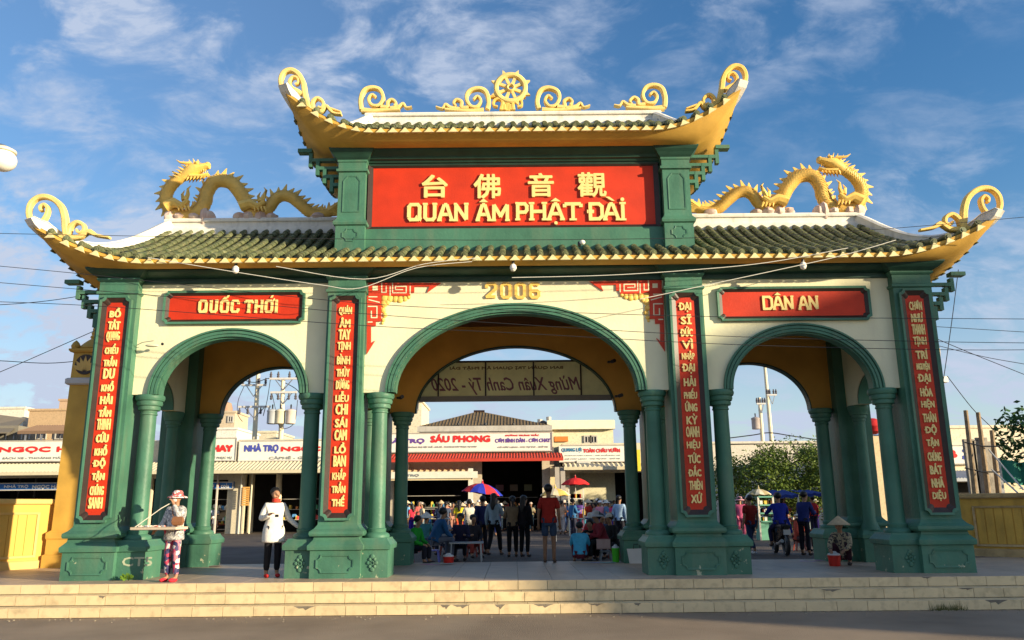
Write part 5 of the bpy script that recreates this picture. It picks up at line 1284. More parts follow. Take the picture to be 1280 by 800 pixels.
for u, v, lab in ((294.5, 337.5, 'white bulb hanging under the left half of the main eave'), (641.5, 335, 'white bulb hanging under the middle of the main eave'), (1004, 332.5, 'white bulb hanging under the right half of the main eave')):
    p = at(u, v, -.35); e = empty('bulb', p, lab, 'bulb')
    MB().lathe((p.x, p.y, p.z - .07), [(0, .02), (.02, .05), (.07, .068), (.12, .06), (.15, .03)], 12).build('globe', M_bulb, e, smooth=True); MB().lathe((p.x, p.y, p.z + .075), [(0, .03), (.06, .03), (.07, .01)], 8).build('cap', M_black, e)
p = at(728, 303, -.2); e = empty('floodlight', p, 'small round lamp sitting on the tiles below the name board', 'lamp')
MB().ell((p.x, p.y, p.z), (.06, .06, .05), 10, 6).build('head', M_bulb, e, smooth=True); MB().box(p.x - .09, p.x - .03, p.y, p.y + .1, p.z - .06, p.z + .02).build('bracket', M_black, e)
p = at(3, 199, -8.5); e = empty('street_lamp', (p.x - .05, p.y, -.5), 'white globe street lamp cut off by the left edge of the picture', 'street lamp')
MB().ell((p.x, p.y, p.z - .01), (.125, .125, .11), 24, 14).build('globe', M_bulb, e, smooth=True); MB().lathe((p.x, p.y, p.z + .07), [(0, .112), (.02, .112), (.05, .06), (.06, .02)], 20).build('cap', flat('cream lamp cap', (.7, .64, .5)), e, smooth=True); MB().tube([(p.x - .16, p.y, -.5), (p.x - .16, p.y, p.z + .2), (p.x, p.y, p.z + .12)], .03, 8).build('post', M_metal, e)
for u, v, lab in ((186, 430, 'small wall lamp hanging on a bracket left of the left arch'),):
    p = at(u, v, .1); e = empty('wall_lamp', p, lab, 'lamp'); MB().tube([at(170, 432, .2), at(178, 428, .1), at(192, 426, .1)], .008, 5).build('arm', M_metal, e); MB().ell(at(190, 432, .1), (.14, .05, .03), 10, 5).build('shade', flat('cream shade', (.7, .68, .5)), e, smooth=True); MB().ell(at(203, 430, .1), (.03, .03, .03), 8, 5).build('knob', M_black, e)
for u, v, lab in ((501, 497, 'small spotlight under the left shoulder of the middle arch'), (774, 495, 'small spotlight under the right shoulder of the middle arch'), (765, 452, 'small spotlight high on the right inside the middle arch')):
    p = at(u, v, 3.0); e = empty('spotlight', p, lab, 'lamp'); MB().tube([p, p + Vector((.05, -.1, .01))], .045, 8).build('head', M_black, e); MB().box(p.x - .1, p.x - .03, 3.0, 3.1, p.z - .02, p.z + .02).build('bracket', M_black, e)

# ---- banner behind the middle arch, read from behind
YB = 4.22
q = rect(505, 772, 450.5, 502.5, YB)
bn = empty('new_year_banner', ((q[0] + q[1]) / 2, YB, q[2]), 'dull yellow Mừng Xuân banner seen mirrored from behind in the middle arch', 'banner')
M_ban = mat('backlit banner cloth', (.86, .80, .42), .8, .08, 2, .1, 20, .1, coord='World', dirt=.2, dirtc=(.3, .26, .12))
MB().box(q[0], q[1], YB + .03, YB + .05, q[2] + .1, q[3]).build('cloth', M_ban, bn)
MB().box(q[0], q[1], YB - .02, YB + .06, q[2], q[2] + .13).build('bottom_rail', flat('grey steel rail', (.25, .22, .19)), bn)
MB().box(q[0], q[1], YB - .015, YB + .055, q[3] - .02, q[3] + .025).build('top_rail', M_dark, bn)
for u in (548, 607, 667, 726): p = at(u, 470, YB); MB().box(p.x - .018, p.x + .018, YB - .01, YB + .02, q[2] + .13, q[3] - .02).build('strut', M_dark, bn)
t_ = rect(543, 727, 469, 494, YB); text_into(MB(), 'Mừng Xuân Canh Tý - 2020', *t_, YB + .028, 0, .006, flip=True, slant=.3).build('lettering', flat('faded purple lettering', (.25, .10, .12)), bn)
t_ = rect(562, 704, 456, 463, YB); text_into(MB(), 'BAN QUẢN TRỊ QUAN ÂM PHẬT ĐÀI', *t_, YB + .028, 0, .006, flip=True).build('lettering', flat('faded brown lettering', (.25, .18, .08)), bn)

# ================================================================== PEOPLE
def cmat(c): return mat('cloth %03d %03d %03d' % tuple(int(k * 999) for k in c), c, .85, .12, 12, .25, 30, .15)
def patmat(name, cols, scale):
    if name in MC: return MC[name]
    m = bpy.data.materials.new(name); m.use_nodes = True; N = m.node_tree.nodes; L = m.node_tree.links; b = N['Principled BSDF']; b.inputs['Roughness'].default_value = .85
    v = N.new('ShaderNodeTexVoronoi'); v.inputs['Scale'].default_value = scale; cr = N.new('ShaderNodeValToRGB'); cr.color_ramp.interpolation = 'CONSTANT'
    sp = N.new('ShaderNodeSeparateColor'); tc_ = N.new('ShaderNodeTexCoord'); L.new(tc_.outputs['Object'], v.inputs['Vector']); L.new(v.outputs['Color'], sp.inputs[0]); L.new(sp.outputs[0], cr.inputs[0])
    n = len(cols)
    while len(cr.color_ramp.elements) < n: cr.color_ramp.elements.new(.5)
    for i, c in enumerate(cols): cr.color_ramp.elements[i].position = i / n; cr.color_ramp.elements[i].color = (*c, 1)
    L.new(cr.outputs[0], b.inputs['Base Color']); MC[name] = m; return m
SKIN = mat('tan skin', (.36, .19, .11), .55, .06, 6, .05, 30, .3)
SKIND = mat('brown skin', (.22, .11, .06), .55, .06, 6, .05, 30, .3)
HAIR = mat('black hair', (.012, .010, .009), .45, .3, 20, .3, 60, .4)
PEOPLE = 0
def skin_obj(name, nodes, edges, mt, parent, sub=1):
    me = bpy.data.meshes.new(name); me.from_pydata([n[0] for n in nodes], edges, [])
    me.materials.append(mt); o = bpy.data.objects.new(name, me); col.objects.link(o); o.parent = parent
    s = o.modifiers.new('skin', 'SKIN'); s.use_smooth_shade = True
    if not me.skin_vertices: me.attributes  # layer is made with the modifier
    for i, n in enumerate(nodes):
        d = me.skin_vertices[0].data[i]; d.radius = (n[1], n[2] if len(n) > 2 else n[1]); d.use_root = (i == 0); d.use_loose = False
    u = o.modifiers.new('sub', 'SUBSURF'); u.levels = sub; u.render_levels = sub
    return o
ARM = {'down': ((.06, .03, -.27), (.07, -.03, -.52)), 'fwd': ((.06, -.06, -.26), (-.03, -.28, -.2)), 'face': ((.07, -.14, -.2), (-.09, -.17, .10)), 'out': ((.12, -.05, -.24), (.2, -.2, -.40)),
       'bars': ((.1, -.2, -.18), (.08, -.46, -.2)), 'knee': ((.05, -.16, -.22), (-.02, -.36, -.3)), 'lap': ((.07, -.05, -.25), (-.05, -.25, -.34)), 'phone': ((.09, .02, -.26), (-.02, -.22, -.16)), 'reach': ((.14, -.12, -.22), (.22, -.34, -.3)), 'side': ((.12, .02, -.25), (.32, -.05, -.42))}
def person(loc, rz, label, shirt, pants, kind='stand', lean=0, arms=('down', 'down'), H=1.0, hair='short', hat=None, hatc=(.8, .8, .8), sleeve='long', detail=1, shoes=(.05, .04, .04), skin=None, seat=.42, turn=0, pantlen='long', group=None, long_shirt=0, mask=None):
    skin = skin or SKIN
    e = empty('person', loc, label, 'person', group, rz=rz)
    e.scale = (H, H, H)
    hz = {'stand': .90, 'walk': .89, 'sit': seat + .1, 'squat': .24, 'ride': .86}[kind]
    Lr = R(lean); u = Vector((0, -math.sin(Lr), math.cos(Lr))); P = Vector((0, 0, hz)); X = Vector((1, 0, 0))
    belly, chest, nb_, nt = P + u * .15, P + u * .33, P + u * .48, P + u * .56
    hl = Lr * .45; hu = Vector((0, -math.sin(hl), math.cos(hl))); tR = Matrix.Rotation(turn, 3, 'Z'); hf = tR @ Vector((0, -math.cos(hl), -math.sin(hl)))
    jaw = nt + hu * .04 + hf * .025; cran = nt + hu * .12 - hf * .005; top = nt + hu * .18 - hf * .005
    B = []; E = []
    def nd(p, rx, ry=None, par=None):
        B.append((tuple(p), rx, ry or rx)); i = len(B) - 1
        if par is not None: E.append((par, i))
        return i
    p0 = nd(P, .10, .085); p1 = nd(belly, .085, .07, p0); p2 = nd(chest, .10, .08, p1); p3 = nd(nb_, .055, .05, p2); p4 = nd(nt, .05, .05, p3); p5 = nd(jaw, .07, .074, p4); p6 = nd(cran, .088, .098, p5); p7 = nd(top, .058, .066, p6)
    wr = []; legs = []
    for sgn, a in ((-1, arms[0]), (1, arms[1])):
        e_, w_ = ARM[a] if isinstance(a, str) else a
        sh_ = P + u * .43 + X * (.165 * sgn); el = sh_ + Vector((e_[0] * sgn, e_[1], e_[2])); w = sh_ + Vector((w_[0] * sgn, w_[1], w_[2])); d = (w - el).normalized()
        i = nd(sh_, .055, .055, p2); j = nd(el, .038, .038, i); k = nd(w, .026, .026, j); hd_ = w + d * .05; h_ = nd(hd_, .034, .022, k)
        wr.append((sh_, el, w, hd_))
        if detail > 1:
            sd_v = d.cross(Vector((0, 0, 1)) if abs(d.z) < .9 else Vector((0, 1, 0))).normalized(); dn = sd_v.cross(d)
            for q in range(4):
                b0_ = hd_ + sd_v * (.024 - .016 * q) + d * .02; l = (.07, .08, .075, .06)[q]
                f1 = nd(b0_, .0095, .0095, h_); f2 = nd(b0_ + d * l * .55 - dn * .012, .0085, .0085, f1); nd(b0_ + d * l * .85 - dn * .035, .0075, .0075, f2)
            t1 = nd(hd_ + sd_v * .038 - d * .005, .010, .010, h_); nd(hd_ + sd_v * .05 + d * .03 - dn * .015, .0085, .0085, t1)
        else: nd(hd_ + d * .05 - Vector((0, 0, .01)), .026, .016, h_)
    K = {'stand': [((.095, -.02, .49), (.10, .02, .08), (.11, -.12, .03))] * 2, 'walk': [((.09, -.16, .51), (.09, -.24, .10), (.09, -.38, .04)), ((.09, .04, .49), (.09, .25, .13), (.09, .14, .04))],
         'sit': [((.13, -.42, hz + .02), (.13, -.40, .08), (.14, -.54, .03))] * 2, 'squat': [((.17, -.30, .47), (.14, -.12, .07), (.16, -.26, .03))] * 2, 'ride': [((.2, -.36, .66), (.2, -.25, .30), (.21, -.40, .25))] * 2}[kind]
    for sgn, (kn, an, to) in zip((-1, 1), K):
        kn, an, to = (Vector((v[0] * sgn, v[1], v[2])) for v in (kn, an, to)); hp = P + Vector((.085 * sgn, 0, -.03))
        i = nd(hp, .085, .085, p0); j = nd(kn, .052, .055, i); k = nd(an, .036, .04, j); nd(to, .036, .026, k); legs.append((hp, kn, an, to))
    # nose and ears grow from the head
    nd(jaw + hf * .085 + hu * .045, .014, .014, p6)
    if detail > 1:
        ex = tR @ X
        for sgn in (-1, 1): nd(cran + ex * (.08 * sgn) - hu * .03, .016, .02, p6)
    body = skin_obj('body', B, E, skin, e, 2 if detail > 1 else 1)
    ex = tR @ X
    if detail > 1:
        for sgn in (-1, 1):
            c = cran + ex * (.032 * sgn) + hf * .086 - hu * .025; MB().ell(c, (.011, .008, .007), 8, 5).build('eye', M_black, e, local=True, smooth=True)
        c = jaw + hf * .070 - hu * .0; MB().ell(c, (.022, .008, .006), 8, 4).build('mouth', flat('lips', (.35, .09, .07)), e, local=True, smooth=True)
    if mask is not None:
        c = jaw + hf * .045 + hu * .012; MB().ell(c, (.058, .045, .045), 10, 6).build('face_mask', cmat(mask), e, local=True, smooth=True)
    # shirt
    S = []; SE = []
    def sn(p, rx, ry=None, par=None):
        S.append((tuple(p), rx * 1.05, (ry or rx) * 1.05)); i = len(S) - 1
        if par is not None: SE.append((par, i))
        return i
    hem = P - u * (.07 + long_shirt)
    a0 = sn(chest, .165, .125); a1 = sn(belly, .15, .122, a0); a2 = sn(P + u * .04, .182 + long_shirt * .2, .13 + long_shirt * .15, a1); a3 = sn(hem + u * .035, .19 + long_shirt * .2, .155 + long_shirt * .2, a2); a3 = sn(hem, .19 + long_shirt * .2, .155 + long_shirt * .2, a3); a4 = sn(nb_ + u * .0, .075, .07, a0)
    for sh_, el, w, hd_ in wr:
        i = sn(sh_, .075, .075, a0)
        if sleeve == 'long': j = sn(el, .056, .056, i); sn(w, .042, .042, j)
        elif sleeve == 'short': sn(sh_.lerp(el, .75), .062, .062, i)
        else: pass
    skin_obj('shirt', S, SE, shirt if not isinstance(shirt, tuple) else cmat(shirt), e, 2 if detail > 1 else 1)
    T = [(tuple(P - Vector((0, 0, .0))), .13, .11)]; TE = []
    for hp, kn, an, to in legs:
        T.append((tuple(hp), .084, .09)); i = len(T) - 1; TE.append((0, i))
        if pantlen == 'long': T.append((tuple(kn), .072, .075)); TE.append((i, i + 1)); T.append((tuple(kn.lerp(an, .93)), .055, .058)); TE.append((i + 1, i + 2))
        else: T.append((tuple(hp.lerp(kn, .9)), .088, .09)); TE.append((i, i + 1))
    skin_obj('trousers', T, TE, pants if not isinstance(pants, tuple) else cmat(pants), e, 2 if detail > 1 else 1)
    for hp, kn, an, to in legs:
        c = an.lerp(to, .5); d = (to - an); MB().ell((c.x, c.y - .01, max(c.z - .02, .035)), (.045, .115, .04), 10, 6).build('shoe', cmat(shoes), e, local=True, smooth=True)
    hc = cran - hf * .022 + hu * .02
    if hair and hat != 'helmet':
        m = MB(); m.ell(hc - hf * .008, (.1, .106, .092), 12, 8, .03)
        if hair == 'long':
            m.tube([hc - hf * .05, nt - hf * .09, nb_ - hf * .13, chest - hf * .14], [.075, .08, .075, .03], 9)
        elif hair == 'bun': m.ell(hc - hf * .10 - hu * .02, (.045, .045, .045), 8, 6)
        elif hair == 'tail': m.tube([hc - hf * .08, hc - hf * .14 - hu * .05, nb_ - hf * .13], [.03, .035, .012], 7)
        m.build('hair', HAIR, e, local=True, smooth=True)
    if hat:
        Mx = Matrix.Translation(cran + hu * .02)
        hm = MB(); c = cran + hu * .015
        if hat == 'cap':
            hm.lathe(c, [(0, .098), (.05, .093), (.085, .06), (.1, .01)], 14); hm.rings([[c + ex * (.075 * math.cos(t)) + hf * (.07 + .10 * math.sin(t)) + hu * z for t in [k * math.pi / 6 for k in range(7)]] for z in (.0, .012)])
        elif hat == 'helmet': hm.ell(c - hu * .01, (.125, .13, .12), 14, 9)
        elif hat == 'floppy':
            hm.lathe(c, [(-.035, .185), (-.02, .175), (.0, .11), (.05, .10), (.09, .08), (.105, .02)], 18); hm.lathe(c, [(-.045, .186), (-.035, .186)], 18)
        elif hat == 'cone': hm.lathe(c + hu * .02, [(-.045, .245), (-.04, .24), (.15, .005)], 26); hm.lathe(c + hu * .015, [(-.05, .246), (-.045, .246)], 26)
        hm.build('hat', hatc if not isinstance(hatc, tuple) else cmat(hatc), e, local=True, smooth=True)
    return e, wr
PIv = math.pi
GP = -.04
floral = patmat('floral cotton', [(.75, .68, .62), (.55, .06, .12), (.03, .03, .10), (.6, .2, .25), (.08, .06, .15)], 14)
floralhat = patmat('white red flowered cotton', [(.8, .74, .68), (.75, .12, .1), (.8, .76, .7), (.5, .1, .12)], 26)
speck = patmat('grey patterned cotton', [(.45, .44, .42), (.2, .2, .22), (.6, .58, .55), (.35, .33, .33)], 40)
check = patmat('brown check cotton', [(.42, .34, .2), (.06, .05, .05), (.3, .24, .15)], 30)
# ---- near figures on the platform
w = atz(213, 727, 0)
pe, wr = person((w.x, w.y, 0), R(-18), 'woman in flowered hat and flowered trousers holding a flat tray by a strap', speck, floral, 'stand', arms=(((.05, -.06, -.26), (.06, -.22, -.36)), 'face'), H=.96, hat='floppy', hatc=floralhat, hair='short', shoes=(.65, .03, .05), detail=2, long_shirt=.08, mask=(.7, .62, .6))
tr = empty('vendor_tray', (w.x - .18, w.y - .25, .94), 'flat pale tray slung from the shoulder of the woman in the flowered hat', 'tray', rz=R(-6))
MB().mould(-.43, .43, -.22, .22, [(-.02, -.02), (-.01, 0), (.03, 0), (.035, .01)]).build('tray_board', flat('pale wood tray', (.6, .5, .38)), tr, local=True)
m = MB()
for k in range(26): x, y = rnd.uniform(-.38, .36), rnd.uniform(-.18, .16); m.box(x, x + .05, y, y + .035, .035, .035 + rnd.uniform(.01, .03))
m.build('wares', patmat('small packets', [(.7, .6, .5), (.6, .2, .15), (.8, .75, .6), (.3, .3, .35)], 12), tr, local=True, kind='stuff')
m = MB(); m.tube([(-.36, -.2, .03), (.0, .0, .36), (.12, .12, .46)], .008, 5); m.build('strap', flat('pale cord', (.65, .6, .5)), tr, local=True)
hb = empty('shoulder_bag', (w.x + .12, w.y - .2, .93), 'brown shoulder bag worn by the woman with the tray', 'bag')
MB().mould(w.x + .04, w.x + .22, w.y - .25, w.y - .17, [(.99, -.03), (1.01, -.005), (1.06, .01), (1.13, 0), (1.155, -.02)]).build('bag_body', flat('brown leather', (.25, .11, .05), rough=.5), hb)
MB().tube([(w.x + .03, w.y - .19, 1.16), (w.x - .02, w.y - .17, 1.33), (w.x - .02, w.y - .0, 1.46)], .012, 5).build('bag_strap', flat('brown leather', (.25, .11, .05)), hb)
w = atz(339, 721.5, 0)
person((w.x, w.y, 0), R(28), 'man in long white shirt and black trousers with red shoes looking at a phone', (.72, .68, .62), (.015, .014, .016), 'stand', arms=('phone', 'side'), H=1.0, shoes=(.5, .03, .03), detail=2, long_shirt=.2, turn=.1)
tag(MB().box(w.x + .08, w.x + .15, w.y - .26, w.y - .25, 1.12, 1.17).build('mobile_phone', M_black), 'dark mobile phone in the hand of the man in white', 'phone')
sc2 = MB().rings([[(w.x + .02 + .085 * math.cos(t * .628), w.y - .01 + .08 * math.sin(t * .628), z) for t in range(10)] for z in (1.40, 1.47)]); tag(sc2.build('red_scarf', flat('red scarf', (.6, .05, .03)), smooth=True), 'red scarf at the neck of the man in white', 'scarf')
person((atz(685, 700, 0).x, 4.0, 0), R(172), 'man in dark red T-shirt and denim shorts standing with his back turned', (.28, .02, .015), (.03, .05, .09), 'stand', arms=('down', 'down'), H=1.07, sleeve='short', detail=2, skin=SKIND, pantlen='short', shoes=(.12, .08, .06))
cw_ = atz(1052, 702, 0)
person((at(1052, 660, 2.45).x, 2.45, 0), R(-35), 'woman in a conical hat and checked shirt squatting beside the right arch column', check, (.05, .02, .03), 'squat', lean=22, arms=('knee', 'knee'), H=.97, hat='cone', hatc=(.62, .48, .30), detail=2)
def bucket(p, r, h_, c, label, name='bucket', lid=None):
    e = empty(name, p, label, name.replace('_', ' '))
    MB().lathe(tuple(p), [(0, r * .85), (.01, r * .88), (h_ * .9, r), (h_ * .92, r * 1.06), (h_, r * 1.06), (h_, r * .95)] , 16).build('body', flat('plastic %d %d %d' % tuple(int(99 * k) for k in c), c, rough=.35), e, smooth=True)
    if lid: MB().lathe((p[0], p[1], p[2] + h_), [(0, r * 1.0), (.03, r * .95), (.05, r * .5), (.08, r * .3)], 16).build('lid', flat('lid %d' % int(lid[0] * 99), lid, rough=.35), e, smooth=True)
    return e
bucket((at(1042, 690, 2.1).x, 2.1, 0), .13, .22, (.55, .03, .02), 'red bucket in front of the conical hat woman', lid=(.6, .58, .55))
p = atz(514, 699, 0); bucket((p.x, 3.75, 0), .10, .24, (.6, .02, .015), 'red drinks cooler beside the man in green', 'cooler', lid=(.7, .65, .6))
p = atz(568, 697, 0); bucket((p.x, 4.3, GP), .13, .18, (.6, .03, .02), 'low red tub under the metal table', 'tub', lid=(.7, .65, .6))
p = atz(761, 698, 0); bucket((p.x, 3.9, 0), .09, .32, (.08, .50, .03), 'bright green drinks cooler beside the right column', 'cooler', lid=(.6, .6, .6))
tb_ = empty('tote_bag', (atz(787, 700, 0).x, 3.45, 0), 'white tote bag standing against the right column of the middle arch', 'bag')
q0 = tb_.location.x; m = MB().rings([[(q0 - .17, 3.38, 0), (q0 + .17, 3.38, 0), (q0 + .17, 3.52, 0), (q0 - .17, 3.52, 0)], [(q0 - .22, 3.40, .32), (q0 + .21, 3.40, .33), (q0 + .21, 3.50, .33), (q0 - .22, 3.50, .32)]]); m.build('bag_body', flat('white bag cloth', (.6, .58, .54)), tb_)
for sgn in (-1, 1): MB().tube([(q0 - .08, 3.45 + .04 * sgn, .3), (q0 - .06, 3.45 + .04 * sgn, .42), (q0 + .06, 3.45 + .04 * sgn, .42), (q0 + .08, 3.45 + .04 * sgn, .3)], .01, 5).build('handle', M_black, tb_)
# mats and papers
for (u0, v0, du, lab, c) in ((740, 702, 34, 'spread newspapers on the platform in front of the fortune books', (.5, .48, .46)), (552, 702, 26, 'magazines spread on the ground beside the man in green', (.5, .4, .38)), (1005, 698, 30, 'papers laid on the ground behind the right arch', (.45, .44, .44)), (292, 702, 16, 'cloth and cardboard bundle on the road behind the left column', (.4, .25, .2))):
    c0_ = atz(u0, v0, 0); e = empty('paper_spread', (c0_.x, min(c0_.y, 3.9), 0), lab, 'papers')
    for k in range(4):
        x = c0_.x + (k - 1.5) * du * .006 + rnd.uniform(-.02, .02); y = min(c0_.y, 3.7) + rnd.uniform(-.08, .08); a = rnd.uniform(-.4, .4); w_, h_ = .17, .12
        co, si = math.cos(a), math.sin(a); vs = [(x + co * i * w_ - si * j * h_, y + si * i * w_ + co * j * h_, z) for z in (.003 + .004 * k, .006 + .004 * k) for i, j in ((-1, -1), (1, -1), (1, 1), (-1, 1))]
        MB().add(vs, [(0, 3, 2, 1), (4, 5, 6, 7), (0, 1, 5, 4), (1, 2, 6, 5), (2, 3, 7, 6), (3, 0, 4, 7)]).build('sheet', flat('paper %d%d' % (u0, k), tuple(q * rnd.uniform(.7, 1.2) for q in c)), e)
# ---- stools, table
def stool(p, c, label, h_=.3):
    e = empty('stool', p, label, 'stool'); mt = flat('stool %d %d %d' % tuple(int(99 * k) for k in c), c, rough=.4)
    MB().mould(p[0] - .13, p[0] + .13, p[1] - .13, p[1] + .13, [(p[2] + h_ - .03, 0), (p[2] + h_, -.01)]).build('seat', mt, e)
    for i in (-1, 1):
        for j in (-1, 1): MB().bar((p[0] + .14 * i, p[1] + .14 * j, p[2]), (p[0] + .1 * i, p[1] + .1 * j, p[2] + h_ - .03), .035, .035).build('leg', mt, e)
    return e
tp_ = atz(582, 701, 0)
e = empty('folding_table', (tp_.x, 5.3, GP), 'low metal table with thin legs behind the middle arch', 'table')
MB().box(tp_.x - .42, tp_.x + .42, 5.0, 5.6, .40, .43).build('table_top', flat('grey table top', (.4, .4, .4), rough=.3), e)
for i in (-1, 1):
    for j in (5.05, 5.55): MB().bar((tp_.x + .38 * i, j, GP), (tp_.x + .36 * i, j, .4), .025, .025).build('leg', M_metal, e)
def P(u, v, lab, shirt, pants=(.02, .02, .03), face=180, kind='stand', H=1.0, hf=None, **k):
    """v = head top row of the photograph, hf = feet row"""
    p = atz(u, hf, GP) if hf else None
    return person((p.x, p.y, GP if p.y > 4.1 else 0), R(face), lab, shirt, pants, kind, H=H, **k)
stool((atz(517, 700, 0).x - .05, 4.6, GP), (.5, .05, .05), 'small stool under the man in green at the left column')
person((atz(519, 700, 0).x, 4.6, GP), R(70), 'man in bright green long sleeved shirt seated by the left column', (.02, .30, .03), (.02, .02, .03), 'sit', lean=18, arms=('lap', 'lap'), seat=.28)
stool((atz(543, 700, 0).x, 5.2, GP), (.2, .2, .6), 'small stool under the man in blue')
person((atz(543, 700, 0).x, 5.2, GP), R(120), 'man in blue shirt seated with his back turned left of the metal table', (.02, .09, .22), (.12, .13, .17), 'sit', lean=24, arms=('lap', 'fwd'), seat=.42, H=1.05)
stool((atz(573, 700, 0).x, 6.1, GP), (.1, .1, .1), 'small stool under the man facing the camera at the table')
person((atz(573, 700, 0).x, 6.1, GP), R(0), 'dark haired man in navy shirt seated at the metal table facing the camera', (.02, .02, .05), (.02, .02, .03), 'sit', lean=12, arms=('fwd', 'fwd'), seat=.3, skin=SKIND)
P(603, 0, 'person in dark navy jacket standing just left of the woman in denim', (.02, .025, .09), hf=693, face=200, H=.98)
P(618, 0, 'woman in pale denim jacket with long dark hair and black trousers', (.28, .36, .42), (.012, .012, .014), hf=695, face=160, kind='walk', hair='long', arms=('fwd', 'down'), H=1.02)
P(641, 0, 'woman in brown patterned top and long black skirt', (.22, .15, .09), (.01, .01, .012), hf=696, face=185, hair='tail', H=.96, arms=('fwd', 'fwd'))
P(656, 0, 'woman dressed all in black left of the man in red', (.012, .01, .012), (.01, .01, .012), hf=696, face=150, hair='long', H=.97)
P(717, 0, 'person in blue denim jacket standing right of the red parasol', (.04, .14, .30), (.03, .03, .05), hf=672, face=120, arms=('fwd', 'down'), hair='short')
person((atz(721, 698, 0).x, 4.4, GP), R(175), 'child in cyan blue shirt squatting with back turned on the platform edge', (.08, .42, .62), (.12, .02, .03), 'squat', lean=14, arms=('knee', 'knee'), H=.95, hair='short')
person((atz(758, 700, 0).x, 4.9, GP), R(-80), 'woman in grey hat and dark red vest seated by the right column', (.25, .03, .04), (.02, .02, .02), 'sit', lean=20, arms=('lap', 'fwd'), seat=.35, hat='floppy', hatc=(.5, .47, .45))
stool((atz(758, 700, 0).x, 4.9, GP), (.3, .3, .3), 'small stool under the woman in the grey hat', .25)
person((atz(745, 700, 0).x, 5.4, GP), R(-20), 'person in black leaning over open books left of the grey hat', (.015, .012, .014), (.01, .01, .012), 'squat', lean=25, arms=('knee', 'fwd'), H=1.05)
e = empty('open_book', (atz(737, 690, 0).x, 4.6, .25), 'pale pink open book held up between the child in cyan and the grey hat', 'book')
for k, (a, b) in enumerate(((-.16, 0), (.005, .16))): MB().box(e.location.x + a, e.location.x + b, 4.6, 4.62, .28, .48).build('page', flat('pink paper', (.6, .38, .33)), e)
MB().box(e.location.x - .17, e.location.x + .17, 4.622, 4.63, .26, .5).build('cover', flat('book cover', (.5, .3, .26)), e)
P(776, 0, 'person in pale blue shirt half hidden behind the right column', (.32, .46, .65), hf=683, face=150)
P(928, 0, 'woman in pink outfit and pink hat left of the white cap', (.55, .10, .20), (.50, .10, .18), hf=676, face=165, hat='floppy', hatc=(.6, .3, .35), H=.97)
P(941, 0, 'woman in dark red top, jeans and white cap walking away', (.22, .02, .015), (.03, .05, .12), hf=693, face=200, kind='walk', hat='cap', hatc=(.7, .7, .72), sleeve='short', shoes=(.7, .7, .7), H=.95)
P(933, 0, 'person in red shirt behind the two women in hats', (.4, .03, .03), hf=670, face=20, H=1.0)
P(1008, 0, 'man in navy shirt and black trousers bending beside the motorbike', (.02, .03, .14), hf=694, face=130, lean=14, arms=('fwd', 'fwd'))
P(1019, 0, 'person in bright red shirt right of the man in navy', (.5, .03, .04), (.03, .03, .06), hf=670, face=200)
for (u, Y, rz_, c, pc, ht, ar, lab) in ((590, 7.2, 20, (.03, .03, .04), (.3, .05, .04), None, ('fwd', 'lap'), 'person in black jacket and red trousers seated right of the metal table'), (556, 8.0, 200, (.35, .35, .38), (.05, .05, .08), 'floppy', ('lap', 'lap'), 'person in grey top and sun hat seated behind the man in blue'), (598, 9.0, 350, (.6, .3, .1), (.1, .1, .15), None, ('lap', 'fwd'), 'person in orange top seated beyond the metal table'),
                                     (750, 6.8, 30, (.03, .04, .1), (.02, .02, .03), None, ('fwd', 'lap'), 'person in midnight blue seated behind the open book'), (768, 6.0, 300, (.02, .02, .02), (.02, .02, .03), 'cap', ('lap', 'lap'), 'person in black with a pale cap seated against the right column'), (742, 8.5, 330, (.45, .04, .05), (.05, .05, .08), 'floppy', ('fwd', 'fwd'), 'person in red with a sun hat seated left of the open book'),
                                     (1000, 9.0, 30, (.5, .08, .05), (.1, .05, .05), 'floppy', ('lap', 'fwd'), 'person in vermilion with a sun hat seated beyond the motorbike'), (530, 10, 160, (.05, .2, .22), (.05, .05, .08), 'cone', ('lap', 'lap'), 'person in dark teal and conical hat seated behind the man in green')):
    p = at(u, 690, Y); stool((p.x, Y, GP), (.35, .08, .06), 'small stool under the ' + lab.split(' seated')[0], .26)
    person((p.x, Y, GP), R(rz_), lab, c, pc, 'sit', lean=12, arms=ar, seat=.26, hat=ht, hatc=(.6, .56, .48))
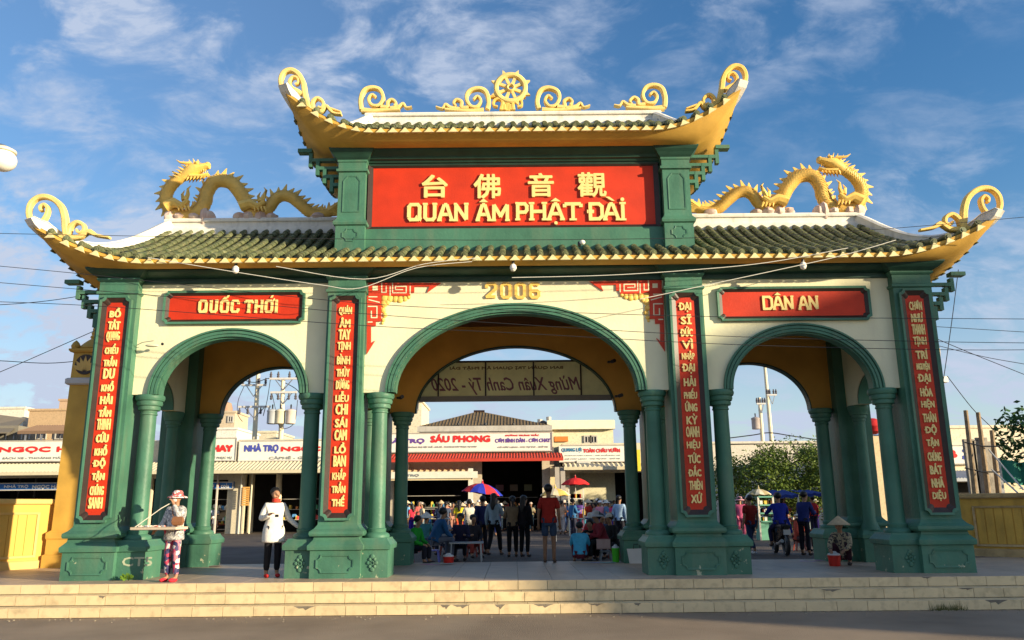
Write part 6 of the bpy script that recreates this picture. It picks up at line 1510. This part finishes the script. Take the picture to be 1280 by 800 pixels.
# ---- motorbikes
def motorbike(loc, rz, c, label):
    e = empty('motorbike', loc, label, 'motorbike', rz=rz); mt = flat('bike paint %d %d %d' % tuple(int(99 * k) for k in c), c, rough=.25)
    for y in (-.62, .58):
        wh = MB().rings([[( (.055 * math.cos(b)), y + (.24 + .055 * math.sin(b)) * math.cos(t), .30 + (.24 + .055 * math.sin(b)) * math.sin(t)) for b in [k * 1.0472 for k in range(6)]] for t in [k * math.pi / 10 for k in range(21)]], True, False).build('wheel', M_black, e, local=True, smooth=True)
        m = MB()
        for k in range(6): t = k * math.pi / 3; m.bar((0, y, .30), (0, y + .22 * math.cos(t), .30 + .22 * math.sin(t)), .03, .03, (1, 0, 0))
        m.lathe((0, y, .26), [(0, .03), (.08, .03)], 8); m.build('rim', M_metal, wh, local=True)
    MB().rings([[(-w_, y, z0), (w_, y, z0), (w_ * .8, y, z1), (-w_ * .8, y, z1)] for y, w_, z0, z1 in ((-.42, .08, .5, .92), (-.25, .14, .35, .75), (.0, .13, .28, .55), (.3, .14, .4, .72), (.75, .06, .62, .78))]).build('body', mt, e, local=True)
    MB().mould(-.11, .11, -.05, .65, [(.70, 0), (.76, .02), (.80, 0)]).build('seat', M_black, e, local=True)
    MB().tube([(0, -.62, .3), (0, -.48, .75), (0, -.42, 1.0)], .03, 6).build('fork', M_metal, e, local=True)
    MB().tube([(-.32, -.32, 1.04), (-.12, -.42, 1.0), (.12, -.42, 1.0), (.32, -.32, 1.04)], .018, 6).build('handlebar', M_black, e, local=True)
    MB().ell((0, -.5, .92), (.08, .06, .07), 10, 6).build('headlight', M_bulb, e, local=True, smooth=True)
    MB().box(-.09, .09, .76, .78, .55, .68).build('number_plate', flat('white plate', (.6, .6, .6)), e, local=True)
    MB().tube([(.13, .1, .3), (.15, .5, .33), (.15, .8, .4)], [.03, .045, .05], 8).build('exhaust', M_metal, e, local=True)
    for s_ in (-1, 1): MB().tube([(.2 * s_, -.38, 1.02), (.26 * s_, -.36, 1.2)], .008, 5).build('mirror_stem', M_black, e, local=True); MB().ell((.28 * s_, -.36, 1.23), (.05, .012, .035), 8, 5).build('mirror', M_metal, e, local=True, smooth=True)
    return e
p = atz(977, 694, GP); motorbike((p.x, p.y, GP), R(176), (.02, .02, .02), 'black motorbike seen from behind through the right arch')
person((p.x, p.y - .1, GP), R(176), 'man in royal blue shirt and red cap sitting on the black motorbike', (.015, .03, .30), (.03, .03, .08), 'ride', lean=6, arms=('bars', 'bars'), hat='cap', hatc=(.45, .02, .03))
p = atz(266, 667, GP); motorbike((p.x, p.y, GP), R(15), (.03, .04, .12), 'dark blue motorbike ridden past the left column')
person((p.x, p.y, GP), R(15), 'rider in pale blue shirt and white helmet beside the left column', (.38, .45, .58), (.4, .25, .2), 'ride', arms=('bars', 'bars'), hat='helmet', hatc=(.75, .73, .68), mask=(.6, .6, .65))
# left arch group by the guest house
def chair(loc, rz, c, label):
    e = empty('plastic_chair', loc, label, 'chair', rz=rz); mt = flat('chair %d %d %d' % tuple(int(99 * k) for k in c), c, rough=.35)
    MB().mould(-.22, .22, -.22, .2, [(.40, 0), (.43, 0), (.44, -.02)]).build('seat', mt, e, local=True)
    for k in range(4): MB().box(-.2 + k * .107, -.2 + k * .107 + .08, .2, .23, .46, .82).build('back_slat', mt, e, local=True)
    MB().box(-.23, .23, .195, .24, .8, .88).build('backrest', mt, e, local=True)
    for i in (-1, 1):
        MB().bar((.23 * i, .2, .62), (.23 * i, -.2, .62), .04, .03, (0, 0, 1)).build('armrest', mt, e, local=True)
        for j in (-.2, .2): MB().bar((.24 * i, j, 0), (.21 * i, j, .62 if j < 0 else .42), .04, .04).build('leg', mt, e, local=True)
    return e
for u, lab, c, pl_, sk in ((287, 'person in red seated in the group through the left arch', (.55, .06, .04), (.05, .05, .08), 100), (298, 'person in dark top on a green chair through the left arch', (.05, .05, .06), (.5, .45, .4), 160), (307, 'person in white spotted shirt seated with back turned through the left arch', (.7, .62, .55), (.25, .3, .4), 190)):
    p = atz(u, 664, GP); chair((p.x, p.y, GP), R(sk), {287: (.5, .05, .04), 298: (.05, .35, .2), 307: (.1, .2, .5)}[u], lab.replace('person in ', 'plastic chair under the person in ').replace(' seated in the group', '').replace(' seated with back turned', '')[:90])
    person((p.x, p.y - .05, GP), R(sk), lab, c, pl_, 'sit', seat=.42, arms=('lap', 'lap'))
p = atz(318, 663, GP); chair((p.x, p.y, GP), R(60), (.78, .74, .64), 'empty white plastic chair right of the group through the left arch')
e = empty('snack_bench', (atz(285, 665, GP).x, atz(285, 665, GP).y - .4, GP), 'low red bench laden with packets through the left arch', 'bench')
bx_, by_ = e.location.x, e.location.y; MB().box(bx_ - .85, bx_ + .6, by_ - .25, by_ + .25, .38, .44).build('bench_top', flat('red brown wood', (.32, .07, .04)), e)
MB().box(bx_ - .85, bx_ + .6, by_ - .27, by_ - .25, .1, .16).build('rail', flat('pale rail', (.6, .5, .4)), e)
for i in (-.8, .5):
    for j in (-.2, .2): MB().box(bx_ + i, bx_ + i + .06, by_ + j - .03, by_ + j + .03, GP, .38).build('leg', MC['red brown wood'], e)
for k in range(14): x = bx_ + rnd.uniform(-.8, .45); MB().mould(x, x + .14, by_ - .18, by_ + .0, [(.44, 0), (.44 + rnd.uniform(.08, .22), -.01)]).build('packet', cmat(rnd.choice(GC)), e)
# ---- parasols
def parasol(loc, r_, zt, cols, label, tilt=0, name='parasol'):
    e = empty(name, loc, label, 'parasol'); x, y, z = loc; n = 8
    MB().tube([(x, y, z), (x, y, z + zt + .12)], .02, 8).build('pole', flat('pale pole', (.65, .62, .55)), e)
    for k in range(n):
        a0, a1 = 2 * math.pi * k / n + .2, 2 * math.pi * (k + 1) / n + .2; m = MB(); g = []
        for (f, dz) in ((0, 0), (.35, -.06), (.7, -.22), (1, -.50)):
            am = (a0 + a1) / 2
            g.append([Vector((x + r_ * f * math.cos(a), y + r_ * f * math.sin(a), z + zt + dz * r_ + tilt * f * math.cos(a) + (.03 if a == am and f > .9 else 0) * 1)) for a in (a0, am, a1)])
        vs = [p_ for row in g for p_ in row] + [p_ - Vector((0, 0, .01)) for row in g for p_ in row]
        fs = [(i * 3 + j, (i + 1) * 3 + j, (i + 1) * 3 + j + 1, i * 3 + j + 1) for i in range(3) for j in range(2)]
        m.add(vs, fs + [tuple(reversed([q + 12 for q in f])) for f in fs])
        m.build('canopy_panel', cmat(cols[k % len(cols)]), e)
        MB().tube([(x, y, z + zt - .02), (x + r_ * math.cos(a0), y + r_ * math.sin(a0), z + zt - .50 * r_ - .015 + tilt * math.cos(a0))], .008, 4).build('rib', M_metal, e)
    MB().lathe((x, y, z + zt), [(-.02, .05), (.06, .03), (.14, .01)], 8).build('finial', cmat(cols[0]), e)
    return e
def pz(u, v, Y): return at(u, v, Y)
for (u, v, hw, Y, cols, lab, dz) in ((603, 604, 26, 15, [(.60, .04, .05), (.03, .05, .45)], 'red and blue striped parasol above the crowd in the middle arch', .25), (719, 597, 18, 24, [(.62, .03, .03)], 'red parasol with white print in front of the dark shop', 0),
                                     (694, 610, 19, 17, [(.70, .45, .12), (.72, .6, .4)], 'yellow and cream parasol behind the man in dark red', 0), (948, 611, 15, 17, [(.42, .34, .18), (.7, .62, .45)], 'beige and brown parasol over the glass stall in the right arch', 0)):
    p = at(u, v, Y); r_ = hw * (at(101, 600, Y) - at(100, 600, Y)).x; parasol((p.x, Y, GP), r_, p.z - GP, cols, lab, tilt=-dz * .4)
e = empty('tarpaulin_awning', (at(990, 615, 19).x, 19, GP), 'pair of blue tarpaulins over the stalls through the right arch', 'tarpaulin')
for (u0, u1, v0, v1) in ((962, 992, 612, 619), (1000, 1024, 612, 617)):
    a, b, c, d = rect(u0, u1, v0, v1, 19); MB().rings([[(a + (b - a) * k / 8, yy_, zz_ + .03 * math.sin(k * 1.9)) for k in range(9)] for yy_, zz_ in ((18.5, c - .12), (18.5, c), (20.2, d))], False, False).build('sheet', flat('blue tarpaulin', (.015, .035, .2)), e, smooth=True)
    for xx in (a, b): MB().box(xx - .03, xx + .03, 18.5, 18.56, GP, c).build('pole', flat('pale pole', (.65, .62, .55)), e)
e = empty('food_stall', (at(956, 650, 16.5).x, 16.5, GP), 'glass fronted food stall with green trim in the right arch', 'stall')
a, b, c, d = rect(949, 965, 621, 652, 16.5)
for k in range(4): z = c + (d - c) * k / 3; MB().box(a, b, 16.4, 17, z - .03, z + .03).build('shelf', flat('mint stall trim', (.14, .36, .26)), e)
for xx in (a, b): MB().box(xx - .03, xx + .03, 16.4, 16.46, GP, d).build('post', flat('white post', (.7, .66, .55)), e)
MB().box(a, b, 16.5, 17, GP, c - .04).build('cabinet', flat('mint stall trim', (.14, .36, .26)), e)
for k in range(12): x = rnd.uniform(a + .03, b - .12); z = c + (d - c) * rnd.choice((0, 1, 2)) / 3 + .03; MB().box(x, x + .1, 16.5, 16.7, z, z + .14).build('ware', cmat(rnd.choice(GC)), e)
e = empty('red_rack', (at(722, 640, 23).x, 23, GP), 'white rack of red goods under the red parasol', 'rack')
a, b, c, d = rect(712, 729, 611, 655, 23)
for xx in (a, b): MB().box(xx - .03, xx + .03, 23, 23.06, GP, d).build('post', flat('white post', (.7, .66, .55)), e)
for k in range(4): z = .3 + (d - .3) * k / 4; MB().box(a, b, 23, 23.4, z - .02, z + .02).build('shelf', flat('white post', (.7, .66, .55)), e)
for k in range(16): x = rnd.uniform(a + .03, b - .2); z = .32 + (d - .3) * rnd.choice((0, 1, 2, 3)) / 4; MB().box(x, x + .16, 23.05, 23.3, z, z + .2).build('packed_goods', cmat(rnd.choice([(.65, .05, .04), (.7, .5, .1), (.7, .65, .6)])), e)
# ---- market crowd: each person single, colours as seen
CR = [  # u, feet row, shirt, trousers, facing, hat, label
 (523, 668, (.55, .12, .10), (.6, .5, .42), 20, None, 'woman in coral dress at the left of the crowd in the middle arch'),
 (510, 668, (.7, .66, .2), (.3, .3, .3), 60, None, 'person in lime yellow top beside the left column of the middle arch'),
 (533, 664, (.05, .06, .12), (.05, .05, .06), 170, None, 'person in dark navy right of the coral dress'),
 (540, 662, (.6, .6, .6), (.1, .12, .2), 200, 'cap', 'person in white shirt and cap behind the man in blue'),
 (549, 668, (.10, .13, .2), (.05, .06, .09), 160, None, 'person in slate blue jacket above the seated man in blue'),
 (557, 672, (.06, .08, .13), (.04, .04, .06), 185, None, 'person in dark grey jacket right of the slate blue one'),
 (566, 668, (.65, .3, .2), (.4, .2, .15), 30, None, 'woman in salmon top left of the yellow shirt'),
 (574, 677, (.75, .60, .03), (.5, .08, .04), 190, None, 'person in bright yellow shirt in the middle of the crowd'),
 (581, 664, (.6, .06, .04), (.1, .08, .1), 10, 'cap', 'person in red shirt and pale cap right of the yellow shirt'),
 (588, 670, (.65, .6, .55), (.45, .06, .05), 150, 'floppy', 'person with white and red clothes and a sun hat under the parasol'),
 (595, 663, (.55, .25, .1), (.2, .1, .08), 20, None, 'person in orange brown top under the red and blue parasol'),
 (586, 684, (.62, .58, .5), (.3, .28, .25), 200, None, 'child in pale shirt between the table and the crowd'),
 (601, 666, (.65, .2, .12), (.1, .1, .15), 20, None, 'woman in orange red top left of the denim jacket'),
 (609, 662, (.6, .5, .4), (.2, .2, .2), 160, 'floppy', 'person in beige with a sun hat behind the denim jacket'),
 (636, 662, (.68, .62, .55), (.5, .45, .4), 200, None, 'person in pale cream outfit right of the denim jacket'),
 (628, 661, (.08, .1, .25), (.04, .04, .08), 20, 'cap', 'person in dark blue with a cap behind the cream outfit'),
 (669, 660, (.05, .09, .25), (.05, .05, .1), 190, None, 'person in blue left of the man in dark red'),
 (703, 668, (.7, .45, .3), (.65, .55, .5), 160, None, 'woman in peach outfit right of the man in dark red'),
 (697, 663, (.68, .6, .2), (.2, .2, .3), 20, None, 'person in yellow green top under the yellow parasol'),
 (711, 664, (.12, .25, .5), (.1, .1, .15), 170, 'cap', 'person in mid blue with a cap left of the red goods rack'),
 (732, 666, (.55, .35, .15), (.55, .1, .06), 10, 'cap', 'person in orange patterned clothes and white cap right of the rack'),
 (740, 664, (.45, .06, .05), (.1, .08, .1), 200, None, 'person in dark red behind the open book'),
 (747, 668, (.5, .05, .05), (.08, .08, .1), 160, None, 'person in crimson left of the grey hat'),
 (754, 664, (.6, .5, .35), (.3, .1, .1), 20, 'floppy', 'person in tan with a sun hat above the grey hat'),
 (764, 668, (.4, .04, .04), (.05, .05, .1), 190, None, 'person in deep red right of the grey hat'),
 (769, 662, (.15, .2, .4), (.1, .1, .1), 20, None, 'person in dull blue beside the right column of the middle arch'),
 (985, 666, (.6, .3, .2), (.5, .4, .35), 20, None, 'woman in salmon behind the royal blue rider'),
 (991, 663, (.62, .1, .06), (.2, .1, .1), 160, 'cap', 'person in scarlet with a cap right of the royal blue rider'),
 (998, 664, (.68, .55, .45), (.55, .2, .1), 10, None, 'person in cream and orange left of the man in navy'),
 (1013, 661, (.5, .3, .25), (.2, .2, .2), 30, None, 'person in dusty pink beyond the man in navy'),
 (970, 662, (.25, .35, .5), (.2, .2, .25), 150, None, 'person in grey blue behind the rider left side'),
 (965, 660, (.6, .55, .5), (.3, .3, .3), 200, 'cone', 'person in a conical hat beside the glass stall'),
 (925, 660, (.3, .1, .12), (.1, .1, .1), 10, None, 'person in maroon far behind the pink hat'),
 (1002, 660, (.7, .62, .3), (.2, .2, .2), 190, 'cone', 'person in a conical hat under the blue tarpaulins'),
 (528, 662, (.5, .4, .5), (.2, .2, .3), 170, 'cone', 'person in a conical hat left end of the crowd'),
 (645, 661, (.35, .1, .1), (.1, .1, .1), 0, None, 'person in maroon behind the woman in brown'),
 (615, 661, (.6, .35, .35), (.2, .15, .2), 0, None, 'person in rose top far behind the denim jacket'),
 (553, 661, (.5, .5, .45), (.2, .2, .2), 0, 'floppy', 'person in grey with a sun hat far behind the slate jacket'),
]
EX = [(519, 'peach', (.65, .35, .25)), (546, 'olive', (.2, .2, .08)), (562, 'crimson', (.5, .04, .06)), (570, 'black', (.02, .02, .02)), (578, 'lilac', (.4, .3, .5)), (592, 'turquoise', (.05, .4, .4)), (599, 'white', (.7, .68, .64)), (606, 'mustard', (.55, .38, .05)), (622, 'brick', (.35, .1, .06)),
      (631, 'charcoal', (.05, .05, .06)), (650, 'plum', (.2, .04, .12)), (664, 'khaki', (.4, .34, .2)), (706, 'rust', (.4, .14, .05)), (726, 'violet', (.25, .12, .45)), (736, 'scarlet', (.6, .05, .03)), (744, 'grey', (.3, .3, .3)), (751, 'pink', (.65, .25, .32)), (759, 'denim', (.1, .18, .32)),
      (980, 'apricot', (.65, .4, .22)), (988, 'teal', (.03, .25, .28)), (1006, 'vermilion', (.6, .12, .04)), (1010, 'ivory', (.68, .64, .52)), (1022, 'burgundy', (.22, .02, .04)), (938, 'dark grey', (.08, .08, .09))]
EX += [(507, 'sky blue', (.2, .42, .65)), (514, 'cherry', (.55, .03, .06)), (527, 'sand', (.6, .5, .34)), (537, 'lemon', (.72, .62, .1)), (543, 'magenta', (.5, .06, .28)), (551, 'snow white', (.75, .74, .72)), (559, 'coral', (.68, .24, .16)), (567, 'mint', (.25, .5, .36)), (584, 'tomato', (.65, .09, .05)), (591, 'butter', (.72, .64, .35)), (597, 'navy', (.02, .04, .16)),
       (604, 'pumpkin', (.66, .28, .04)), (612, 'aqua', (.12, .42, .48)), (626, 'cream', (.72, .66, .5)), (700, 'salmon pink', (.68, .34, .28)), (715, 'bright red', (.65, .03, .03)), (729, 'golden', (.68, .45, .08)), (748, 'orange', (.68, .24, .04)), (756, 'powder blue', (.35, .48, .62)), (763, 'raspberry', (.5, .05, .16)),
       (983, 'flame red', (.66, .08, .03)), (994, 'sunflower', (.7, .5, .06)), (1001, 'rose', (.62, .2, .24)), (1008, 'white and red', (.7, .6, .55)), (1016, 'carmine', (.5, .02, .05)), (933, 'beige', (.55, .46, .36))]
for k, (u, cn, c) in enumerate(EX):
    bay = 'middle' if u < 800 else 'right'
    CR.append((u, 663 + (k * 37 % 9), c, tuple(x * .4 for x in c[::-1]), (k * 67) % 360, (None, 'cap', 'floppy', None, 'cone')[k % 5], 'small distant %s of the market crowd in %s clothes through the %s arch' % (('shopper', 'walker')[k % 2], cn, bay)))
for i, (u, v, c, pn, fc, ht, lab) in enumerate(CR):
    p = atz(u, v, GP); kd = ('stand', 'walk', 'stand')[i % 3]
    person((p.x, p.y, GP), R(fc + rnd.uniform(-15, 15)), lab, tuple(k * .95 for k in c), pn, kd, arms=rnd.choice((('down', 'down'), ('fwd', 'down'), ('fwd', 'fwd'), ('down', 'phone'))), H=rnd.uniform(.9, 1.02), hat=ht, hatc=rnd.choice(((.7, .66, .58), (.65, .5, .4), (.75, .75, .75))) if ht != 'cone' else (.62, .5, .34), hair=rnd.choice(('short', 'long', 'tail')), sleeve=rnd.choice(('long', 'short')))
for u, lab, c in ((577, 'heap of toys and fruit on a low table below the yellow shirt', 0), (732, 'heap of toys and fruit on a low table below the white cap', 1), (995, 'heap of toys and fruit on a low table under the blue tarpaulins', 2)):
    p = atz(u, 666, GP); e = empty('goods_table', (p.x, p.y - .5, GP), lab, 'table'); x, y = p.x, p.y - .5
    MB().box(x - .6, x + .6, y - .3, y + .3, .5, .54).build('table_top', flat('red brown wood', (.32, .07, .04)), e)
    for i in (-.55, .5):
        for j in (-.25, .25): MB().box(x + i, x + i + .04, y + j - .02, y + j + .02, GP, .5).build('leg', M_metal, e)
    for k in range(16): MB().ell((x + rnd.uniform(-.5, .5), y + rnd.uniform(-.25, .25), .6 + rnd.uniform(0, .08)), (.08, .08, .07), 7, 5).build('ware', cmat(rnd.choice(GC)), e, smooth=True)

# ---- group phrases for things of a kind
GR = {'person': 'people around the gate and in the market', 'couplet_board': 'tall couplet boards on the pylons', 'wall_plaque': 'red plaques over the side arches', 'dragon_statue': 'dragons on the roof ridges', 'utility_pole': 'utility poles behind the gate', 'power_cable': 'overhead cables', 'hanging_cable': 'white cords of the hanging bulbs', 'bulb': 'bulbs under the main eave',
      'house': 'houses behind the market', 'rooftop_block': 'rooftop blocks behind the signs', 'guest_house': 'guest houses behind the market', 'parasol': 'parasols in the market', 'plastic_chair': 'plastic chairs', 'stool': 'low stools behind the arch', 'wooden_post': 'wooden posts behind the right wall', 'spotlight': 'spotlights inside the middle arch', 'motorbike': 'ridden motorbikes', 'boundary_wall': 'yellow walls beside the gate', 'paper_spread': 'papers spread on the ground', 'goods_table': 'market tables heaped with goods', 'tree': 'trees'}
for o in bpy.data.objects:
    b = o.name.split('.')[0]
    if o.parent is None and o.get('label') and b in GR and not o.get('group'): o['group'] = GR[b]
